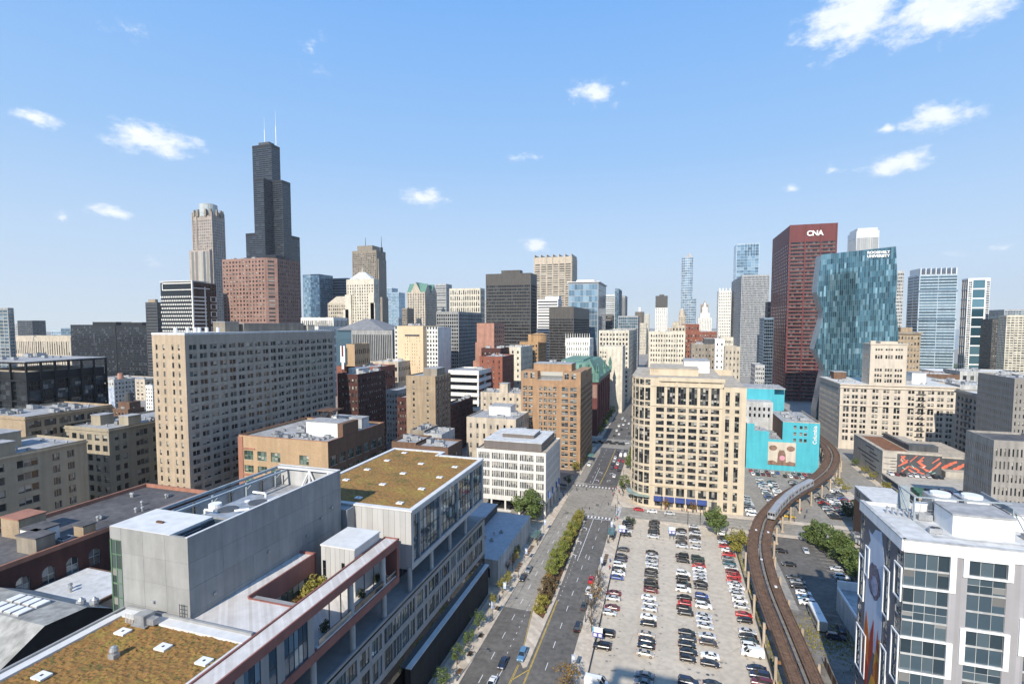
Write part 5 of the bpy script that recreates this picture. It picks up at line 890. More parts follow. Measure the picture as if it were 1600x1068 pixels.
t = tower('pyramid_roof_tower', 'cream stepped limestone tower with a pale pyramid roof and small statue', 620, 541, 584, 437, 592, n=(11, 34), f=(.42, .62), wm=M_CREAM, gm=G_DARK, cap=6, rec=.6); w, d, z = dims(t)
add(t, 'pyramid_roof', mat('pale_metal_roof', (.5, .52, .52), rough=.4), lambda b: b.prism([(w * .06, d * .06), (w * .94, d * .06), (w * .94, d * .94), (w * .06, d * .94)], z, z + 11, 0, [(w * .4, d * .4), (w * .6, d * .4), (w * .6, d * .6), (w * .4, d * .6)]))
add(t, 'statue', M_BEIGE, lambda b: (b.cyl(w * .5, d * .5, z + 11, z + 17, 1.2, .5, n=8), b.cyl(w * .5, d * .5, z + 17, z + 19, .6, .3, n=8)))
for (u0, u1, hh) in ((-.12, .1, .72), (.9, 1.06, .78), (-.02, .2, .86), (.82, 1.03, .88)): add(t, 'side_bay', M_CREAM, lambda b: b.box(w * u0, w * u1, -2.5, d * .8, 0, z * hh))
t = tower('hip_roof_block', 'tan office block with hipped stone top left of the cream pyramid tower', 660, 512, 540, 474, depth=30, n=(8, 22), f=(.55, .55), wm=M_LIME); w, d, z = dims(t); add(t, 'hip_roof', M_LIME, lambda b: b.prism([(0, 0), (w, 0), (w, d), (0, d)], z, z + 11, 0, [(w * .3, d * .3), (w * .8, d * .3), (w * .8, d * .7), (w * .3, d * .7)]))
tower('white_low_office', 'low white gridded office with satellite dishes behind the long tan tower', 560, 470, 521, 497, depth=30, n=(16, 8), f=(.6, .7), wm=M_WHITE, gm=G_DARK, cl=8)
t = tower('exchange_block', 'dark grey exchange block with vertical stripes and sloping hipped roof', 440, 549, 613, 517, depth=50, n=(22, 1), f=(.55, .94), wm=M_GREY, gm=G_BLACK, rec=.5); w, d, z = dims(t)
add(t, 'hip_roof', mat('slate_grey_roof', (.20, .205, .215)), lambda b: b.prism([(-18, 0), (w * .8, 0), (w * .8, d), (-18, d)], z + .9, z + 12, 0, [(2, d * .4), (w * .15, d * .4), (w * .15, d * .6), (2, d * .6)])); add(t, 'glass_wing', G_BLUE, lambda b: b.box(-20, -.1, 3, d, 0, z + .8))
tower('blue_far_tower', 'far pale blue tower seen past the granite tower', 1500, 604, 612, 450, depth=40, n=(4, 40), f=(.9, .8), gm=G_BLUE2, wm=M_PALEBL); tower('blue_far_tower', 'far blue tower slightly lower past the granite tower', 1450, 611, 623, 457, depth=40, n=(5, 40), f=(.9, .8), gm=G_BLUE2, wm=M_PALEBL)
# ---- narrow tan prison tower
x0, x1, y0, y1, z = foot(400, 620.5, 661, 509, None, 34); w, d = x1 - x0, y1 - y0; t = thing('slit_window_tower', 'smooth tan concrete tower with scattered slit windows and white gridded sides', 'building', (x0, y0, 0)); b = MB(); g = MB(); M_SMTAN = mat('smooth_tan_concrete', (.60, .46, .30), var=.05)
ops = facade(b, (0, 0, 0), 0, w, z, grid(w * .55, 6, .16, 0, 0) and [(w * .3 + i * w * .09, w * .3 + i * w * .09 + .35) for i in range(7)], [(8 + j * 2.9, 8 + j * 2.9 + 1.5) for j in range(int((z - 14) / 2.9))], .4, skip=lambda u, v: (int(u * 7) + int(v * 3)) % 3 == 0); panes(g, (0, 0, 0), 0, ops, .4)
b.box(0, w, .5, d, 0, z); b.box(w * .3, w * .86, -.15, .02, z - 9, z - 7.4, 1); b.build('wall', [M_SMTAN, M_DGREY], t); g.build('window_slits', G_BLACK, t, kind='stuff')
for (a, c) in ((-6, -.1), (w + .1, w + 11)):
    b = MB(); g = MB(); ops = facade(b, (a, 6, 0), 0, c - a, z - 1, grid(c - a, 2 if a < 0 else 4, .6), grid(z, 22, .6), .4); panes(g, (a, 6, 0), 0, ops, .4); b.box(a, c, 6.5, d, 0, z - 1); b.build('side_wing', M_WHITE, t); g.build('wing_glazing', G_GREY, t, kind='stuff')
clutter(t, 2, w - 2, 4, d - 2, z, 6, 77)
t = tower('gabled_tower', 'pinkish tower with green gabled roofs', 850, 635.5, 664, 457, 682.5, n=(7, 30), f=(.5, .6), wm=M_BEIGE, gm=G_GREY); w, d, z = dims(t)
def gable(b, x0, x1, yy, dd, h, ax):
    if ax == 'S': b.q((x0, yy, z), (x1, yy, z), ((x0 + x1) / 2, yy, z + h)); b.q((x0, yy, z), ((x0 + x1) / 2, yy, z + h), ((x0 + x1) / 2, yy + dd, z + h), (x0, yy + dd, z), m=1); b.q((x1, yy, z), (x1, yy + dd, z), ((x0 + x1) / 2, yy + dd, z + h), ((x0 + x1) / 2, yy, z + h), m=1)
    else: b.q((yy, x0, z), (yy, x1, z), (yy, (x0 + x1) / 2, z + h)); b.q((yy, x0, z), (yy, (x0 + x1) / 2, z + h), (yy - dd, (x0 + x1) / 2, z + h), (yy - dd, x0, z), m=1); b.q((yy, x1, z), (yy - dd, x1, z), (yy - dd, (x0 + x1) / 2, z + h), (yy, (x0 + x1) / 2, z + h), m=1)
add(t, 'gable_roof', [M_BEIGE, M_PATINA], lambda b: (gable(b, w * .22, w * .78, -.3, d, 19, 'S'), gable(b, 0, d * .45, w + .3, w, 17, 'E'), gable(b, d * .5, d, w + .3, w, 17, 'E'), b.prism([(1, 1), (w - 1, 1), (w - 1, d - 1), (1, d - 1)], z, z + 15, 1, [(2, d * .4), (w - 2, d * .4), (w - 2, d * .6), (2, d * .6)])))
tower('grey_slab', 'plain grey banded slab behind the green gabled tower', 960, 680, 697, 444, 706, n=(1, 34), f=(.97, .5), wm=M_LGREY, gm=G_GREY); tower('cream_grid_tower', 'cream gridded office tower with vertical piers behind the dark grid block', 860, 702, 750.5, 451, 757.5, n=(14, 14), f=(.5, .72), wm=M_CREAM, gm=G_DARK)
tower('slim_dark_tower', 'slim dark old tower left of the green gabled tower', 800, 628, 636, 482, depth=25, n=(3, 26), f=(.5, .6), wm=M_BROWNSTONE)
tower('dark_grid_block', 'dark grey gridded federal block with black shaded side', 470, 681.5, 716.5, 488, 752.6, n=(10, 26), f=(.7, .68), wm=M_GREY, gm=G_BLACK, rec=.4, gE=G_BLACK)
# ---- mid left fillers
t = tower('billboard_block', 'small tan block with a white and red sign on its roof', 330, 541, 554, 539, 578, n=(3, 9), f=(.01, .01), ns=8, fs=(.5, .5), wm=M_YBRICK); w, d, z = dims(t)
q0 = atY(531.5, 540, 327); q1 = atY(539, 566, 327); o = tag(MB() and put('roof_sign', None, None, (q0.x, 327, 0)), 'white vertical sign with a red pencil-like stripe beside the small tan block', 'sign')
add(o, 'board', [M_WPAINT, M_CNA], lambda b: (b.box(0, q1.x - q0.x, 0, .4, q1.z, q0.z), b.box((q1.x - q0.x) * .3, (q1.x - q0.x) * .68, -.06, 0, q1.z + (q0.z - q1.z) * .35, q0.z, 1), b.prism([((q1.x - q0.x) * .25, 0), ((q1.x - q0.x) * .75, 0), ((q1.x - q0.x) * .75, .4), ((q1.x - q0.x) * .25, .4)], q1.z - 5, q1.z))); add(o, 'post', M_DGREY, lambda b: b.box(1, 1.5, .5, 1, 0, q1.z))
t = tower('dark_brick_lofts', 'dark maroon brick loft block with ornate top behind the tan tower', 268, 527, 559, 586, 602, n=(6, 12), f=(.5, .55), wm=M_DRED, gm=G_BLIND, cl=6, rm=M_RW, pent=[(.1, .6, .3, .7, 3, M_LGREY)])
tower('narrow_green_block', 'narrow grey-green block right of the dark maroon lofts', 318, 603, 621, 611, depth=26, n=(4, 9), f=(.5, .5), wm=M_GREY, rm=M_RG); tower('small_red_block', 'small red brick block left of the tan lofts', 300, 620, 635, 622, depth=20, n=(4, 8), f=(.5, .5), wm=M_DRED)
tower('low_tan_block', 'low pale tan block with white roof behind the maroon lofts', 380, 575, 622, 566, depth=30, n=(10, 6), f=(.7, .4), wm=M_BEIGE, rm=M_RW, cl=5); tower('low_brick_block', 'low brick block with greenish roof equipment behind the maroon lofts', 330, 526, 590, 574, depth=25, n=(10, 5), f=(.5, .5), wm=M_RED, rm=M_RG, cl=10)
t = tower('tan_brick_lofts', 'tan and dark red brick loft tower with two columns of small windows', 262, 634.5, 680, 589, 704, n=(2, 16), f=(.14, .5), ns=5, fs=(.45, .6), wm=M_TAN, gm=G_BLIND, rm=M_RG); w, d, z = dims(t); pent_part(t, w * .5, w * .95, d * .2, d * .7, z, z + 4.5, M_BROWNSTONE); add(t, 'side_cladding', M_RED, lambda b: [b.box(w, w + .15, d * k, d * k + .8, 0, z) for k in (0, .19, .39, .58, .78, .96)])
t = tower('red_brick_wing', 'dark red brick loft wing beside the tan loft tower', 300, 690, 704, 634, 739, n=(3, 10), f=(.5, .55), wm=M_DRED, gm=G_GREY, rm=M_RD, cl=4)
for (lab, a, c, y, Y_, m) in (('small flat roofed block with pale roof in front of the tan lofts', 641, 663, 674, 232, M_BROWNSTONE), ('small grey block with white roof next to the tan lofts', 662, 690, 680, 226, M_LGREY), ('low brick block with cluttered terrace beyond the green roof', 612, 650, 693, 205, M_BROWN), ('low brown block beside the side street beyond the green roof', 650, 700, 700, 200, M_BROWN)): tower('low_flat_block', lab, Y_, a, c, y, depth=16, n=(4, 4), f=(.5, .5), wm=m, rm=M_RG, cl=7)
tower('brown_brick_block', 'squat tan brick block with flat grey roof behind the white office', 258, 729, 806, 655, depth=26, n=(7, 6), f=(.3, .5), wm=M_BEIGE, gm=G_DARK, rm=M_RG, cl=9, pent=[(.3, .75, .5, .9, 5, M_WPAINT)])
tower('beige_hotel', 'beige hotel block with cream corner stripes between brick towers', 318, 751, 815, 615, depth=20, n=(6, 9), f=(.3, .45), wm=M_BEIGE, gm=G_BLIND, rm=M_RG, cl=10, pent=[(.4, .6, .3, .6, 6)])
t = tower('parking_garage', 'white striped multi-storey parking garage behind the lofts', 352, 700.5, 748, 580, depth=30, n=(1, 9), f=(.98, .5), wm=M_WHITE, gm=G_BLACK, rm=M_RG, rec=1.5, cl=4)
tower('red_brick_tower', 'square red brick tower with narrow windows', 380, 749, 785, 558, 803, n=(4, 13), f=(.18, .5), wm=M_RED, gm=G_BLIND, rm=M_RG, cl=8); tower('maroon_block', 'low maroon block with overhanging cornice left of the cream block', 425, 752, 782, 545, depth=25, n=(8, 8), f=(.4, .5), wm=M_DRED, cl=5)
t = tower('salmon_tower', 'salmon brick tower with stepped left edge', 440, 745, 772, 506, 788, n=(4, 20), f=(.01, .01), ns=5, fs=(.5, .5), wm=M_SALMON, gm=G_BLACK); w, d, z = dims(t); add(t, 'stepped_bay', M_SALMON, lambda b: (b.box(-2, 0, 1, d, 0, z * .8), b.box(-4.5, -2, 2, d, 0, z * .6), b.box(-6, -4.5, 2, d, 0, z * .45)))
tower('cream_brick_block', 'cream brick block with cluttered roof in front of the brown domed block', 450, 780.5, 814, 543, 832, n=(4, 11), f=(.3, .45), wm=M_CREAM, gm=G_DARK, rm=M_RW, cl=12)
t = tower('domed_brown_block', 'golden brown terracotta block with a rounded penthouse', 500, 812, 841, 535, 854, n=(6, 16), f=(.5, .6), wm=mat('golden_terracotta', (.40, .25, .13)), gm=G_DARK); w, d, z = dims(t); add(t, 'round_penthouse', mat('golden_terracotta', (.40, .25, .13)), lambda b: (b.cyl(w * .9, d * .35, z, z + 8, w * .42, n=20), b.cyl(w * .9, d * .35, z + 8, z + 9.5, w * .45, w * .2, n=20), b.box(w * .3, w * 1.05, d * .3, d * .9, z, z + 8)))
def banded(name, label, Y, xl, xr, yt, side, nf, wm, gm, cap, pent=None, nb=12): return tower(name, label, Y, xl, xr, yt, side, n=(nb, nf), f=(.86, .62), wm=wm, gm=gm, cap=cap, rec=.35, pent=pent, rm=M_RD)
M_BRZ = mat('dark_bronze_steel', (.085, .078, .07), rough=.5)
banded('federal_tower', 'broad dark bronze steel federal tower with flat penthouse', 700, 759, 829.5, 428, 839, 30, M_BRZ, G_BLACK, 15, [(.3, .72, .3, .7, 6)], 26); banded('federal_tower', 'smaller dark bronze federal tower beside the blue glass block', 600, 858, 896.5, 480, 921, 28, M_BRZ, G_BLACK, 13, None, 16)
t = tower('curved_base_tower', 'pale granite tower with rows of dark windows and notched top', 1000, 834.5, 894, 402, 902, n=(6, 46), f=(.84, .5), wm=M_BEIGE, gm=G_DARK, cap=12, rec=.5); w, d, z = dims(t)
for i in range(7): add(t, 'roof_fin', M_BEIGE, lambda b: b.box(w * i / 6.2, w * i / 6.2 + 1.5, -1.2, d, 0, z + 6))
tower('white_striped_office', 'white striped office block in front of the pale granite tower', 850, 839.5, 872, 468, 878, n=(1, 26), f=(.98, .45), wm=M_WPAINT, gm=G_DARK, pent=[(.35, 1, .2, .8, 6, M_WPAINT)])
t = tower('blue_glass_block', 'pale blue glass block with white flat cap and dark reflections', 760, 888, 935, 442, 947, n=(10, 16), f=(.96, .93), wm=M_STEEL, gm=G_BLUE2, gE=G_BLUE, rec=.12); w, d, z = dims(t); add(t, 'cap', M_WPAINT, lambda b: (b.box(-2, w + 2, -2, d + 2, z + 1, z + 2), b.box(w * .2, w * .8, d * .2, d * .8, z + 2, z + 6)))
tower('striped_blue_tower', 'blue and white striped tower right of the pale blue glass block', 1100, 945.5, 961, 461, depth=40, n=(1, 36), f=(.98, .55), wm=M_WHITE, gm=G_BLUE); tower('thin_glass_tower', 'thin dark blue glass tower edge right of the striped blue tower', 1090, 961, 967, 451, 972, n=(2, 40), f=(.9, .8), wm=M_BLUEST2, gm=G_BLUE)
tower('grey_far_tower', 'grey far tower with vertical stripes', 1300, 968, 977, 462, 980.5, n=(7, 1), f=(.5, .95), wm=M_GREY, gm=G_DARK); tower('glass_mid_block', 'grey-blue glass block with dark core below the far grey tower', 900, 966, 997, 494, depth=40, n=(10, 20), f=(.9, .8), wm=M_STEEL, gm=G_BLUE); tower('dark_mid_block', 'small dark block with balconies in front of the striped blue tower', 940, 944, 957, 492, depth=30, n=(5, 18), f=(.6, .5), wm=M_BRZ)
# corn-cob round tower
x0, x1, y0, y1, z = foot(1650, 992, 1007, 487, None, 30); t = thing('round_tower', 'round dark ribbed tower with a small white drum on top', 'building', ((x0 + x1) / 2, 1650, 0)); R0 = (x1 - x0) / 2
add(t, 'rib_storeys', [M_BROWNSTONE, M_BLACK], lambda b: [b.cyl(0, 0, k * z / 50, k * z / 50 + z / 80, R0, n=20) for k in range(50)]); add(t, 'core', M_BLACK, lambda b: b.cyl(0, 0, 0, z, R0 * .86, n=16)); add(t, 'drum', M_WPAINT, lambda b: b.cyl(0, 0, z, z + 14, R0 * .3, n=12))
tower('cream_far_tower', 'plain cream far tower beside the round ribbed tower', 1500, 1007.5, 1014, 491, depth=30, n=(4, 36), f=(.4, .5), wm=M_CREAM)
t = tower('crenellated_block', 'white neo-gothic block with spiky finials along its roof', 460, 884, 921, 530, depth=26, n=(10, 14), f=(.36, .55), wm=M_WHITE, gm=G_DARK); w, d, z = dims(t)
for k in range(11): add(t, 'finial', M_WHITE, lambda b: b.prism([(w * k / 10 - .5, -.4), (w * k / 10 + .5, -.4), (w * k / 10 + .5, .6), (w * k / 10 - .5, .6)], z - 6, z + 5.5, 0, [(w * k / 10 - .15, 0), (w * k / 10 + .15, 0), (w * k / 10 + .15, .3), (w * k / 10 - .15, .3)]))
tower('cream_department_block', 'cream terracotta block with many square windows left of the road', 560, 936, 983, 517, 996, n=(9, 15), f=(.55, .55), wm=M_CREAM, gm=G_DARK, cl=8, fs=(.5, .5)); t = tower('blank_wall_block', 'cream block with a tall blank side wall by the road', 492, 936, 973, 542, depth=30, n=(2, 16), f=(.01, .01), wm=M_CREAM, rm=M_RG); w, d, z = dims(t); g = MB(); panes(g, (0, -.02, 0), 0, [(1 + i * 2.2, 2.4 + i * 2.2, z - 6 - j * 4, z - 4.2 - j * 4) for i in range(3) for j in range(6)], 0); g.build('window_glazing', G_DARK, t, kind='stuff')
# ---- library with green copper roof
t = thing('library', 'red brick library with green copper roof and owl-like ornaments', 'building', (-88, 384, 0)); w, d, z = 37.5, 86, 41
b = MB(); g = MB(); ops = facade(b, (w, 0, 0), pi / 2, d, z, grid(d, 6, .55, 4, 4), [(8, 38)], 1.6); panes(g, (w, 0, 0), pi / 2, ops, 1.6); ops = facade(b, (0, 0, 0), 0, w, z, [(5, 9), (13, 24), (28, 32)], [(8, 38)], 1.2); panes(g, (0, 0, 0), 0, ops, 1.2)
b.q((0, d, 0), (0, 0, 0), (0, 0, z), (0, d, z)); b.q((w, d, 0), (0, d, 0), (0, d, z), (w, d, z)); b.build('wall', mat('library_brick', (.15, .05, .045), brick=(.5, .17, .02, .8)), t); g.build('window_glazing', G_BLACK, t, kind='stuff')
add(t, 'gallery', M_PINK, lambda b: b.box(w - 11, w - .3, -.2, .0, z - 12, z - 2)); add(t, 'cornice', M_PATINA, lambda b: b.box(-.8, w + 1, -1, d + .8, z, z + 3))
add(t, 'copper_roof', M_PATINA, lambda b: (b.prism([(0, 0), (w, 0), (w, d), (0, d)], z + 3, z + 14, 0, [(10, 6), (w - 8, 6), (w - 8, d - 6), (10, d - 6)]), b.prism([(w - 14, -1), (w + .8, -1), (w + .8, 12), (w - 14, 12)], z + 3, z + 17, 0, [(w - 7, -.5), (w - 6, -.5), (w - 6, 12), (w - 7, 12)])))
for (x, y) in ((w, 0), (w - 6.5, -1), (w, d * .5), (w, d - 1), (w - 13, -.5)): add(t, 'roof_ornament', M_PATINA, lambda b: (b.cyl(x, y, z + 3, z + 8, 1.6, 1.2, n=8), b.cyl(x, y, z + 8, z + 14, 1.8, .3, n=8), b.prism([(x - .3, y - 3), (x + .3, y - 3), (x + .3, y + 3), (x - .3, y + 3)], z + 8, z + 13, 0, [(x - .2, y - 4.5), (x + .2, y - 4.5), (x + .2, y + 4.5), (x - .2, y + 4.5)])))
add(t, 'skylight_roof', M_PATINA, lambda b: b.box(6, w - 14, 20, d - 12, z + 12, z + 15))
# ---- centre right
tower('white_window_block', 'white terracotta block with an even grid of square windows', 620, 1014, 1071, 519, depth=30, n=(13, 13), f=(.5, .5), wm=M_CREAM, gm=G_DARK, cl=10, mz=1.5); t = tower('dark_top_tower', 'white far tower with a dark block top', 1500, 1024, 1043, 481, depth=30, n=(6, 34), f=(.4, .5), wm=M_WHITE); w, d, z = dims(t); add(t, 'dark_top', M_BRZ, lambda b: (b.box(0, w, 0, d, z + 1, z + 34), b.box(w * .3, w * .7, d * .3, d * .7, z + 34, z + 38)))
x0, x1, y0, y1, z = foot(1600, 1065, 1084, 402, None, 36); w = x1 - x0; t = thing('rounded_glass_tower', 'tall slim rounded blue glass tower with a lower shoulder', 'skyscraper', (x0, 1600, 0))
for (a, c, dd, hh) in ((0, 1, 0, z), (.35, 1.32, -12, atY(1080, 467, 1600).z)):
    cx, r_ = (a + c) / 2 * w, (c - a) / 2 * w; b = MB(); g = MB(); P_ = [(cx + r_ * cos(k * pi / 8), dd + 18 + 18 * sin(k * pi / 8)) for k in range(8, 17)]
    for k in range(8): (xa, ya), (xb, yb) = P_[k], P_[k + 1]; L = sqrt((xb - xa) ** 2 + (yb - ya) ** 2); ops = facade(b, (xa, ya, 0), atan2(yb - ya, xb - xa), L, hh, [(.3, L - .1)], grid(hh, int(hh / 7), .8), .3); panes(g, (xa, ya, 0), atan2(yb - ya, xb - xa), ops, .3)
    b.prism(P_, hh - .5, hh); b.build('tower_wall', M_ALU, t); g.build('window_glazing', G_BLUE2, t, kind='stuff')
add(t, 'spire_base', M_STEEL, lambda b: (b.box(w * .3, w * .9, 12, 22, z, z + 7), b.box(w * .55, w * .8, 14, 20, z + 7, z + 14)))
t = tower('wedding_cake_tower', 'white tiered terracotta tower far behind the red brick blocks', 1650, 1091, 1112, 497, depth=30, n=(8, 26), f=(.4, .5), wm=M_WHITE); w, d, z = dims(t); add(t, 'tiers', M_WHITE, lambda b: (b.box(w * .15, w * .85, 4, d - 4, z, z + 16), b.box(w * .3, w * .7, 8, d - 8, z + 16, z + 34), b.cyl(w * .5, d * .5, z + 34, z + 48, w * .12, w * .05, n=10)))
t = tower('tan_hip_tower', 'tan far tower with a dark hipped top', 1750, 1095.5, 1107, 476, depth=25, n=(5, 40), f=(.4, .5), wm=M_TAN); w, d, z = dims(t); add(t, 'hip_roof', M_BROWNSTONE, lambda b: b.prism([(w * .2, 3), (w * .8, 3), (w * .8, d - 3), (w * .2, d - 3)], z, z + 12, 0, [(w * .45, d * .45), (w * .55, d * .45), (w * .55, d * .55), (w * .45, d * .55)]))
t = tower('domed_tan_tower', 'slim tan tower with a rounded stepped top before the rounded glass tower', 900, 1060.5, 1071, 494, depth=14, n=(4, 28), f=(.4, .5), wm=M_BEIGE); w, d, z = dims(t); add(t, 'rounded_top', M_BEIGE, lambda b: (b.cyl(w / 2, d / 2, z, z + 9, w * .48, w * .4, n=14), b.cyl(w / 2, d / 2, z + 9, z + 14, w * .32, w * .08, n=14)))
tower('red_brick_hotel', 'upper red brick block behind the white grid windowed block', 720, 1066, 1093, 507, depth=30, n=(6, 12), f=(.4, .5), wm=M_RED, rm=M_RD); tower('red_brick_row', 'wide red brick block with fire escapes behind the grey-brown block', 645, 1070, 1120, 519, depth=25, n=(13, 12), f=(.45, .55), wm=M_RED, gm=G_BLIND, rm=M_RG, cl=5); tower('tan_frame_block', 'small tan block with an open roof frame above the white windowed block', 660, 1050, 1071, 509, depth=20, n=(4, 14), f=(.5, .5), wm=M_LIME, pent=[(.05, .5, .1, .6, 5), (.6, .98, .1, .6, 1)])
tower('grey_brown_block', 'grey-brown stone block with an even grid of small windows behind the dormitory', 432, 1080.5, 1117.5, 539, depth=24, n=(7, 14), f=(.36, .42), wm=M_BROWNSTONE, gm=G_DARK, cl=4, pent=[(.55, .95, .2, .8, 5, M_DGREY)]); tower('white_sliver_block', 'narrow bright white block with paired windows behind the dormitory', 428, 1117.5, 1132, 531, depth=20, n=(2, 16), f=(.35, .4), wm=M_WPAINT, gm=G_DARK); tower('cream_rear_block', 'cream block peeping over the tan block behind the dormitory', 470, 1126, 1146, 528, depth=20, n=(6, 18), f=(.5, .5), wm=M_CREAM); tower('tan_rear_block', 'tan brick block with two window columns behind the dormitory', 420, 1132.5, 1157, 543, depth=22, n=(4, 14), f=(.34, .42), wm=M_LIME, gm=G_DARK)
for (lab, Y_, a, c, y, m) in (('far white block on the skyline beside the white tiered tower', 1400, 1112, 1122, 518, M_WHITE), ('far grey block between the dark topped tower and the rounded tower', 1350, 1043, 1060, 512, M_BEIGE), ('far cream block left of the dark topped tower', 1450, 1000, 1010, 505, M_CREAM), ('far tan block on the skyline right of the white tower', 1300, 1084, 1096, 516, M_LIME), ('far grey slab low on the skyline past the granite tower', 1500, 590, 606, 488, M_GREY), ('far glass block low on the skyline past the blue towers', 1300, 622, 632, 497, M_LGREY), ('far pale block between the grey slab and the cream tower', 1350, 752, 762, 468, M_LGREY)): tower('far_block', lab, Y_, a, c, y, depth=30, n=(5, 20), f=(.5, .5), wm=m)
t = tower('mansard_tower', 'white old tower with a chimneyed mansard top left of the steel grid tower', 1000, 1123, 1143, 455, depth=30, n=(7, 26), f=(.42, .5), wm=M_WHITE, gm=G_GREY); w, d, z = dims(t); [add(t, 'chimney', M_WHITE, lambda b: b.box(w * u, w * u + 2, 2, 4, z, z + 6)) for u in (.05, .3, .55, .85)]
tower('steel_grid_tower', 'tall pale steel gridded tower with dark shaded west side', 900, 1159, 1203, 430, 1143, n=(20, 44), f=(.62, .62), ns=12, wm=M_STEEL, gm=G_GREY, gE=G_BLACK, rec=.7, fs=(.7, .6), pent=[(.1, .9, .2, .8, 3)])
t = tower('pale_blue_tower', 'tall pale blue glass tower with vertical slots at the top', 1400, 1151, 1187, 381, 1147, n=(6, 40), f=(.97, .9), ns=3, wm=M_PALEBL, gm=G_BLUE2, rec=.15); w, d, z = dims(t); [add(t, 'top_slot', G_BLACK, lambda b: b.box(w * u, w * u + 1.2, -.1, .3, z - 30, z)) for u in (.4, .52, .64, .76, .88)]
tower('blue_black_block', 'dark blue glass block left of the red tower', 640, 1194, 1209, 497, depth=30, n=(5, 24), f=(.9, .8), wm=M_BLUEST2, gm=G_BLACK); tower('low_grey_block', 'low grey block at the foot of the dark blue glass block', 600, 1180, 1195, 571, depth=30, n=(5, 8), f=(.6, .5), wm=M_LGREY); tower('striped_rear_block', 'thin dark and cream block behind the dark blue glass block', 800, 1200, 1212, 472, depth=20, n=(3, 28), f=(.5, .5), wm=M_BRZ)
# ---- red tower with letters
G_CNA = glass('red_tower_glass', (.02, .015, .018), (.10, .09, .09), .3, .08)
t = tower('red_tower', 'tall flat red steel tower with white letters near its top', 622, 1235, 1308, 351, 1208, n=(3, 44), f=(.95, .62), ns=10, fs=(.72, .62), wm=M_CNA, gm=G_CNA, cap=17, rec=.4, rm=M_RD, indiv='S', nxny=(6, 1), fm=M_FRAME, mz=.6); w, d, z = dims(t)
for u in (.0, .333, .667, 1.0): add(t, 'red_pier', M_CNA, lambda b: b.box(w * u - .6, w * u + .6, -.55, 0, 0, z + .8))
lt = put('letters', text_mesh('CNA', 7.5, M_WPAINT, .4, .25, .92), t, (w * .36, -.75, z - 11.5)); lt.rotation_euler = (pi / 2, 0, 0)
t = tower('white_slab_tower', 'tall white slab tower with thin vertical stripes behind the teal glass tower', 1250, 1338.5, 1374, 361, 1325, n=(24, 1), f=(.55, .955), ns=12, wm=M_ALU, gm=G_GREY, rec=.8, cap=7); w, d, z = dims(t); add(t, 'top', M_ALU, lambda b: b.box(w * .06, w * .94, d * .05, d * .95, z, z + 7))
# ---- teal zig-zag glass tower: the west edge swings in and out up its height
Y = 452; px0 = [(1275, 640), (1288, 575), (1272, 545), (1287, 492), (1276, 455), (1283, 400)]; px1 = [(1404, 640), (1399, 575), (1404, 530), (1399, 480), (1402, 440), (1399.5, 392)]
t = thing('zigzag_glass_tower', 'teal glass university tower with zig-zag edges and white letters at its top', 'skyscraper', (125, Y, 0))
zl = sorted({0.0} | {atY(1340, y, Y).z for y in (640, 575, 545, 530, 492, 455, 400, 393)}); zl = [0.0]; zt_ = atY(1340, 396, Y).z; NS = 34; fh = zt_ / NS
def edge(pp, zz):
    L_ = sorted([(atY(p[0], p[1], Y).z, atY(p[0], p[1], Y).x) for p in pp]); 
    if zz <= L_[0][0]: return L_[0][1]
    for (za, xa), (zb, xb) in zip(L_, L_[1:]):
        if zz <= zb: return xa + (xb - xa) * (zz - za) / (zb - za)
    return L_[-1][1]
sl = lambda u: 4.5 * u     # roof rises to the east
bW = MB(); gl = [MB() for _ in range(4)]; NC = 44; rz_ = random.Random(8)
G_RO = [glass('teal_pane_%s' % k, c, [min(1, x * 1.35) for x in c], .3, .035, .62, .02, wscale=.07) for k, c in (('deep', (.05, .125, .165)), ('mid', (.07, .165, .21)), ('pale', (.14, .265, .315)), ('bright', (.24, .385, .44)))]
run = [0] * NC; cc_ = [0] * NC; XA = min(atY(p[0], p[1], Y).x for p in px0); XB = max(atY(p[0], p[1], Y).x for p in px1)
for j in range(NS):
    z0_, z1_ = j * fh, (j + 1) * fh
    for i in range(NC):
        def pt(u, zz): xa, xb = edge(px0, zz), edge(px1, zz); xx = min(max(XA + (XB - XA) * u, xa), xb); return (xx - 125, 0, zz + (sl((xx - XA) / (XB - XA)) * zz / zt_))
        if run[i] <= 0 or rz_.random() < .45: run[i] = rz_.randint(1, 2); cc_[i] = rz_.choices((0, 1, 2, 3), (4, 5, 3.2, 1.0))[0]
        run[i] -= 1; e_ = .04; gl_i = cc_[i]
        if abs(pt((i + 1) / NC, z0_)[0] - pt(i / NC, z0_)[0]) < .05 and abs(pt((i + 1) / NC, z1_)[0] - pt(i / NC, z1_)[0]) < .05: continue
        gl[gl_i].q(pt(i / NC + .001, z0_ + e_), pt((i + 1) / NC - .001, z0_ + e_), pt((i + 1) / NC - .001, z1_ - e_), pt(i / NC + .001, z1_ - e_))
for k in range(4): gl[k].build('glass_panes', G_RO[k], t, kind='stuff')
b = MB(); dd = 15
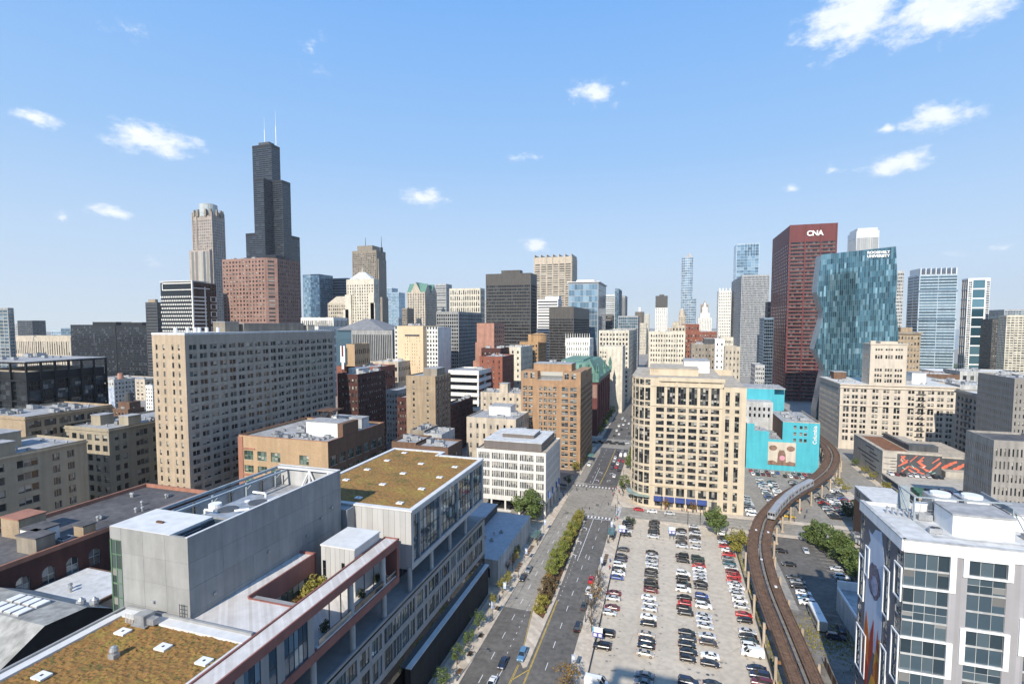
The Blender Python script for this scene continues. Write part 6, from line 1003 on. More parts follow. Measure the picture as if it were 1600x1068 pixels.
for j in range(NS):
    z0_, z1_ = j * fh, (j + 1) * fh; xa, xb = edge(px0, z0_) - 125, edge(px0, z1_) - 125; b.q((xa - 0, dd, z0_), (xa, .05, z0_), (xb, .05, z1_), (xb, dd, z1_)); xc, xd = edge(px1, z0_) - 125, edge(px1, z1_) - 125; b.q((xc, .05, z0_), (xc, dd, z0_), (xd, dd, z1_ + 4.5 * z1_ / zt_), (xd, .05, z1_ + 4.5 * z1_ / zt_)); b.q((xa, .05, z0_), (xc, .05, z0_ + 4.5 * z0_ / zt_), (xd, .05, z1_ + 4.5 * z1_ / zt_), (xb, .05, z1_), m=1); b.q((xc, dd, z0_ + 4.5 * z0_ / zt_), (xa, dd, z0_), (xb, dd, z1_), (xd, dd, z1_ + 4.5 * z1_ / zt_), m=1)
b.q((xb, .05, zt_), (xd, .05, zt_ + 4.5), (xd, dd, zt_ + 4.5), (xb, dd, zt_), m=1); b.build('tower_body', [mat('grey_metal_panel', (.34, .36, .36), rough=.4, metal=.3), M_BLUEST2], t)
top = edge(px1, zt_) - 125
for k, s_ in enumerate(('ROOSEVELT', 'UNIVERSITY')): lt = put('letters', text_mesh(s_, 2.7, M_WPAINT, .3, .12), t, (top - 18.5, -.5, zt_ - .6 - k * 2.7)); lt.rotation_euler = (pi / 2, 0, 0)
# ---- right side
tower('grey_grid_slab', 'grey gridded slab peeping out right of the teal glass tower', 700, 1400, 1413, 424, depth=30, n=(5, 36), f=(.7, .5), wm=M_LGREY, gm=G_DARK)
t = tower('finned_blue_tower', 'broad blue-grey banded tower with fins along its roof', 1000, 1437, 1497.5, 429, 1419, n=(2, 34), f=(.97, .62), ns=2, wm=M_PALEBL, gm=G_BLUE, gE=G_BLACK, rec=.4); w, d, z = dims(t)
for k in range(8): add(t, 'roof_fin', M_ALU, lambda b: b.box(w * (k + .1) / 7.6, w * (k + .1) / 7.6 + 1.4, -.5, d * .9, z, z + 11))
for zz in (.24, .55, .83): add(t, 'belt', M_BLUEST2, lambda b: b.box(-.2, w + .2, -.3, .3, z * zz, z * zz + 3))
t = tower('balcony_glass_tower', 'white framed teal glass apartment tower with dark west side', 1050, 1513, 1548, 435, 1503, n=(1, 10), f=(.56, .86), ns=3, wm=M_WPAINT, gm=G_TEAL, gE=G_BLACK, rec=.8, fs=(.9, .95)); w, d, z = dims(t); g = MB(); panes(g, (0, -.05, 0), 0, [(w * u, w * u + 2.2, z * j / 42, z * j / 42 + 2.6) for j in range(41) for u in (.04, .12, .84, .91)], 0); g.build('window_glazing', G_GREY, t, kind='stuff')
tower('teal_base_block', 'lower teal glass block beside the white framed apartment tower', 1055, 1546, 1554, 544, depth=30, n=(3, 10), f=(.9, .8), wm=M_WPAINT, gm=G_TEAL); tower('slim_dark_slab', 'slim dark slab between the apartment tower and the brown tower', 950, 1551, 1560, 499, depth=30, n=(3, 24), f=(.6, .5), wm=M_BRZ)
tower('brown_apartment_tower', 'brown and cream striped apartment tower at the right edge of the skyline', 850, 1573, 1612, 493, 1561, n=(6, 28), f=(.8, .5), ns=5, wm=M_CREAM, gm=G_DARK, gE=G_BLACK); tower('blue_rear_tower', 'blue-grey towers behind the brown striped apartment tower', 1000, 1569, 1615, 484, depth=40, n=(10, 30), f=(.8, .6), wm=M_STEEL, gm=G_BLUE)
t = tower('corniced_brick_block', 'tan brick office block with a heavy cornice behind the stone hotel', 520, 1402, 1439, 521, depth=26, n=(7, 15), f=(.5, .5), wm=M_TAN, gm=G_BLIND, pent=[(.25, .75, .2, .7, 5)]); w, d, z = dims(t); add(t, 'cornice', M_BROWNSTONE, lambda b: b.box(-1.2, w + 1.2, -1.2, d, z - .4, z + 1.4))
# ---- stone hotel with tower
x0 = 111.8; Y = 395; w, d, z = 66, 50, 43.5; t = thing('stone_hotel', 'long limestone hotel with arched windows and a square tower', 'building', (x0, Y, 0))
b = MB(); g = MB(); cols = []
for u in (2.0, 7.0, 12.0, 18.8, 25.0, 31.2, 39, 44.4, 49.8, 55, 60.2): cols += [(u, u + 1.5), (u + 1.9, u + 3.4)]
rows = [(6, 9), (11, 13.2), (14.6, 16.8), (18.2, 20.4), (22, 24.2), (25.6, 28.6), (31, 33), (34.6, 37), (39, 41)]
ops = facade(b, (0, 0, 0), 0, w, z, cols, rows, .5); panes(g, (0, 0, 0), 0, ops, .5); ops = facade(b, (0, d, 0), -pi / 2, d, z, grid(d, 16, .55, 2, 2), rows, .5); panes(g, (0, d, 0), -pi / 2, ops, .5)
b.q((w, 0, 0), (w, d, 0), (w, d, z), (w, 0, z)); b.q((w, d, 0), (0, d, 0), (0, d, z), (w, d, z)); b.box(-.5, w + .5, -.6, .0, z - 2.0, z - 1.4); b.box(-.5, w, -.4, 0, 29.6, 30.1); b.box(-.6, w + .6, -.7, d + .5, z, z + .8)
M_HOTEL = mat('hotel_limestone', (.53, .465, .38), var=.08); b.build('wall', M_HOTEL, t); g.build('window_glazing', G_DARK, t, kind='stuff'); add(t, 'roof', M_RW, lambda b: b.box(.5, w - .5, .5, d - .5, z + .8, z + .9))
for u in (2, 7, 12, 18.8, 25, 31.2, 39, 44.4, 49.8): add(t, 'arch_head', G_DARK, lambda b: b.prism([(u + 1.7 + 1.7 * cos(a), -.06) for a in (0,)] + [(u, -.06), (u, .0), (u + 3.4, 0)], 28.55, 28.6) if False else b.q(*[(u + 1.7 + 1.7 * cos(a * pi / 8), -.03, 28.6 + 1.2 * sin(a * pi / 8)) for a in range(9)]))
b = MB(); g = MB(); tx0, tx1, tz = 16.5, 37.2, 71; ops = facade(b, (tx0, -.4, z), 0, tx1 - tx0, tz - z, [(2.8, 3.9), (4.3, 5.4), (5.8, 6.9), (8.6, 9.7), (10.1, 11.2), (11.6, 12.7), (14.2, 15.3), (15.7, 16.8), (17.2, 18.3)], [(2.5, 4.8), (6.2, 8.0), (9.8, 11.6), (18.2, 20.6), (23.6, 24.8)], .5); panes(g, (tx0, -.4, z), 0, ops, .5)
ops = facade(b, (tx0, 14, z), -pi / 2, 14.4, tz - z, grid(14.4, 5, .4, 1, 1), [(2.5, 4.8), (6.2, 8), (9.8, 11.6), (18.2, 20.6)], .5); panes(g, (tx0, 14, z), -pi / 2, ops, .5); b.q((tx1, -.4, z), (tx1, 14, z), (tx1, 14, tz), (tx1, -.4, tz)); b.q((tx1, 14, z), (tx0, 14, z), (tx0, 14, tz), (tx1, 14, tz)); b.box(tx0 - .4, tx1 + .4, -.8, 14.4, tz, tz + .7); b.box(tx0, tx0 + 3, 0, 3, tz + .7, tz + 2.5); b.box(tx0 + 6, tx1 - 5, 1, 10, tz + .7, tz + 2); b.build('tower', M_HOTEL, t); g.build('tower_glazing', G_DARK, t, kind='stuff')
add(t, 'fire_escape', M_BLACK, lambda b: [b.box(43.2, 48.6, -1.2, -.5, zz, zz + .12) for zz in range(11, 40, 4)] + [b.bar((43.6, -.9, zz), (48, -.9, zz + 4), .12, .12) for zz in range(11, 36, 4)])
clutter(t, 2, 14, 4, 40, z + .9, 10, 51); clutter(t, 39, 64, 4, 40, z + .9, 14, 52); pent_part(t, 46, 54, 14, 26, z + .9, z + 8, M_WPAINT, M_RG); pent_part(t, 4, 12, 30, 40, z + .9, z + 6, M_BROWN, M_RG)
# ---- hotel annex with stone darkened for shade and right edge blocks
x0 = 164.5; t = thing('grey_stone_annex', 'grey stone hotel annex with bay windows and fire escapes in shade', 'building', (x0, 332, 0)); w, d, z = 44, 36, 45
cols = grid(d, 8, .5, 1, 1); rows = grid(z, 11, .55, 3, 2); M_ANX = mat('annex_stone_shaded', (.235, .22, .20), var=.08); shell(t, w, d, z, M_ANX, M_RW, S=(grid(w, 7, .5, 1, 1), rows), Wf=(cols, rows), gm=G_DARK, rec=.5)  # stone base colour lowered to stand for a shadow on the south face
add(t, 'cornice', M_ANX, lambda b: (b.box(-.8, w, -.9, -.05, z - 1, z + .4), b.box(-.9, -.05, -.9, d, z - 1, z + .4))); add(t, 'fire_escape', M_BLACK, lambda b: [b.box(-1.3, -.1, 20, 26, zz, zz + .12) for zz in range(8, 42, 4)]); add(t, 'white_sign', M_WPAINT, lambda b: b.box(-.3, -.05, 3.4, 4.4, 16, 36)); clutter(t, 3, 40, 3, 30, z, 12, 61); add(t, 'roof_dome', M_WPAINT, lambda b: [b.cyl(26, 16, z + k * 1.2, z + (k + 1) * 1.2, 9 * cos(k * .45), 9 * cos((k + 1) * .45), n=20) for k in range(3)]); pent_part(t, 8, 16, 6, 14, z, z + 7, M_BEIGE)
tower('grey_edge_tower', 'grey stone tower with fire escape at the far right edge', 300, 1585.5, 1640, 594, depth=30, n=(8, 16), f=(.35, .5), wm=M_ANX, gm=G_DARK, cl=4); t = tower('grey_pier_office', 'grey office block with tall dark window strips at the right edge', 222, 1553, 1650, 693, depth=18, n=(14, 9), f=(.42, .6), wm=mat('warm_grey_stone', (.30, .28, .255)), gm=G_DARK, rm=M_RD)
for (lab, Y_, a, c, y, m, dp) in (('low roofs with white membrane along the lakefront avenue', 440, 1420, 1500, 598, M_BEIGE, 60), ('low tan block beyond the stone hotel roofs', 500, 1440, 1500, 586, M_BROWN, 30), ('low white roofed block behind the grey stone annex', 420, 1500, 1560, 604, M_LGREY, 40), ('low grey roofed gallery block near the park', 560, 1500, 1600, 582, M_LGREY, 30)): tower('low_roof_block', lab, Y_, a, c, y, depth=dp, n=(8, 5), f=(.5, .5), wm=m, rm=M_RW, cl=12)
q0, q1 = atY(1462, 573, 640), atY(1592, 580, 640); t = thing('canopy_gallery', 'wide low gallery with a thin white floating canopy roof by the park', 'building', (q0.x, 640, 0)); add(t, 'canopy', M_WPAINT, lambda b: b.box(0, q1.x - q0.x, -10, 40, q0.z - 6, q0.z - 4.6)); add(t, 'glass_hall', G_GREY, lambda b: b.box(14, q1.x - q0.x - 6, 0, 36, 0, q0.z - 6.2))
for i in range(8): add(t, 'column', M_WPAINT, lambda b: b.tube((4 + i * (q1.x - q0.x - 8) / 7, -8, 0), (4 + i * (q1.x - q0.x - 8) / 7, -8, q0.z - 6), .5, 6))
# ---- left mid fillers
for (nm, lab, Y_, a, c, y, s_, m, n_) in (('tan_mural_block', 'grey block with a pale blue mural on its end wall', 340, 166, 178, 594, 211, M_LGREY, (3, 8)), ('brown_water_tank_block', 'dark brown block carrying a wooden water tank', 260, 168, 200, 640, 226, M_BROWN, (6, 8)), ('white_narrow_block', 'narrow white block left of the long tan tower', 300, 227, 238, 603, None, M_WHITE, (3, 12)), ('low_tan_rear_block', 'low pale roofed block behind the water tank block', 420, 150, 226, 592, None, M_BEIGE, (12, 5))):
    t = tower(nm, lab, Y_, a, c, y, s_, None if s_ else 25, n=n_, f=(.5, .5), wm=m, rm=M_RG, cl=8)
    if 'water' in nm: w, d, z = dims(t); add(t, 'water_tank', M_DGREY, lambda b: (b.cyl(w * .5, 8, z + 5, z + 11, 3, 2.7, n=16), b.cyl(w * .5, 8, z + 11, z + 12.5, 3, .3, n=16))); add(t, 'tank_stand', M_BROWN, lambda b: b.box(w * .25, w * .8, 4, 12, z, z + 5))
    if 'mural' in nm: w, d, z = dims(t); add(t, 'mural', mat('mural_blue', (.25, .38, .6), var=.5, scale=.3, c2=(.6, .62, .65)), lambda b: b.box(0, w, -.1, -.02, 4, z - 6)); add(t, 'dome', M_SALMON, lambda b: b.cyl(w * .7, 8, z, z + 6, 3, 2, n=12))
tower('tan_strip_block', 'tan block behind the dark water tank block', 470, 60, 160, 597, depth=30, n=(16, 7), f=(.5, .5), wm=M_TAN, cl=8)
for t in bpy.data.objects:
    if '_dim' in t.keys(): del t['_dim']

# ================================================================ RIGHT FOREGROUND APARTMENT BLOCK WITH MURAL
M_AWHITE = mat('white_render_panel', (.78, .78, .77), var=.04, rough=.6); M_APIER = mat('grey_metal_pier', (.36, .355, .37), var=.06, rough=.5, brick=(.6, 60, .02, .8)); M_ADARK = mat('charcoal_panel', (.13, .135, .155), var=.1, rough=.6)
M_MUR = mat('mural_pale_blue', (.52, .58, .68), var=.05)
AX, AY, AZ = 38.6, 100.0, 48.6; t = thing('apartment_block', 'white framed glass apartment block with a tall feather-like mural on its dark side', 'building', (AX, AY, 0)); apt = t
FH = 2.96; NFL = 16; ztop = AZ - 1.9
def fl(k): return ztop - (k + 1) * FH
bays = [(.15, 6.55, 4), (9.0, 14.2, 3), (16.9, 23.2, 4), (25.9, 31.0, 3)]
add(t, 'core', [M_ADARK, M_AWHITE], lambda b: (b.box(.35, 34, .35, 20, 0, AZ - .8),))
for k in range(NFL):
    for (u0, u1, n) in bays: put('window', window_mesh(u1 - u0, FH - .28, n, 1 if (k * 7 + n) % 5 else 2, M_FRAMEW, G_RIGHT, .06), t, (u0, .16, fl(k) + .05))
    add(t, 'floor_band', M_LGREY, lambda b: [b.box(u0, u1, -.02, .34, fl(k) - .2, fl(k) + .05) for (u0, u1, n) in bays[:1]])
    for (u0, u1, n) in bays[1:]: add(t, 'floor_band', M_LGREY, lambda b: b.box(u0, u1, -.02, .34, fl(k) - .2, fl(k) + .05))
for (a, c) in ((6.55, 9.0), (14.2, 16.9), (23.2, 25.9), (31.0, 34)): add(t, 'pier', M_APIER, lambda b: b.box(a, c, -.05, .4, 0, ztop + .1))
def ring(b, u0, u1, z0, z1, th=.75, out=.3):
    b.box(u0, u0 + th, -out, .1, z0, z1); b.box(u1 - th, u1, -out, .1, z0, z1); b.box(u0 + th, u1 - th, -out, .1, z0, z0 + .28); b.box(u0 + th, u1 - th, -out, .1, z1 - .28, z1)
def frames(u0, u1, groups):
    for (k0, k1) in groups: add(t, 'white_frame', M_AWHITE, lambda b: ring(b, u0, u1, fl(k1) - .25, fl(k0) + FH - .05))
add(t, 'cornice', [M_AWHITE, M_LGREY], lambda b: (b.box(-.1, 34.2, -.32, .35, ztop - .05, AZ), b.box(-.12, 34.2, -.34, .5, AZ, AZ + .18, 1)))
for (k0, k1) in ((5, 6), (10, 11)): add(t, 'white_frame', M_AWHITE, lambda b: (b.box(6.5, 7.35, -.3, .1, fl(k1) - .25, fl(k0) + FH), b.box(-.05, 6.5, -.3, .12, fl(k1) - .25, fl(k1) + .05), b.box(-.05, 6.5, -.3, .12, fl(k0) + FH - .25, fl(k0) + FH)))
add(t, 'white_frame', M_AWHITE, lambda b: (b.box(6.5, 7.35, -.3, .1, fl(1) - .25, ztop), b.box(-.05, 6.5, -.3, .12, fl(1) - .25, fl(1) + .05)))
frames(8.3, 14.95, ((0, 0), (4, 5), (9, 10))); frames(16.1, 24.0, ((3, 4), (7, 8), (12, 13))); frames(25.1, 31.8, ((0, 1), (5, 6)))
# west side: origin at the north-west corner, u runs south
wo_ = (0, 20, 0); wa = -pi / 2
P = lambda u, d, v: fpt(wo_, wa, u, d, v)
def wbox(b, u0, u1, d0, d1, v0, v1, m=0):
    p, q_ = P(u0, d1, v0), P(u1, d0, v1); b.box(min(p[0], q_[0]), max(p[0], q_[0]), min(p[1], q_[1]), max(p[1], q_[1]), v0, v1, m)
wcols = [(.5, 2.2), (13.2, 14.8), (17.6, 19.85)]
b = MB(); ops = facade(b, wo_, wa, 20, ztop, wcols, [(fl(k) + .15, fl(k) + FH - .2) for k in range(NFL - 1, -1, -1)], .12); b.build('side_wall', M_ADARK, t)
for q_ in ops: put('window', window_mesh(q_[1] - q_[0], q_[3] - q_[2], 1, 2, M_FRAMEW, G_RIGHT, .07), t, P(q_[0], -.12, q_[2]), wa)
add(t, 'side_cornice', [M_AWHITE, M_LGREY], lambda b: (wbox(b, -.1, 20.02, .0, .32, ztop, AZ), wbox(b, -.1, 20.02, -.4, .34, AZ, AZ + .18, 1)))
def wring(b, u0, u1, z0, z1, th=.32): wbox(b, u0, u0 + th, .01, .22, z0, z1); wbox(b, u1 - th, u1, .01, .22, z0, z1); wbox(b, u0 + th, u1 - th, .01, .22, z0, z0 + .3); wbox(b, u0 + th, u1 - th, .01, .22, z1 - .3, z1)
for (u0, u1, gs) in ((.3, 3.4, ((3, 5), (8, 10), (13, 15))), (3.4, 5.6, ((2, 3), (8, 10), (13, 15))), (12.6, 15.3, ((2, 4), (7, 9), (12, 14))), (16.9, 19.95, ((1, 2), (5, 7), (10, 12)))):
    for (k0, k1) in gs: add(t, 'white_frame', M_AWHITE, lambda b: wring(b, u0, u1, fl(k1), fl(k0) + FH))
mo = MATS; C_OR = mat('mural_orange', (.62, .17, .03), var=.15); C_RD = mat('mural_red', (.42, .06, .035), var=.15); C_AM = mat('mural_amber', (.68, .33, .05), var=.15); C_TE = mat('mural_teal', (.10, .30, .40), var=.15); C_PU = mat('mural_plum', (.10, .05, .07), var=.2)
def flat(name, m, pts, d=.03):
    pts = [(4.0 + (u - 6.7) * 8.4 / 5.4, v) for (u, v) in pts]
    b = MB(); n_ = len(pts); f_ = [P(u, d, v) for (u, v) in pts]; k_ = [P(u, d - .02, v) for (u, v) in pts]; b.q(*f_)
    for i in range(n_): j = (i + 1) % n_; b.q(f_[i], k_[i], k_[j], f_[j])
    return b.build(name, m, t)
flat('mural_body', M_MUR, [(6.7, 22), (12.1, 22), (12.2, 41), (11.0, 46.2), (9.2, 45.6), (8.2, 44.0), (7.0, 44.4), (7.8, 42.6), (6.8, 40.5)])
flat('mural_base', M_ADARK, [(6.7, 6), (12.1, 6), (12.1, 22), (6.7, 22)], .028)
flat('mural_rosette', mat('mural_brown_violet', (.17, .15, .19), var=.6, scale=1.2), [(9.5 + 2.0 * (1 + .08 * sin(a * 3.1)) * cos(a * pi / 9), 35.6 + 3.4 * (1 + .07 * sin(a * 2.3)) * sin(a * pi / 9)) for a in range(18)], .06)
flat('mural_rosette', mat('mural_mauve', (.30, .32, .45), var=.4, scale=1.5), [(9.6 + 1.0 * (1 + .2 * sin(a * 2.9)) * cos(a * pi / 7), 34.8 + 1.9 * sin(a * pi / 7)) for a in range(14)], .09)
for i, (m, pts) in enumerate(((C_OR, [(6.8, 20), (8.3, 16), (9.3, 20), (8.4, 24.5), (7.4, 28), (7.0, 25)]), (C_RD, [(8.9, 18), (10.0, 22), (9.9, 28.4), (9.0, 25), (8.6, 21)]), (C_AM, [(10.2, 19), (12.0, 22), (12.0, 26.5), (10.9, 24)]), (C_OR, [(10.3, 15), (12.0, 18), (11.6, 22), (10.4, 20)]), (C_RD, [(6.8, 15.5), (8.4, 13), (9.0, 18), (7.4, 19.8)]), (C_AM, [(9.2, 10), (11.0, 13), (11.6, 17), (9.9, 17.6), (9.0, 14)]), (C_RD, [(11, 11.5), (12.0, 13), (12, 18), (11.2, 16)]), (C_TE, [(6.8, 5), (8.8, 5), (8.8, 11), (7.2, 12.4)]), (C_TE, [(8.9, 5.2), (11.9, 5.2), (11.9, 7), (8.9, 7.2)]), (C_OR, [(6.9, 4), (7.6, 6.2), (8.4, 4.2), (7.7, 2)]), (C_PU, [(9, 7.4), (11.6, 7.2), (11.4, 11), (9.3, 10)]), (C_AM, [(9.0, 4.6), (10.4, 6.4), (10, 3)]), (C_RD, [(11.2, 27.5), (12, 22.5), (11.0, 24)]))): flat('mural_shard', m, pts, .07 + .006 * i)
add(t, 'roof', M_RW, lambda b: (b.box(.4, 34, .4, 19.7, AZ - .75, AZ - .6),))
add(t, 'parapet', M_RW, lambda b: (b.box(.0, .34, .4, 19.7, AZ - .6, AZ - .02), b.box(0, 34, 19.7, 20, AZ - .6, AZ)))
add(t, 'walkway_mat', M_LGREY, lambda b: (b.box(6, 30, 4.2, 5.0, AZ - .6, AZ - .56), b.box(6, 6.8, 5.0, 12, AZ - .6, AZ - .56)))
pent_part(t, 9.5, 18.3, 6.4, 13, AZ - .6, AZ + 3.0, M_AWHITE, M_RG, 'plant_room'); pent_part(t, 20.5, 30, 12, 19, AZ - .6, AZ + 2.2, M_AWHITE, M_RG, 'plant_room')
_n0 = set(t.children)
add(t, 'cooling_tower', [M_MECH, M_WPAINT, M_DGREY], lambda b: [(b.box(x, x + 4.2, 18.6, 22.6, AZ + 1.2, AZ + 4.6), b.box(x + .3, x + 3.9, 18.4, 18.6, AZ + 1.6, AZ + 3.0, 2), b.cyl(x + 2.1, 20.6, AZ + 4.6, AZ + 5.1, 1.6, n=16, m=1), b.box(x + .4, x + 3.8, 18.5, 18.6, AZ + 3.2, AZ + 4.3, 1)) for x in (9.6, 14.6)])
add(t, 'steel_platform', M_MECH, lambda b: (b.box(8.5, 20, 17.8, 23.4, AZ + .95, AZ + 1.2), [b.tube((x, y, AZ - .6), (x, y, AZ + 1), .12) for x in (8.8, 12.6, 16.2, 19.6) for y in (18, 23)], [b.tube((8.5, 17.8, AZ + 1.2 + k * .55), (20, 17.8, AZ + 1.2 + k * .55), .05) for k in (1, 2)], [b.tube((8.5 + k * 1.15, 17.8, AZ + 1.2), (8.5 + k * 1.15, 17.8, AZ + 2.3), .04) for k in range(11)]))
add(t, 'screen_wall', M_STEELB, lambda b: (b.box(6.0, 8.0, 23.6, 23.8, AZ - .6, AZ + 5), b.box(20.6, 20.8, 16, 26, AZ - .6, AZ + 4.4), b.bar((6, 16.5, AZ - .5), (6, 23.6, AZ + 5), .25, .25), b.bar((6, 16.5, AZ + 5), (6, 23.6, AZ + 5), .2, .2), b.bar((6, 16.5, AZ - .5), (6, 16.5, AZ + 5), .25, .25), b.bar((6, 16.5, AZ + 5), (20.7, 16.5, AZ + 5.2), .2, .2), b.bar((20.7, 16.2, AZ + 4.4), (24, 12.6, AZ - .5), .15, .15)))
for c_ in t.children:
    if c_ not in _n0: c_.location = (0, -4.4, -1.0)
add(t, 'chiller', [M_WPAINT, M_MECH], lambda b: (b.box(7.0, 9.2, 12.6, 14.2, AZ - .5, AZ + .6, 1), b.cyl(7.4, 15, AZ - .5, AZ + 1.9, .6, n=12), b.cyl(8.6, 15, AZ - .5, AZ + 1.9, .6, n=12), b.tube((7.2, 15, AZ + 2), (9.2, 15, AZ + 2), .3, 8)))
for i in range(6): add(t, 'vent_pipe', M_MECH, lambda b: (b.tube((2.8 + .75 * i, 15.5 - i * .5, AZ - .6), (2.8 + .75 * i, 15.5 - i * .5, AZ + .7), .14, 8), b.tube((2.8 + .75 * i, 15.5 - i * .5, AZ + .7), (3.1 + .75 * i, 15.2 - i * .5, AZ + .55), .16, 8)))
clutter(t, 19, 33, 3, 11, AZ - .6, 9, 71, (0, 1, 3)); clutter(t, 3, 9, 3, 9, AZ - .6, 3, 72, (3,))
# brick block behind it, low mural building, sheds
q0 = atZ(1336, 757, 27); q1 = atZ(1352, 790, 27)
t = thing('brick_party_wall_block', 'brown brick block with a pale flat roof behind the apartment block', 'building', (72, 196, 0)); add(t, 'wall', [M_BROWN, M_GREY], lambda b: (b.box(0, 12.5, 0, 36, 0, 15.5), b.box(0, 12.5, 0, 36, 15.5, 20.0, 1))); add(t, 'roof', M_RW, lambda b: b.box(-.1, 12.6, -.1, 36.1, 20.0, 20.5)); [put('window', window_mesh(.9, 2, 1, 1, M_FRAME, G_BLACK), t, (-.04, y, 17.2), -pi / 2) for y in (33, 31, 20)]
t = thing('low_grey_sheds', 'row of low pale roofed sheds between the trees and the brick block', 'building', (62.5, 166, 0)); add(t, 'wall', [M_LGREY, M_RT], lambda b: (b.box(3.5, 8, 6, 30, 0, 5), b.box(3.5, 8, 30, 58, 0, 4))); add(t, 'roof', M_RT, lambda b: (b.box(3.3, 8.2, 5.8, 30, 5, 5.3), b.box(3.3, 8.2, 30.2, 58.2, 4, 4.3))); clutter(t, 3.5, 8, 6, 56, 5, 9, 74)
t = thing('graffiti_block', 'low white block with colourful painted panels on its parapet', 'building', (49, 150, 0))
add(t, 'wall', [M_LGREY, M_WPAINT], lambda b: (b.box(0, 19, 2, 19, 0, 6.6), b.box(4.5, 19, -4, 2, 0, 3.6, 1))); add(t, 'roof', M_RG, lambda b: (b.box(.4, 18.6, 2.4, 18.6, 6.6, 6.7), b.box(4.5, 19, -4, 1.9, 3.6, 3.75))); add(t, 'parapet', M_WPAINT, lambda b: (b.box(0, 19, 18.6, 19, 6.6, 9.2), b.box(0, .4, 2, 18.6, 6.6, 7.2)))
add(t, 'painted_panel', [mat('graffiti_sunset', (.35, .12, .25), var=.5, scale=.5, c2=(.55, .25, .12)), mat('graffiti_green', (.10, .28, .06), var=.4, scale=.6)], lambda b: (b.box(4.5, 9.6, 1.8, 1.95, 5.2, 7.6), b.box(4.5, 9.6, 1.75, 1.8, 4.4, 5.3, 1)))
add(t, 'painted_panel', [mat('graffiti_blue', (.10, .30, .55), var=.9, scale=.9, c2=(.55, .65, .7)), C_RD], lambda b: (b.box(9.8, 19, 1.8, 1.95, 4.2, 7.4), [b.cyl(11.5 + k * 3, 1.75, 6.2 + (k % 2) * .4, 6.9 + (k % 2) * .4, .45, n=8, m=1) for k in range(3)])); clutter(t, 8, 18, 5, 16, 6.7, 12, 75)
t = thing('board_fence', 'weathered brown board fence on the vacant ground beside the apartment block', 'fence', (38.5, 121, 0))
for i in range(14): add(t, 'board', M_BROWN if i % 3 else M_BROWNSTONE, lambda b: b.box(-.06, .06, i * 1.35, i * 1.35 + 1.3, 0, 2.4 + .15 * (i % 2)))

# ================================================================ TURQUOISE COLLEGE BUILDING
M_TURQ = mat('turquoise_paint', (.07, .38, .45), var=.07, scale=.2); Y = 325; zc = lambda py: atY(1230, py, Y).z; xc = lambda px: atY(px, 700, Y).x
t = thing('turquoise_college', 'turquoise painted college building with a big poster and white lettering', 'building', (xc(1166), Y, 0)); X0 = xc(1166)
b = MB(); g = MB()
ux = lambda px: xc(px) - X0
ops = facade(b, (ux(1222), 0, 0), 0, ux(1280) - ux(1222), zc(659), [(ux(1239) - ux(1222), ux(1243.5) - ux(1222)), (ux(1248.5) - ux(1222), ux(1253) - ux(1222)), (ux(1255.5) - ux(1222), ux(1260) - ux(1222))], sorted([(zc(y + 5), zc(y)) for y in (664, 674, 684)]), .3); windows(t, (ux(1222), 0, 0), 0, ops, .3, 1, 2, M_FRAME, G_BLIND)
b.q((ux(1166), 0, 0), (ux(1222), 0, 0), (ux(1222), 0, zc(687)), (ux(1166), 0, zc(687))); zz = zc(687); b.q((0, 0, zz), (ux(1201), 0, zz), (ux(1201), 0, zc(675)), (0, 0, zc(675))); b.q((0, 0, zc(675)), (ux(1178), 0, zc(675)), (ux(1178), 0, zc(664)), (0, 0, zc(664)))
b.q((ux(1222), 30, 0), (ux(1222), 0, 0), (ux(1222), 0, zc(659)), (ux(1222), 30, zc(659)), m=1); b.q((ux(1280), 0, 0), (ux(1280), 42, 0), (ux(1280), 42, zc(659)), (ux(1280), 0, zc(659)), m=1); b.q((0, 20, 0), (0, 0, 0), (0, 0, zc(664)), (0, 20, zc(664)), m=1); b.build('wall', [M_TURQ, M_BROWN], t)
add(t, 'roof', M_RG, lambda b: (b.box(ux(1222), ux(1280), .3, 42, zc(659) - .6, zc(659) - .4), b.box(0, ux(1222), .3, 30, zc(687) - .5, zc(687) - .3), b.box(0, ux(1201), .3, 12, zc(675) - .6, zc(675) - .4)))
add(t, 'parapet', M_RT, lambda b: (b.box(ux(1222), ux(1280), -.05, .3, zc(659), zc(659) + .5), b.box(ux(1280) - .4, ux(1280), .3, 42, zc(659) - .4, zc(659) + .8)))
b = MB(); g = MB(); ops = facade(b, (-2, 30, 0), 0, ux(1222) + 2, zc(641), grid(ux(1222) + 2, 7, .45, 1, 1), [(zc(667), zc(661)), (zc(656), zc(650))], .3); panes(g, (-2, 30, 0), 0, ops, .3); b.box(-2, ux(1222), 30.4, 50, 0, zc(641)); b.build('rear_wing', M_LGREY, t); g.build('window_glazing', G_BLACK, t, kind='stuff')
add(t, 'upper_block', [M_TURQ, M_RG], lambda b: (b.box(ux(1181), ux(1230), 42, 56, 0, zc(622)), b.box(ux(1181) - .2, ux(1250), 42.2, 66, zc(622), zc(622) + .6, 1), b.box(ux(1230), ux(1252), 48, 66, 0, zc(622), 0)))
add(t, 'vent_stack', M_MECH, lambda b: [b.cyl(ux(1208) + k * 2, 50, zc(622), zc(622) + 2.6, .4, n=8) for k in range(5)]); clutter(t, ux(1224), ux(1278), 4, 38, zc(659) - .4, 18, 81); clutter(t, 1, ux(1200), 2, 11, zc(675) - .4, 8, 82); clutter(t, ux(1203), ux(1221), 3, 26, zc(687) - .3, 8, 83)
p0, p1, pz0, pz1 = ux(1200), ux(1243.5), zc(727), zc(691)
add(t, 'poster_board', mat('poster_beige', (.52, .46, .38), var=.08, scale=.2), lambda b: b.box(p0, p1, -.25, -.02, pz0, pz1))
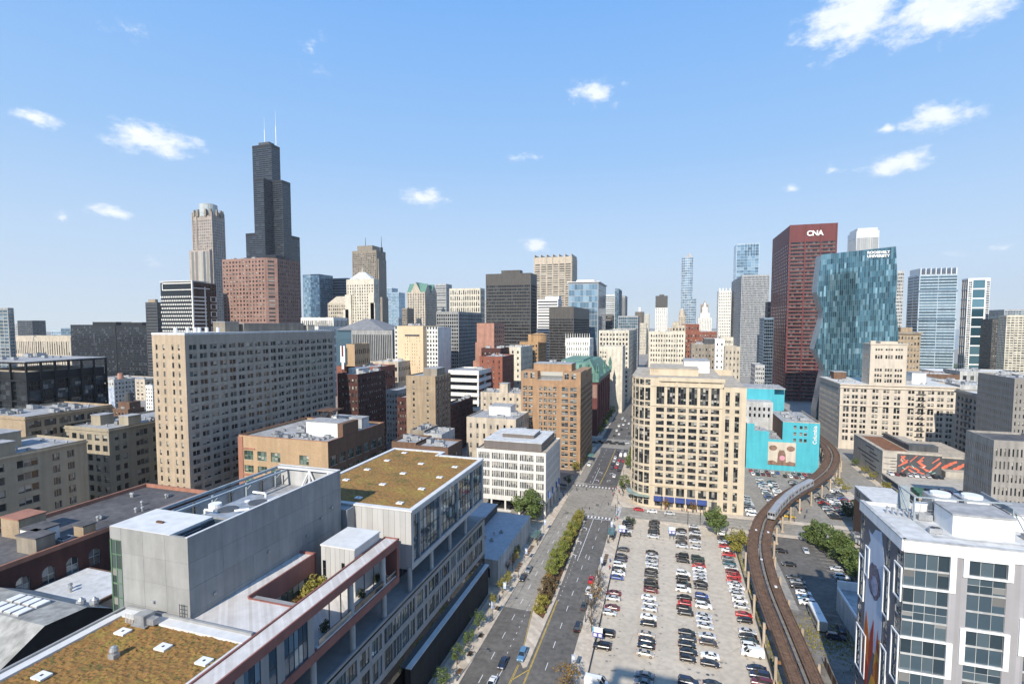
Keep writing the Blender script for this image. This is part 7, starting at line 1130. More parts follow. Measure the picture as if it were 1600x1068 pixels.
pm = mat('poster_brown', (.24, .15, .11), var=.35, scale=.6); pc = (p0 + p1) / 2; ph = pz1 - pz0
def pflat(m, pts, d): b = MB(); b.q(*[(x, d, z) for (x, z) in pts]); b.build('poster_print', m, t)
pflat(pm, [(p0 + .02, pz0 + .02), (p1 - .02, pz0 + .02), (p1 - .02, pz0 + ph * .14), (pc + 4, pz0 + ph * .19), (pc + 2.2, pz0 + ph * .12), (pc - 2.6, pz0 + ph * .12), (pc - 4.5, pz0 + ph * .20), (p0 + .02, pz0 + ph * .16)], -.27)
pflat(pm, [(pc - 2.3, pz0 + ph * .1), (pc + 2.3, pz0 + ph * .1), (pc + 2.0, pz0 + ph * .5), (pc + 1.2, pz0 + ph * .66), (pc - 1.2, pz0 + ph * .66), (pc - 2.0, pz0 + ph * .5)], -.275)
for s_ in (-1, 1): pflat(pm, [(pc + s_ * 4.6 + 2.2 * cos(a * pi / 6), pz0 + ph * .74 + 1.6 * sin(a * pi / 6)) for a in range(12)], -.28)
pflat(mat('poster_pink', (.62, .30, .38), var=.1), [(pc + .3 + 1.4 * cos(a * pi / 8), pz0 + ph * .32 + 1.5 * sin(a * pi / 8)) for a in range(16)], -.29)
lt = put('letters', text_mesh('Columbia', 2.7, M_WPAINT, .2, .05), t, (ux(1275), -.35, zc(691))); lt.rotation_euler = (pi / 2, -pi / 2, 0)
add(t, 'wall_joint', mat('turquoise_paint_dark', (.07, .42, .51)), lambda b: (b.box(ux(1170), ux(1199), -.05, -.01, zc(697), zc(696.4)), b.box(ux(1245), ux(1277), -.05, -.01, zc(701), zc(700.4)), b.box(ux(1252.6), ux(1253), -.05, -.01, zc(727), zc(701)), b.box(ux(1170), ux(1199), -.05, -.01, zc(722), zc(721.4))))

# ================================================================ PARKING GARAGE WITH MURAL
t = thing('mural_garage', 'concrete parking garage with a red zig-zag mural and open car decks', 'building', (109, 266, 0)); gar = t
M_GAR = mat('garage_concrete', (.42, .385, .33), var=.1); gz = 17.6
add(t, 'upper_block', [M_GAR, M_GREY], lambda b: (b.box(0, 26, 46, 90, 0, gz), b.box(26, 44, 52, 90, 0, gz - 2.2))); add(t, 'louvre', M_BLACK, lambda b: [b.box(-.05, .0, 50 + (k % 3) * 4, 64 + (k % 4) * 6, 4.4 + k * 2.2, 4.9 + k * 2.2) for k in range(6)] + [b.box(.5 + (k % 2) * 3, 6 + (k % 2) * 1, 45.95, 46.0, 8.0 + k * 1.6, 8.25 + k * 1.6) for k in range(5)])
add(t, 'roof', [M_RT, mat('roof_rust', (.22, .10, .05), var=.2), M_DGREY], lambda b: (b.box(-.1, 26.1, 45.9, 90, gz, gz + .4), b.box(2, 12, 48, 84, gz + .4, gz + .5, 1), b.box(13, 26, 50, 56, gz + .4, gz + 3.4, 2), b.box(13, 15, 56, 84, gz + .4, gz + 3.0, 2), b.box(26.1, 44, 52, 90, gz - 2.2, gz - 1.9)))
add(t, 'mural_ground', M_DGREY, lambda b: (b.box(6.5, 26.0, 45.9, 46, 6.4, gz - .6), b.box(26.1, 44, 51.9, 52, 7, gz - 2.8)))
rr = random.Random(14); C_CORAL = mat('mural_coral', (.62, .15, .09), var=.12); C_MINT = mat('mural_mint', (.35, .65, .58), var=.1)
for i in range(26):
    u = 7 + rr.random() * 17.5; v = 7.6 + rr.random() * 7.6; a = rr.choice((.6, -.7, .9, -.4)) + rr.uniform(-.2, .2); L = rr.uniform(2.2, 5) if i < 20 else 1.6; wd_ = rr.uniform(.5, 1.0) if i < 20 else .3; m = C_CORAL if i < 20 else C_MINT; yy = 45.86 - i * .006
    pts = [(u + cos(a) * L * s + -sin(a) * wd_ * k, v + sin(a) * L * s + cos(a) * wd_ * k) for (s, k) in ((-.5, -.2), (.5, -.6), (.55, .5), (-.45, .6))]; pts = [(max(6.6, min(25.9, p[0])), max(6.5, min(gz - .7, p[1]))) for p in pts]
    add(t, 'mural_stroke', m, lambda b: b.q(*[(p[0], yy, p[1]) for p in pts]))
for i in range(8):
    u = 28 + i * 1.9; add(t, 'mural_stroke', C_CORAL, lambda b: b.q((u, 51.85 - i * .006, 8.5 + (i % 3) * 1.4), (u + 3.4, 51.85 - i * .006, 10 + (i % 3) * 1.4), (u + 3.2, 51.85 - i * .006, 11.4 + (i % 3) * 1.2), (u - .3, 51.85 - i * .006, 9.8 + (i % 3) * 1.3)))
for z in (3.0, 6.2): add(t, 'car_deck', M_GAR, lambda b: (b.box(0, 52, 4, 46 if z < 6 else 45.9, z - .5, z), b.box(0, 52, 3.8, 4.1, z, z + .8)))
for (x, y) in [(x, y) for x in (.4, 8.8, 17.2, 25.6, 34, 42.4, 50.8) for y in (4.6, 24)]: add(t, 'column', M_GAR, lambda b: b.box(x, x + .6, y, y + .6, 0, 5.8))
add(t, 'stair_tower', [mat('green_steel', (.06, .14, .10)), M_WPAINT, C_RD], lambda b: ([b.box(1 + k * .1, 5, 6 + k * 3, 8.6 + k * 3, 6.2, 8 + .3 * k) for k in range(3)], b.box(6.0, 8.6, 3.4, 3.7, 2.2, 6.8, 1), b.box(6.0, 8.6, 3.38, 3.4, 5.6, 6.8, 2)))
add(t, 'ramp_block', M_GAR, lambda b: (b.box(28, 44, 46.2, 51.8, 0, 9.2), b.box(30, 44.2, 46.1, 46.2, 7.0, 7.6)))

# ================================================================ ELEVATED RAILWAY AND TRAIN
ctl = [(30.2, 40), (30.2, 80), (30.1, 100), (30.1, 120.6), (29.9, 140), (29.6, 158), (30.1, 174.4), (31.7, 191.8), (34.7, 207.2), (40.0, 225.6), (52.5, 253.7), (67, 277.6), (81, 304.6), (92, 335), (97.4, 361), (98.6, 383), (98.8, 420), (98.8, 520), (98.8, 640)]
def cr_pt(p0, p1, p2, p3, s): return tuple(.5 * (2 * b_ + (-a + c) * s + (2 * a - 5 * b_ + 4 * c - d_) * s * s + (-a + 3 * b_ - 3 * c + d_) * s ** 3) for a, b_, c, d_ in zip(p0, p1, p2, p3))
path = []
for i in range(1, len(ctl) - 2):
    n_ = max(4, int(Vector((ctl[i + 1][0] - ctl[i][0], ctl[i + 1][1] - ctl[i][1])).length / .5))
    path += [cr_pt(ctl[i - 1], ctl[i], ctl[i + 1], ctl[i + 2], k / n_) for k in range(n_)]
S_ = [0]
for a, c in zip(path, path[1:]): S_.append(S_[-1] + sqrt((c[0] - a[0]) ** 2 + (c[1] - a[1]) ** 2))
def at_s(s):
    lo = 0; hi = len(S_) - 1
    while hi - lo > 1:
        m_ = (lo + hi) // 2
        if S_[m_] <= s: lo = m_
        else: hi = m_
    f_ = (s - S_[lo]) / (S_[hi] - S_[lo]); a, c = path[lo], path[hi]; d_ = Vector((c[0] - a[0], c[1] - a[1])).normalized()
    return Vector((a[0] + (c[0] - a[0]) * f_, a[1] + (c[1] - a[1]) * f_)), d_
ZT = 7.0; t = thing('elevated_railway', 'rusty brown elevated railway curving past the parking lot on steel columns', 'railway', (30.1, 80, 0)); OX, OY = 30.1, 80
M_TIE = mat('weathered_tie', (.135, .085, .06), var=.35, scale=1.5); M_RAIL = mat('rail_steel', (.20, .14, .11), rough=.5, metal=.3); M_WOOD = mat('walkway_planks', (.22, .19, .155), var=.2, scale=.8); M_RUST = mat('rusty_girder', (.22, .12, .06), var=.3, scale=.6); M_CPOST = mat('cream_steel_post', (.42, .345, .26), var=.15)
def ribbon(b, o0, o1, z0, z1, s0=0, s1=None, ds=2.0, m=0):
    s = s0; s1 = s1 or S_[-1]; prev = None
    while s <= s1:
        p, d = at_s(min(s, S_[-1] - .01)); n_ = Vector((d.y, -d.x)); q_ = [p + n_ * o0, p + n_ * o1]; cur = [(q_[0].x - OX, q_[0].y - OY, z0), (q_[1].x - OX, q_[1].y - OY, z0), (q_[1].x - OX, q_[1].y - OY, z1), (q_[0].x - OX, q_[0].y - OY, z1)]
        if prev:
            for i in range(4): j = (i + 1) % 4; b.q(prev[i], cur[i], cur[j], prev[j], m=m)
        prev = cur; s += ds
b = MB(); s = 0; rt_ = random.Random(2)
while s < S_[-1] - 1:
    p, d = at_s(s); n_ = Vector((d.y, -d.x))
    for off in (-2.05, 2.05):
        e0, e1 = p + n_ * (off - 1.35 + rt_.uniform(-.06, .06)), p + n_ * (off + 1.35 + rt_.uniform(-.06, .06)); b.bar((e0.x - OX, e0.y - OY, ZT - .1), (e1.x - OX, e1.y - OY, ZT - .1), .27, .2)
    s += .6
b.build('ties', M_TIE, t, kind='stuff')
for off in (-2.77, -1.33, 1.33, 2.77): add(t, 'rail', M_RAIL, lambda b: ribbon(b, off - .05, off + .05, ZT, ZT + .16))
add(t, 'centre_walkway', M_WOOD, lambda b: ribbon(b, -.34, .34, ZT - .02, ZT + .12)); add(t, 'guard_timber', M_TIE, lambda b: (ribbon(b, -3.5, -3.3, ZT, ZT + .2), ribbon(b, 3.3, 3.5, ZT, ZT + .2), ribbon(b, -.85, -.7, ZT, ZT + .14), ribbon(b, .7, .85, ZT, ZT + .14)))
add(t, 'outer_walkway', M_TIE, lambda b: (ribbon(b, 3.45, 4.1, ZT - .15, ZT - .05, 150), ribbon(b, -4.1, -3.45, ZT - .15, ZT - .05, 60)))
for off in (-3.3, -.9, .9, 3.3): add(t, 'girder', M_RUST, lambda b: ribbon(b, off - .15, off + .15, ZT - 1.3, ZT - .22, ds=4))
s = 6; i = 0
while s < S_[-1]:
    p, d = at_s(s); n_ = Vector((d.y, -d.x)); e0, e1 = p - n_ * 4.5, p + n_ * 4.5
    add(t, 'cross_girder', M_RUST, lambda b: b.bar((e0.x - OX, e0.y - OY, ZT - 1.7), (e1.x - OX, e1.y - OY, ZT - 1.7), .5, .7))
    for e in (e0, e1): add(t, 'column', M_CPOST, lambda b: (b.box(e.x - OX - .3, e.x - OX + .3, e.y - OY - .3, e.y - OY + .3, 0, ZT - .6), b.box(e.x - OX - .55, e.x - OX + .55, e.y - OY - .55, e.y - OY + .55, 0, .5)))
    s += 14.5; i += 1
add(t, 'handrail', M_MECH, lambda b: (ribbon(b, 4.05, 4.1, ZT + .9, ZT + .97, 165, 330), ribbon(b, -4.1, -4.05, ZT + .9, ZT + .97, 165, 330)))
for (s, off) in ((102, 0), (128, -2), (128, 2.1), (84, 2)): p, d = at_s(s); n_ = Vector((d.y, -d.x)); q_ = p + n_ * off; add(t, 'signal_box', M_WPAINT, lambda b: b.box(q_.x - OX - .35, q_.x - OX + .35, q_.y - OY - .5, q_.y - OY + .5, ZT + .02, ZT + .22))
tr = None; M_SIL = mat('stainless_steel', (.52, .53, .54), rough=.35, metal=.55, var=.06); M_TROOF = mat('train_roof', (.32, .335, .36), rough=.55, var=.1)
q_ = atZ(1205, 808, 8.5); sF = min(range(len(path)), key=lambda i: (path[i][0] - q_.x) ** 2 + (path[i][1] - q_.y) ** 2); sF = S_[sF]
p, d = at_s(sF); tr = thing('commuter_train', 'silver elevated commuter train rounding the curve above the parked cars', 'train', (p.x, p.y, ZT + .16)); TXO, TYO = p.x, p.y
for k in range(4):
    s0, s1 = sF + k * 15.0, sF + k * 15.0 + 14.4; pa, da = at_s(s0); pb, db = at_s(s1); na = Vector((da.y, -da.x)) * 2.05; nb_ = Vector((db.y, -db.x)) * 2.05; pa = pa + na; pb = pb + nb_; dv = (pb - pa); L = dv.length; a = atan2(dv.y, dv.x)
    b = MB(); hw = 1.42; sec = [(-hw, .75), (-hw, 3.0), (-hw * .86, 3.5), (-hw * .5, 3.72), (hw * .5, 3.72), (hw * .86, 3.5), (hw, 3.0), (hw, .75)]
    n8 = len(sec)
    for (xx, sc) in ((0, 1), (L, 1)): b.v += [(xx, y * sc, z) for (y, z) in sec]
    for i in range(n8): j = (i + 1) % n8; b.f.append((i, j, n8 + j, n8 + i)); b.m.append(1 if 2 <= i <= 4 else 0)
    b.f.append(tuple(range(n8))); b.m.append(0); b.f.append(tuple(range(2 * n8 - 1, n8 - 1, -1))); b.m.append(0)
    c = b.build('carriage', [M_SIL, M_TROOF], tr, (pa.x - TXO, pa.y - TYO, 0), a)
    for sd_ in (-1, 1):
        for i in range(6):
            bb = MB(); x0_ = .9 + i * 2.2; bb.box(x0_, x0_ + 1.5, sd_ * (hw + .02) - .02, sd_ * (hw + .02) + .02, 2.0, 2.85); bb.build('window', G_BLACK, c)
        for x0_ in (3.9, 9.2): bb = MB(); bb.box(x0_, x0_ + 1.2, sd_ * (hw + .05) - .02, sd_ * (hw + .05) + .02, .9, 2.95); bb.build('door', M_LGREY, c)
    for i in range(2): bb = MB(); bb.box(1.2 + i * 9.2, 3.2 + i * 9.2, -1.1, 1.1, .1, .8); bb.build('bogie', M_BLACK, c)
    for xx in ((-.05,) if k == 0 else (L + .02,)):
        for (y0_, y1_) in ((-1.2, -.55), (-.35, .35), (.55, 1.2)): bb = MB(); bb.box(xx - .02, xx + .03, y0_, y1_, 2.1, 3.1); bb.build('cab_window', G_BLACK, c)
    if k == 0: bb = MB(); bb.box(-.1, -.02, -.35, .35, .8, 2.05); bb.build('end_door', M_LGREY, c)
# the tower the view is taken from and two neighbours behind: they throw the shadow on the lot and stand in the glass
SHX0 = 3.5
t = thing('viewpoint_tower', 'pale residential tower whose roof frame throws its shadow on the parking lot', 'building', (-24, -40, 0)); add(t, 'wall', M_LGREY, lambda b: b.box(0, 70, 0, 36, 0, 77.5)); add(t, 'roof_frame', M_LGREY, lambda b: (b.box(SHX0, SHX0 + 2, 33, 34.5, 77.5, 88.0), b.box(SHX0 + 6, SHX0 + 17, 33, 34.5, 77.5, 88.0), b.box(SHX0, SHX0 + 17, 33, 34.5, 88.0, 89.5), b.box(SHX0 + 2, SHX0 + 6, 33, 34.5, 77.5, 85.4), b.box(SHX0 - 4, SHX0, 33, 34.5, 77.5, 85.5), b.box(SHX0 + 17, SHX0 + 21, 33, 34.5, 77.5, 87), b.box(SHX0 + 21, SHX0 + 26, 33, 34.5, 77.5, 84.5))); o = [c for c in t.children if c.name.startswith('wall')][0]
for j in range(20): put('window', window_mesh(60, 1.8, 20, 1, M_FRAME, G_GREY), t, (65, 36.05, 3 + j * 3.7), pi)
tower('south_tower', 'tall dark tower south of the viewpoint mirrored in the teal glass', -60, 0, 10, 0, depth=0, n=(2, 2)) if False else None
for (nm, lab, x, y, w, d, h) in (('south_tower', 'tall dark residential tower behind the viewpoint mirrored in teal glass', 258, -95, 34, 34, 168), ('south_tower', 'lower dark residential tower behind the viewpoint mirrored in teal glass', 205, -90, 34, 30, 128)):
    t = thing(nm, lab, 'building', (x, y, 0)); shell(t, w, d, h, M_DGREY, M_RD, Nf=(grid(w, 9, .6), grid(h, 40, .55)), gm=G_BLACK)

# ================================================================ VEHICLES
PC = {'black': (.010, .010, .012), 'charcoal': (.045, .047, .05), 'silver': (.48, .49, .50), 'grey': (.20, .21, .22), 'white': (.78, .78, .77), 'red': (.42, .018, .02), 'dark red': (.13, .015, .02), 'blue': (.03, .07, .24), 'navy': (.015, .022, .05), 'teal': (.03, .10, .13), 'beige': (.42, .37, .31), 'brown': (.07, .05, .04), 'sky blue': (.10, .22, .36), 'yellow': (.6, .38, .02), 'dark green': (.02, .045, .035)}
M_TYRE = mat('tyre_rubber', (.02, .02, .02), rough=.9); M_RIM = mat('wheel_rim', (.4, .4, .41), rough=.35, metal=.6); M_CGL = glass('car_glass', (.02, .025, .03), (.06, .07, .08), .2, .04, .1, .0); M_HEADL = mat('headlight_lens', (.75, .75, .72), rough=.15); M_TAIL = mat('tail_light_lens', (.35, .01, .01), rough=.2); M_TRIM = mat('black_trim', (.015, .015, .016), rough=.6)
# profile: hood/boot heights, cabin base and roof stations, length, half width
KIND = {'sedan': (2.3, .90, [(-2.3, .62), (-2.22, .93), (-1.55, 1.0), (1.0, .98), (1.35, .95), (2.1, .80), (2.3, .55)], (-1.65, -.80, .35, 1.25), 1.44),
        'hatchback': (2.05, .88, [(-2.05, .62), (-2.0, 1.0), (-1.6, 1.02), (.9, 1.0), (1.2, .97), (1.85, .84), (2.05, .56)], (-1.98, -1.45, .3, 1.15), 1.5),
        'suv': (2.38, .96, [(-2.38, .68), (-2.32, 1.12), (-1.8, 1.14), (1.0, 1.12), (1.3, 1.08), (2.2, 1.0), (2.38, .62)], (-2.28, -1.95, .35, 1.15), 1.78),
        'van': (2.75, 1.0, [(-2.75, .6), (-2.72, 1.2), (-2.2, 1.22), (1.6, 1.2), (1.9, 1.1), (2.6, .95), (2.75, .6)], (-2.7, -2.62, 1.1, 1.95), 2.25)}
CARM = {}
def car_parts(kind):
    if kind in CARM: return CARM[kind]
    L, hw, prof, (c0, c1, c2, c3), zr = KIND[kind]
    body = MB(); st = []
    for i, (x, zt) in enumerate(prof):
        f = 1 - .12 * (abs(x) / L) ** 4; w = hw * f; zb = .24 if 0 < i < len(prof) - 1 else .34
        st.append([(x, -w * .94, zb), (x, -w, zb + .22), (x, -w * .985, zt - .16), (x, -w * .86, zt), (x, 0, zt + .035), (x, w * .86, zt), (x, w * .985, zt - .16), (x, w, zb + .22), (x, w * .94, zb)])
    n = 9
    for s_ in st: body.v += s_
    for k in range(len(st) - 1):
        for i in range(n): j = (i + 1) % n; body.f.append((k * n + i, k * n + j, (k + 1) * n + j, (k + 1) * n + i)); body.m.append(0)
    body.f.append(tuple(range(n))); body.m.append(0); body.f.append(tuple((len(st) - 1) * n + i for i in range(n))[::-1]); body.m.append(0)
    zb = 1.0 if kind in ('sedan', 'hatchback') else 1.13 if kind == 'suv' else 1.2; wb, wt = hw * .86, hw * .70
    body.v += []   # roof panel and pillars, body coloured
    r0 = [(c1 - .05, -wt, zr - .05), (c2 + .05, -wt, zr - .05), (c2 + .05, wt, zr - .05), (c1 - .05, wt, zr - .05)]; i = len(body.v); body.v += r0 + [(c1 + .1, -wt * .8, zr), (c2 - .12, -wt * .8, zr), (c2 - .12, wt * .8, zr), (c1 + .1, wt * .8, zr)]
    for f in ((4, 5, 6, 7), (0, 1, 5, 4), (1, 2, 6, 5), (2, 3, 7, 6), (3, 0, 4, 7)): body.f.append(tuple(i + k for k in f)); body.m.append(0)
    for sg in (-1, 1):
        for (xa, xb, ww) in ((c3, c2, .07), (c0, c1, .14), ((c0 + c3) / 2 - .15, (c1 + c2) / 2 - .15, .06)): body.bar((xa, sg * wb, zb - .02), (xb, sg * wt, zr - .06), ww, .06)
    g = MB(); A = [(c0, -wb, zb - .03), (c3, -wb, zb - .03), (c3, wb, zb - .03), (c0, wb, zb - .03)]; B_ = [(c1, -wt, zr - .06), (c2, -wt, zr - .06), (c2, wt, zr - .06), (c1, wt, zr - .06)]
    g.v = A + B_; g.f = [(0, 1, 5, 4), (1, 2, 6, 5), (2, 3, 7, 6), (3, 0, 4, 7)]; g.m = [0] * 4
    if kind == 'van': g.f = [(1, 2, 6, 5)]; g.m = [0]; [g.q((c3 - 1.1, s * (wb + .0), zb), (c3 - .05, s * wb, zb), (c2 - .02, s * (wt + .03), zr - .3), (c3 - 1.1, s * (wt + .06), zr - .3)) for s in (-1, 1)]
    if kind == 'van':
        body.q((c0, -wb, zb - .03), (c3 - 1.1, -wb, zb - .03), (c2 - .9, -wt, zr - .06), (c1, -wt, zr - .06)); body.q((c3 - 1.1, wb, zb - .03), (c0, wb, zb - .03), (c1, wt, zr - .06), (c2 - .9, wt, zr - .06)); body.q((c0, wb, zb - .03), (c0, -wb, zb - .03), (c1, -wt, zr - .06), (c1, wt, zr - .06))
    wh = MB(); R_w = .34 if kind != 'suv' else .38
    for (r_, y0, y1, m) in ((R_w, -.11, .11, 0), (R_w * .62, -.12, .12, 1)):
        i = len(wh.v); nn = 12
        for y in (y0, y1): wh.v += [(r_ * cos(2 * pi * k / nn), y, R_w + r_ * sin(2 * pi * k / nn)) for k in range(nn)]
        for k in range(nn): l = (k + 1) % nn; wh.f.append((i + k, i + l, i + nn + l, i + nn + k)); wh.m.append(m)
        wh.f.append(tuple(i + k for k in range(nn))); wh.m.append(m); wh.f.append(tuple(i + nn + k for k in range(nn))[::-1]); wh.m.append(m)
    hl = MB(); hl.box(-.08, .08, -.17, .17, -.07, .07)
    CARM[kind] = (body, g, wh.mesh('wheel', [M_TYRE, M_RIM]), hl.mesh('headlight', M_HEADL), hl.mesh('tail_light', M_TAIL), L, hw); return CARM[kind]
BODY = {}
def car(x, y, a, kind, colr, label, group, z=.02, full=True, name=None):
    body, g, wm, hm, tm, L, hw = car_parts(kind); k = (kind, colr, full); pm_ = paint('car_paint_' + colr.replace(' ', '_'), PC[colr])
    if k not in BODY:
        if full: BODY[k] = (body.mesh('body', pm_), CARM.setdefault(kind + 'g', g.mesh('windows', M_CGL)))
        else:
            b = MB(); b.v = list(body.v); b.f = list(body.f); b.m = [0] * len(b.f); i = len(b.v); b.v += g.v; b.f += [tuple(i + q_ for q_ in f) for f in g.f]; b.m += [1] * len(g.f)
            for sx in (-1, 1):
                for sy in (-1, 1): b.cyl(0, 0, 0, .01, .01, n=3); b.v = b.v[:-6]; b.f = b.f[:-5]; b.m = b.m[:-5]; b.tube((sx * L * .6, sy * (hw - .2), .33), (sx * L * .6, sy * (hw + .01), .33), .33, 8, 2)
            BODY[k] = (b.mesh('car', [pm_, M_CGL, M_TYRE]), None)
    nm = name or ('parked_car' if 'park' in group else 'car')
    if not full: o = put(nm, BODY[k][0], None, (x, y, z), a); return tag(o, label, 'van' if kind == 'van' else 'car', group)
    t = thing(nm, label, 'van' if kind == 'van' else 'car', (x, y, z), a, group); put('body', BODY[k][0], t); put('windows', BODY[k][1], t)
    for sx in (-.61, .6):
        for sy in (-1, 1): put('wheel', wm, t, (sx * L, sy * (hw - .1), 0))
    for sy in (-1, 1): put('headlight', hm, t, (L - .1, sy * hw * .62, .72)); put('tail_light', tm, t, (-L + .06, sy * hw * .68, .82))
    return t
CN = {'k': 'black', 'c': 'charcoal', 's': 'silver', 'g': 'grey', 'w': 'white', 'r': 'red', 'd': 'dark red', 'b': 'blue', 'n': 'navy', 't': 'teal', 'e': 'beige', 'o': 'brown', 'y': 'sky blue', 'G': 'dark green', 'Y': 'yellow'}
KN = {'1': 'sedan', '2': 'hatchback', '3': 'suv', '4': 'van'}
def crow(X, items, where, group, face=0, z=.02, full=True, axis='y'):
    """a row of cars: items = (pos, colour letter + kind digit); each label names its neighbours"""
    items = sorted(items); r = random.Random(len(items) * 7 + int(abs(X)))
    for i, (p, code) in enumerate(items):
        c, k = CN[code[0]], KN[code[1]]; me = c + ' ' + k
        nb = []
        if i > 0 and p - items[i - 1][0] < 3.6: nb.append(CN[items[i - 1][1][0]] + ' ' + KN[items[i - 1][1][1]])
        if i + 1 < len(items) and items[i + 1][0] - p < 3.6: nb.append(CN[items[i + 1][1][0]] + ' ' + KN[items[i + 1][1][1]])
        lab = me + (' between ' + nb[0] + ' and ' + nb[1] if len(nb) == 2 else ' next to ' + nb[0] if nb else ' standing alone') + ', ' + where
        f = face + (pi if r.random() < .45 else 0) + r.uniform(-.035, .035); off = r.uniform(-.3, .3)
        if axis == 'y': car(X + off, p, f, k, c, lab, group, z, full)
        else: car(p, X + off, f + pi / 2, k, c, lab, group, z, full)
def px_row(ox, oy, sc, pts): return [(atZ(ox + x / sc, oy + y / sc, .7), c) for (x, y, c) in pts]
A_ = px_row(920, 790, 7.627, [(450, 205, 'k3'), (440, 245, 'c1'), (445, 290, 's1'), (440, 335, 'k1'), (430, 515, 'c1'), (380, 590, 'k1'), (375, 632, 'n1'), (355, 700, 'w3'), (355, 752, 'k1'), (355, 797, 'w1'), (350, 848, 'b1')]) + px_row(910, 920, 7.219, [(355, 38, 'd1'), (355, 98, 's1'), (330, 200, 'd1'), (320, 262, 's2'), (325, 505, 'k3'), (240, 640, 'k3'), (130, 1045, 'w4')])
B_ = px_row(920, 790, 7.627, [(800, 190, 'k1'), (790, 230, 'c1'), (780, 270, 'k2'), (750, 308, 'k3'), (800, 362, 's1'), (745, 550, 'k1'), (740, 590, 's1'), (745, 632, 'g1'), (735, 676, 's1'), (745, 720, 's2'), (745, 768, 'k1'), (735, 816, 'c1'), (745, 890, 'k1'), (755, 945, 'k3'), (755, 1000, 'd1')]) + px_row(910, 920, 7.219, [(765, 92, 'w1'), (765, 152, 's1'), (770, 215, 's1'), (760, 310, 'w1'), (760, 382, 'k1'), (720, 500, 'e1'), (720, 568, 'k1'), (715, 628, 'k1'), (700, 715, 'e1'), (685, 960, 'g1'), (660, 1040, 'g1')])
C1 = px_row(1040, 790, 7.627, [(175, 285, 'k1'), (170, 328, 's2'), (165, 368, 'c1'), (170, 425, 'k1'), (170, 470, 's1'), (185, 590, 'k3'), (195, 645, 'k1'), (200, 800, 'w3'), (205, 852, 'k1'), (210, 930, 'k3'), (210, 988, 'w3')]) + px_row(1040, 920, 7.217, [(235, 92, 'k1'), (245, 158, 'r2'), (240, 212, 'k1'), (235, 262, 'k1'), (235, 482, 'k1'), (240, 550, 'c1'), (260, 622, 'k1'), (250, 697, 'k1'), (275, 780, 'k2'), (260, 1040, 'n3')])
C2 = px_row(1040, 790, 7.627, [(300, 240, 's1'), (340, 285, 'k1'), (330, 327, 's3'), (330, 370, 'k1'), (335, 415, 's1'), (365, 490, 's2'), (370, 620, 'G3'), (370, 664, 'k1'), (370, 705, 'r1'), (385, 748, 'w1'), (380, 790, 's1'), (380, 830, 's1'), (395, 872, 's1'), (420, 915, 'k1'), (430, 965, 'c2')]) + px_row(1040, 920, 7.217, [(425, 72, 'b2'), (435, 130, 'k1'), (450, 185, 'w3'), (450, 300, 's1'), (475, 352, 's1'), (455, 408, 's1'), (480, 522, 's1'), (490, 597, 'o1'), (510, 745, 'w1'), (540, 838, 'k1'), (510, 1062, 'k1')])
D_ = px_row(1040, 790, 7.627, [(660, 320, 'w1'), (670, 378, 'k1'), (685, 428, 's1'), (680, 472, 'r1'), (695, 516, 'w2'), (745, 572, 'r1'), (750, 625, 'g1'), (760, 678, 't1'), (780, 730, 's1'), (795, 778, 'd1'), (800, 828, 'r1'), (810, 880, 'r1'), (810, 922, 's1'), (850, 965, 'w1'), (865, 1030, 's1')]) + px_row(1040, 920, 7.217, [(835, 60, 's2'), (840, 118, 'w1'), (855, 185, 's1'), (895, 283, 'r1'), (900, 345, 'k2'), (945, 475, 's1'), (970, 535, 'k1'), (975, 588, 'G1'), (965, 645, 'w3'), (1010, 725, 'w4'), (1065, 895, 'n1'), (1080, 972, 'n3'), (1085, 1052, 'd3')])
for nm, rw in (('lot row by pavement fence', A_), ('second row of big lot', B_), ('third row of big lot', C1), ('fourth row of big lot', C2), ('big lot row along track', D_)):
    ys = []; last = None
    for (p, c) in sorted(rw, key=lambda q: q[0].y):
        y = p.y if last is None or p.y - last > 2.25 else last + 2.25; last = y; ys.append((y, c))
    Xm = sum(p.x for p, c in rw) / len(rw); crow(Xm, ys, nm, 'cars parked in the big lot')
r = random.Random(77); POOL = ['w1', 's1', 'k1', 's2', 'w3', 'k3', 'g1', 'w1', 's1', 'c1', 'r1', 'n1', 'k1', 's3', 'w2', 'e1', 'b1', 'd1', 'g3']
def rnd(a, c, step=2.7, miss=.06): 
    out_ = []; y = a
    while y < c:
        if r.random() > miss: out_.append((y, r.choice(POOL)))
        y += step
    return out_
gN = 'cars parked in the lots under the railway curve'
crow(317.6, rnd(46.5, 82, 2.75), 'row at turquoise wall', gN, full=False, axis='x'); crow(311.6, rnd(46.5, 58, 2.75) + rnd(63, 76, 2.75), 'second row off turquoise wall', gN, full=False, axis='x')
crow(48.2, rnd(263, 302), 'long row near dormitory side', gN, full=False); crow(53.6, rnd(265, 300), 'double row before turquoise wall', gN, full=False); crow(36.8, rnd(243.5, 268), 'short row at dormitory wall', gN, full=False); crow(64.5, rnd(285, 303), 'lot row beside the train', gN, full=False)
crow(70.8, rnd(250, 277), 'inner row beyond track', gN, full=False); crow(76.2, rnd(256, 282), 'middle row beyond track', gN, full=False); crow(81.6, rnd(262, 292), 'outer row by avenue', gN, full=False)
gS2 = 'cars parked in the small dark lot'
crow(41.6, [(170, 'w3'), (173, 'y1'), (176, 'w1'), (180, 'k1'), (183, 'g1'), (186, 'c1'), (196, 'k1'), (207, 'k1')], 'small lot row under track', gS2); crow(56.6, [(171, 's1'), (174, 'w1'), (177, 'k1'), (180, 's1'), (183.5, 'k3'), (187, 'k1'), (191, 'w3'), (197, 's2')], 'small lot row under trees', gS2)
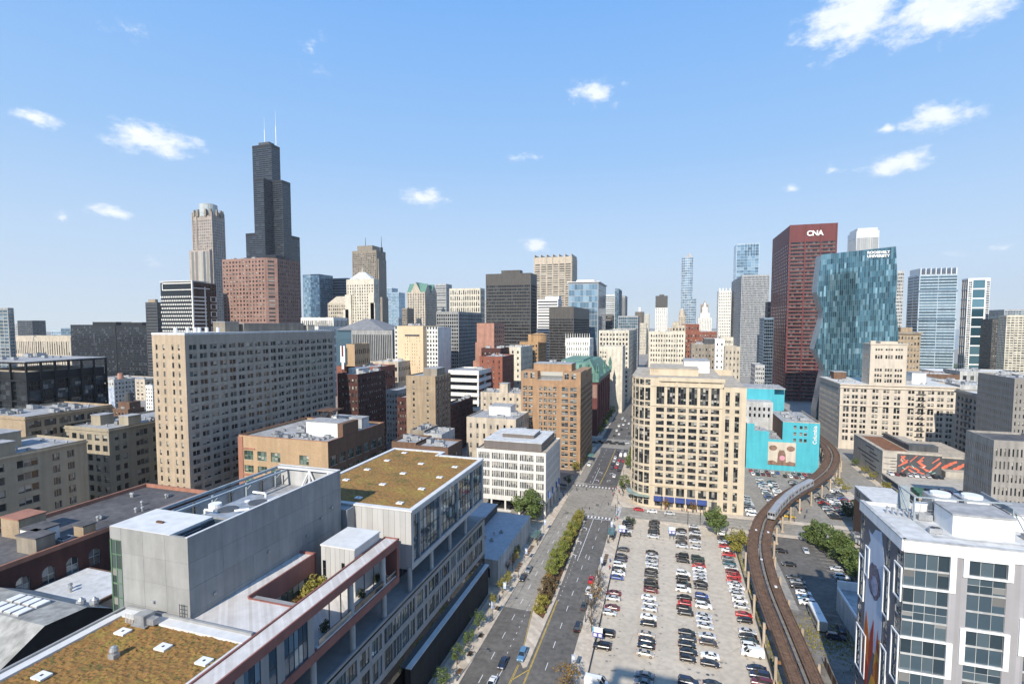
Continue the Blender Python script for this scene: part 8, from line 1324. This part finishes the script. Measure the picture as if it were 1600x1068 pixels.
car(50.2, 210, -pi / 2, 'sedan', 'silver', 'silver sedan driving through the small dark lot', 'cars parked in the small dark lot'); car(44.5, 153, 0, 'suv', 'navy', 'navy suv parked in shade beside the painted white block', gS2); car(47, 157.5, pi / 2, 'sedan', 'charcoal', 'charcoal sedan parked in shade beside the painted white block', gS2)
car(52, 246, 0, 'sedan', 'yellow', 'yellow taxi sedan at the edge of the lot by the cross street', gN); car(44, 247, .3, 'suv', 'black', 'black suv parked below the train by the cross street', gN)
gG = 'cars parked on the garage deck'
crow(309.3, rnd(112, 134, 2.7, .02), 'garage row below mural', gG, z=6.22, full=False, axis='x'); crow(283, rnd(112, 140, 2.7, .02), 'middle garage deck row', gG, z=6.22, full=False, axis='x'); crow(273.5, rnd(112, 158, 2.7, .03), 'front garage deck row', gG, z=6.22, full=False, axis='x'); crow(273.5, rnd(113, 156, 3.2, .2), 'level under garage deck', gG, z=3.02, full=False, axis='x'); crow(303, rnd(150, 160, 2.7, .02), 'garage deck corner', gG, z=6.22, full=False, axis='x')
# traffic and kerbside cars
def drive(px, py, a, kind, c, lab, grp='cars on the road', full=True): q_ = atZ(px, py, .7); car(q_.x, q_.y, a, kind, c, lab, grp, .02, full)
S0, N0 = -pi / 2, pi / 2
drive(816, 1022, S0, 'suv', 'sky blue', 'light blue suv driving beside the tip of the median'); drive(786, 1034, S0, 'sedan', 'navy', 'navy sedan driving beside the light blue suv'); drive(768, 1066, S0, 'sedan', 'white', 'white sedan following behind the navy sedan')
drive(817, 901, S0, 'sedan', 'black', 'black sedan parked at the kerb by the low grey roof'); drive(826, 888, S0, 'sedan', 'grey', 'grey sedan parked at the kerb by the low grey roof'); drive(903, 978, N0, 'suv', 'black', 'black suv parked at the kerb beside the parking lot sign'); drive(913, 945, N0, 'sedan', 'charcoal', 'charcoal sedan parked under the orange kerbside tree'); drive(920, 921, N0, 'sedan', 'white', 'white sedan parked at the kerb beside the bare trees'); drive(924, 904, N0, 'sedan', 'red', 'red sedan parked at the kerb beside the bare trees')
drive(998, 795, 0, 'sedan', 'red', 'red sedan on the cross street before the blue awnings'); drive(1019, 798, pi, 'sedan', 'white', 'white sedan behind the red sedan on the cross street'); drive(1046, 801, 0, 'sedan', 'silver', 'silver sedan on the cross street before the awnings')
for i, (x, y, c, k) in enumerate([(-30.9, 338, 'k', 1), (-30.9, 331, 'c', 1), (-30.9, 323.5, 'w', 1), (-30.8, 316, 's', 1), (-30.9, 308, 'k', 1), (-28, 343, 'g', 3), (-28, 330, 'w', 4), (-28, 318, 'r', 1), (-28.1, 310, 'w', 1), (-28.2, 302.5, 'r', 1), (-25.3, 331, 'w', 4), (-25.2, 317, 'r', 1), (-26.2, 297, 'k', 1), (-27.6, 284, 'w', 1), (-44.3, 303, 'w', 3), (-30.6, 300, 'c', 1)]):
    car(x, y, N0 if x > -40 else S0, KN[str(k)], CN[c], '%s %s %s' % (CN[c], KN[str(k)], ('queuing in the lane by the yellow line', 'queuing in the middle lane before the junction', 'queuing in the kerb lane by the dormitory', 'driving alone beside the orange brick tower')[0 if -32 < x < -30 else 1 if x > -30 and x < -27.5 else 2 if x >= -27.5 else 3]), 'queue of cars at the junction')
rt2 = random.Random(6)
for i in range(8):
    k_, c_ = rt2.choice(('sedan', 'suv')), CN[rt2.choice('kkcnwsk')]
    car(-49 + i * 3.1 + rt2.uniform(-.5, .5), 362 + (i % 2) * 3.4, rt2.choice((0, pi)), k_, c_, '%s %s crossing the junction in heavy traffic beyond the queue' % (c_, k_), 'cars crossing the far junction', full=False)
for i in range(16):
    k_, c_ = rt2.choice(('sedan', 'suv', 'sedan')), CN[rt2.choice('wskgw')]
    car(rt2.choice((-38, -35, -31, -28)), 388 + i * 6.4, N0, k_, c_, 'distant %s %s in traffic beyond the far junction' % (c_, k_), 'distant traffic beyond the far junction', full=False)
# bus parked under the track
t = thing('parked_bus', 'long cream bus parked beside the elevated track in the small lot', 'bus', (41.9, 160.5, 0), pi / 2)
add(t, 'body', paint('bus_cream', (.5, .48, .42)), lambda b: b.prism([(-5.4, -1.25), (5.2, -1.25), (5.4, -1), (5.4, 1), (5.2, 1.25), (-5.4, 1.25)], .45, 3.05)); add(t, 'roof', M_WPAINT, lambda b: (b.box(-5.2, 5.2, -1.1, 1.1, 3.05, 3.2), b.box(-1, 1, -.6, .6, 3.2, 3.4)))
for i in range(6): [add(t, 'window', G_BLACK, lambda b: b.box(-4.9 + i * 1.65, -3.5 + i * 1.65, s * 1.25 - .03, s * 1.25 + .03, 1.6, 2.6)) for s in (-1, 1)]
add(t, 'windscreen', G_BLACK, lambda b: b.box(5.38, 5.44, -1, 1, 1.4, 2.7))
for (x, s) in ((-3.4, -1), (-3.4, 1), (3.4, -1), (3.4, 1)): add(t, 'wheel', M_TYRE, lambda b: b.tube((x, s * 1.0, .48), (x, s * 1.3, .48), .48, 12))

# ================================================================ STREET FURNITURE
M_POLE = mat('pole_dark', (.06, .065, .065), rough=.5); M_LENS = mat('lamp_lens', (.6, .6, .58), rough=.3)
def lamp(x, y, ang, lab, h=9.0, grp='street lamps along the road'):
    t = thing('street_lamp', lab, 'street lamp', (x, y, .13), ang, grp); add(t, 'pole', M_POLE, lambda b: (b.cyl(0, 0, 0, 1.0, .16, .12, n=8), b.cyl(0, 0, 1.0, h, .09, .06, n=8))); add(t, 'arm', M_POLE, lambda b: b.tube((0, 0, h - .2), (1.9, 0, h + .25), .05)); add(t, 'lamp_head', [M_POLE, M_LENS], lambda b: (b.box(1.7, 2.5, -.17, .17, h + .2, h + .36), b.box(1.75, 2.45, -.13, .13, h + .16, h + .2, 1)))
for (x, y, a, lb) in [(-46.8, 108, 0, 'dark street lamp at the kerb by the dark school wall'), (-46.8, 134, 0, 'dark street lamp at the kerb by the dark school wall'), (-46.8, 160, 0, 'dark street lamp at the kerb by the low grey roof'), (-46.8, 186, 0, 'dark street lamp at the kerb by the low grey roof'), (-21.3, 141, pi, 'dark street lamp at the kerb beside the parking lot'), (-21.3, 168, pi, 'dark street lamp at the kerb beside the parking lot'), (-21.3, 196, pi, 'dark street lamp at the kerb beside the parking lot'), (-20.5, 226.5, pi * .75, 'dark street lamp on the corner by the lot'), (-21.3, 268, pi, 'dark street lamp beside the dormitory'), (-46.8, 246, 0, 'dark street lamp on the corner by the white office'), (-46.8, 290, 0, 'dark street lamp by the orange brick tower'), (-46.8, 318, 0, 'dark street lamp by the orange brick tower'), (9, 224, pi / 2, 'dark street lamp on the cross street pavement by the lot'), (53, 241, -pi / 2, 'dark street lamp on the cross street under the railway'), (-2, 239.4, -pi / 2, 'dark street lamp before the blue awnings'), (20, 239.4, -pi / 2, 'dark street lamp before the blue awnings')]: lamp(x, y, a, lb)
def banner(x, y, c, lab):
    t = thing('banner_post', lab, 'banner', (x, y, .13), 0, 'banner posts along the pavements'); add(t, 'post', M_POLE, lambda b: b.cyl(0, 0, 0, 5.4, .07, n=6)); add(t, 'banner', c, lambda b: b.box(.08, .98, -.03, .03, 3.2, 5.2)); add(t, 'emblem', M_WPAINT, lambda b: b.box(.25, .8, -.05, -.03, 4.1, 4.8))
M_BAN = mat('banner_pale_blue', (.42, .5, .66), var=.25, scale=1.5)
for (x, y, lb) in ((-47.6, 146, 'pale blue banner post by the low grey roof'), (-47.6, 171, 'pale blue banner post near the planters'), (-47.5, 134.5, 'pale blue banner post beyond the dark school wall'), (-47.4, 199, 'pale blue banner post by the white office'), (-21.2, 147, 'pale blue banner post by the lot fence'), (-21.2, 172, 'pale blue banner post near the bare trees'), (-21.2, 118, 'pale blue banner post beside the orange tree'), (-21.2, 205, 'pale blue banner post near the bus shelter')): banner(x, y, M_BAN, lb)
def signal(x, y, lab, ang=0):
    t = thing('traffic_signal', lab, 'traffic light', (x, y, .13), ang, 'traffic signals at the junction'); add(t, 'post', M_POLE, lambda b: (b.cyl(0, 0, 0, 5.4, .1, n=8), b.tube((0, 0, 5.2), (3.4, 0, 5.5), .06)))
    for xx in (.0, 3.2): c = add(t, 'signal_head', M_YPAINT if False else M_POLE, lambda b: b.box(xx - .18, xx + .18, -.3, -.05, 4.3 + (.5 if xx else 0), 5.4 + (.5 if xx else 0))); add(c, 'lens', M_TAIL, lambda b: b.cyl(xx, -.33, 5.1 + (.5 if xx else 0), 5.32 + (.5 if xx else 0), .1, n=8))
for (x, y, lb, a) in ((-21, 224.2, 'traffic signal on the corner of the parking lot', pi), (-47, 248.6, 'traffic signal on the corner by the white office', 0), (-21.4, 261, 'traffic signal on the corner by the dormitory', pi), (-47, 264, 'traffic signal on the corner before the orange tower', 0), (-34.6, 217, 'traffic signal at the end of the median', 0), (14, 225, 'traffic signal on the cross street by the lot tree', pi / 2)): signal(x, y, lb, a)
def shelter(x, y, lab, w=2.6, d=7):
    t = thing('bus_shelter', lab, 'bus shelter', (x, y, .13)); add(t, 'roof', mat('shelter_green_glass', (.10, .17, .16), rough=.3), lambda b: b.box(-w / 2, w / 2, -d / 2, d / 2, 2.7, 2.9)); [add(t, 'post', M_POLE, lambda b: b.box(sx * w * .42 - .06, sx * w * .42 + .06, sy * d * .45 - .06, sy * d * .45 + .06, 0, 2.7)) for sx in (-1, 1) for sy in (-1, 1)]; add(t, 'glass_back', G_GREY, lambda b: b.box(w * .4, w * .42, -d * .42, d * .42, .4, 2.4)); add(t, 'bench', M_WOOD, lambda b: b.box(.2, .7, -d * .3, d * .3, .4, .5))
shelter(-20.4, 201, 'green glass bus shelter at the kerb beside the parking lot'); shelter(-48.2, 190, 'green glass bus shelter on the pavement before the white office')
def planter(x, y, L, lab, n=6):
    t = thing('planter', lab, 'planter', (x, y, .13), 0, 'brown planting beds in the pavement'); add(t, 'kerb', M_KERB, lambda b: b.box(-.75, .75, 0, L, 0, .18)); [add(t, 'soil_bed', M_SOIL, lambda b: b.box(-.62, .62, .15 + k * L / n, (k + 1) * L / n - .15, .18, .24)) for k in range(n)]
planter(-20.4, 177, 9, 'brown slatted planting bed in the pavement by the lot fence'); planter(-48.4, 176, 9, 'brown slatted planting bed in the pavement before the bus shelter'); planter(-48.6, 163, 7, 'brown planting bed in the pavement near the bare trees', 4)
for (y, lb) in ((110, 'small planting pit beneath the trees by the school wall'), (117, 'small planting pit beneath the trees by the school wall'), (125, 'small planting pit beneath the trees by the school wall'), (139, 'small planting pit at the corner of the school wall')): planter(-47.4, y, 2.2, lb, 1)
# lot signs and fences
def lot_sign(x, y, lab, txt=True):
    t = thing('lot_sign', lab, 'sign', (x, y, 0)); add(t, 'post', M_POLE, lambda b: (b.cyl(-.7, 0, 0, 5.2, .09, n=6), b.cyl(.7, 0, 0, 5.2, .09, n=6))); add(t, 'upper_board', [M_WPAINT, mat('sign_cyan', (.12, .4, .6))], lambda b: (b.box(-1.3, 1.3, -.1, .1, 3.6, 5.0), b.box(-1.3, -1.0, -.12, -.1, 3.6, 5.0, 1))); add(t, 'lower_board', mat('sign_violet', (.10, .10, .36), var=.1), lambda b: b.box(-1.3, 1.3, -.1, .1, 2.3, 3.5)); [add(t, 'letter_disc', M_WPAINT, lambda b: b.box(x_ - .4, x_ + .4, -.13, -.1, 2.5, 3.3)) for x_ in (-.65, .65)]
lot_sign(-16.6, 131.5, 'white and violet parking sign at the lot fence beside a black suv'); lot_sign(-16.4, 203, 'white and violet parking sign at the lot fence near the shelter'); lot_sign(2.5, 207, 'blue and white pay station sign in the second row of the lot')
def fence(x, y0, y1, lab, h=1.3, step=3.0, m=M_POLE):
    t = thing('lot_fence', lab, 'fence', (x, y0, 0)); n_ = int((y1 - y0) / step)
    for i in range(n_ + 1): add(t, 'post', m, lambda b: b.box(-.05, .05, i * step - .05, i * step + .05, 0, h))
    for z in (.3, h - .12): add(t, 'rail', m, lambda b: b.box(-.04, .04, 0, n_ * step, z, z + .08))
    add(t, 'pickets', m, lambda b: [b.box(-.02, .02, k * .3 - .02, k * .3 + .02, .1, h - .1) for k in range(int(n_ * step / .3))], kind='stuff')
fence(-17.2, 118, 205, 'black metal picket fence between the pavement and the parking lot'); fence(-17.2, 84, 112, 'short black metal fence at the lot entrance'); fence(25.4, 60, 214, 'thin fence between the parked cars and the elevated track', 1.2, 4); fence(-52.0, 100, 146, 'pale railing along the foot of the dark school wall', 1.6, 3, M_MECH)
# ================================================================ PEOPLE (a few pixels tall)
def person_mesh(walk, top, leg, hair):
    me = bpy.data.meshes.new('person'); s = .12 if walk else .03
    V = [(0, 0, .95), (0, 0, 1.2), (0, 0, 1.42), (0, .01, 1.52), (0, .02, 1.66), (.1, 0, .9), (.11, s * 1.6, .5), (.11, s * 1.2 - .05, .06), (.11, s * 1.2 + .12, .03), (-.1, 0, .9), (-.11, -s * .6, .5), (-.11, -s * 2.2, .07), (-.11, -s * 2.2 + .16, .03), (.2, 0, 1.38), (.26, -s, 1.1), (.25, s * .6, .86), (-.2, 0, 1.38), (-.26, s, 1.1), (-.25, s * 1.6 + .03, .86)]
    E_ = [(0, 1), (1, 2), (2, 3), (3, 4), (0, 5), (5, 6), (6, 7), (7, 8), (0, 9), (9, 10), (10, 11), (11, 12), (2, 13), (13, 14), (14, 15), (2, 16), (16, 17), (17, 18)]
    RR = [.15, .15, .16, .065, .105, .09, .07, .05, .04, .09, .07, .05, .04, .07, .052, .04, .07, .052, .04]
    me.from_pydata(V, E_, []); o = bpy.data.objects.new('tmp', me); COL.objects.link(o); md = o.modifiers.new('skin', 'SKIN')
    for i, sv in enumerate(me.skin_vertices[0].data): sv.radius = (RR[i], RR[i] * (.75 if i in (0, 1, 2) else 1)); sv.use_root = (i == 0)
    sb_ = o.modifiers.new('sub', 'SUBSURF'); sb_.levels = 1
    dg = bpy.context.evaluated_depsgraph_get(); m2 = bpy.data.meshes.new_from_object(o.evaluated_get(dg)); bpy.data.objects.remove(o); m2.materials.clear()
    for x in (top, leg, mat('skin_tone', (.36, .22, .16)), hair): m2.materials.append(x)
    for p in m2.polygons:
        c = p.center; p.material_index = 3 if c.z > 1.66 or (c.z > 1.56 and c.y < -.03) else 2 if c.z > 1.5 or (abs(c.x) > .2 and c.z < .9) else 0 if c.z > .93 else 1
    m2.name = 'person'; return m2
cloth = [('dark coat', (.03, .03, .035)), ('red jacket', (.4, .04, .05)), ('white shirt', (.6, .6, .58)), ('blue jacket', (.06, .12, .28)), ('grey coat', (.16, .16, .17))]
PM = [(c[0], 'walking' if w else 'standing', person_mesh(w, mat('cloth_' + c[0].replace(' ', '_'), c[1]), mat('trousers_dark', (.03, .035, .05)), mat('hair_dark', (.03, .02, .015)))) for c in cloth for w in (0, 1)]
rp = random.Random(21)
def people(n, x0, x1, y0, y1, where, grp, only=None):
    for i in range(n):
        c, ps, m = rp.choice(PM); o = put('person', m, None, (rp.uniform(x0, x1), rp.uniform(y0, y1), .13), rp.uniform(0, 6.28)); tag(o, 'person in %s %s %s' % (c, ps, where), 'person', grp)
people(14, -2, 20, 238.8, 240.8, 'before the blue shop awnings', 'people by the awnings'); people(9, -21.5, -17.8, 190, 221, 'on the pavement by the bus shelter', 'people by the shelter'); people(3, -21, -18, 172, 182, 'on the pavement beside the parking lot fence', 'people by the lot fence'); people(1, -20, -19.2, 123, 124, 'on the pavement near the orange tree', 'people near the tree'); people(8, -44, -24, 251, 266, 'crossing the road at the junction', 'people crossing'); people(8, -55, -47, 236, 249, 'on the corner by the white office', 'people by the white office'); people(8, -23, -17.5, 240, 262, 'on the corner by the dormitory entrance', 'people by the dormitory'); people(3, -50, -47, 128, 146, 'on the pavement beyond the school wall', 'people by the school'); people(3, 56, 66, 246, 262, 'in the lot below the railway curve', 'people in the lot')
# crew benches for the outdoor cafe corner by the white office
for k in range(3): t = thing('cafe_parasol', 'dark parasol on the corner by the white office', 'parasol', (-50 - k * 2.2, 255 + k * .8, .02), 0, 'parasols by the white office'); add(t, 'pole', M_POLE, lambda b: b.cyl(0, 0, 0, 2.5, .05, n=6)); add(t, 'canopy', mat('parasol_dark', (.03, .035, .05)), lambda b: b.cyl(0, 0, 2.1, 2.7, 1.6, .1, n=10))

# ================================================================ AIR
hb = MB(); hb.box(-6100, 6100, -1600, 9100, -1.2, 620); hz_ = hb.build('haze', [], kind='stuff')
hm_ = bpy.data.materials.new('haze_air'); hm_.use_nodes = True; hn = hm_.node_tree; hn.nodes.clear(); ho = hn.nodes.new('ShaderNodeOutputMaterial'); hv = hn.nodes.new('ShaderNodeVolumePrincipled')
hv.inputs['Color'].default_value = (.93, .97, 1, 1); hv.inputs['Density'].default_value = HAZE; hv.inputs['Anisotropy'].default_value = .2; hn.links.new(hv.outputs[0], ho.inputs['Volume']); hz_.data.materials.append(hm_)
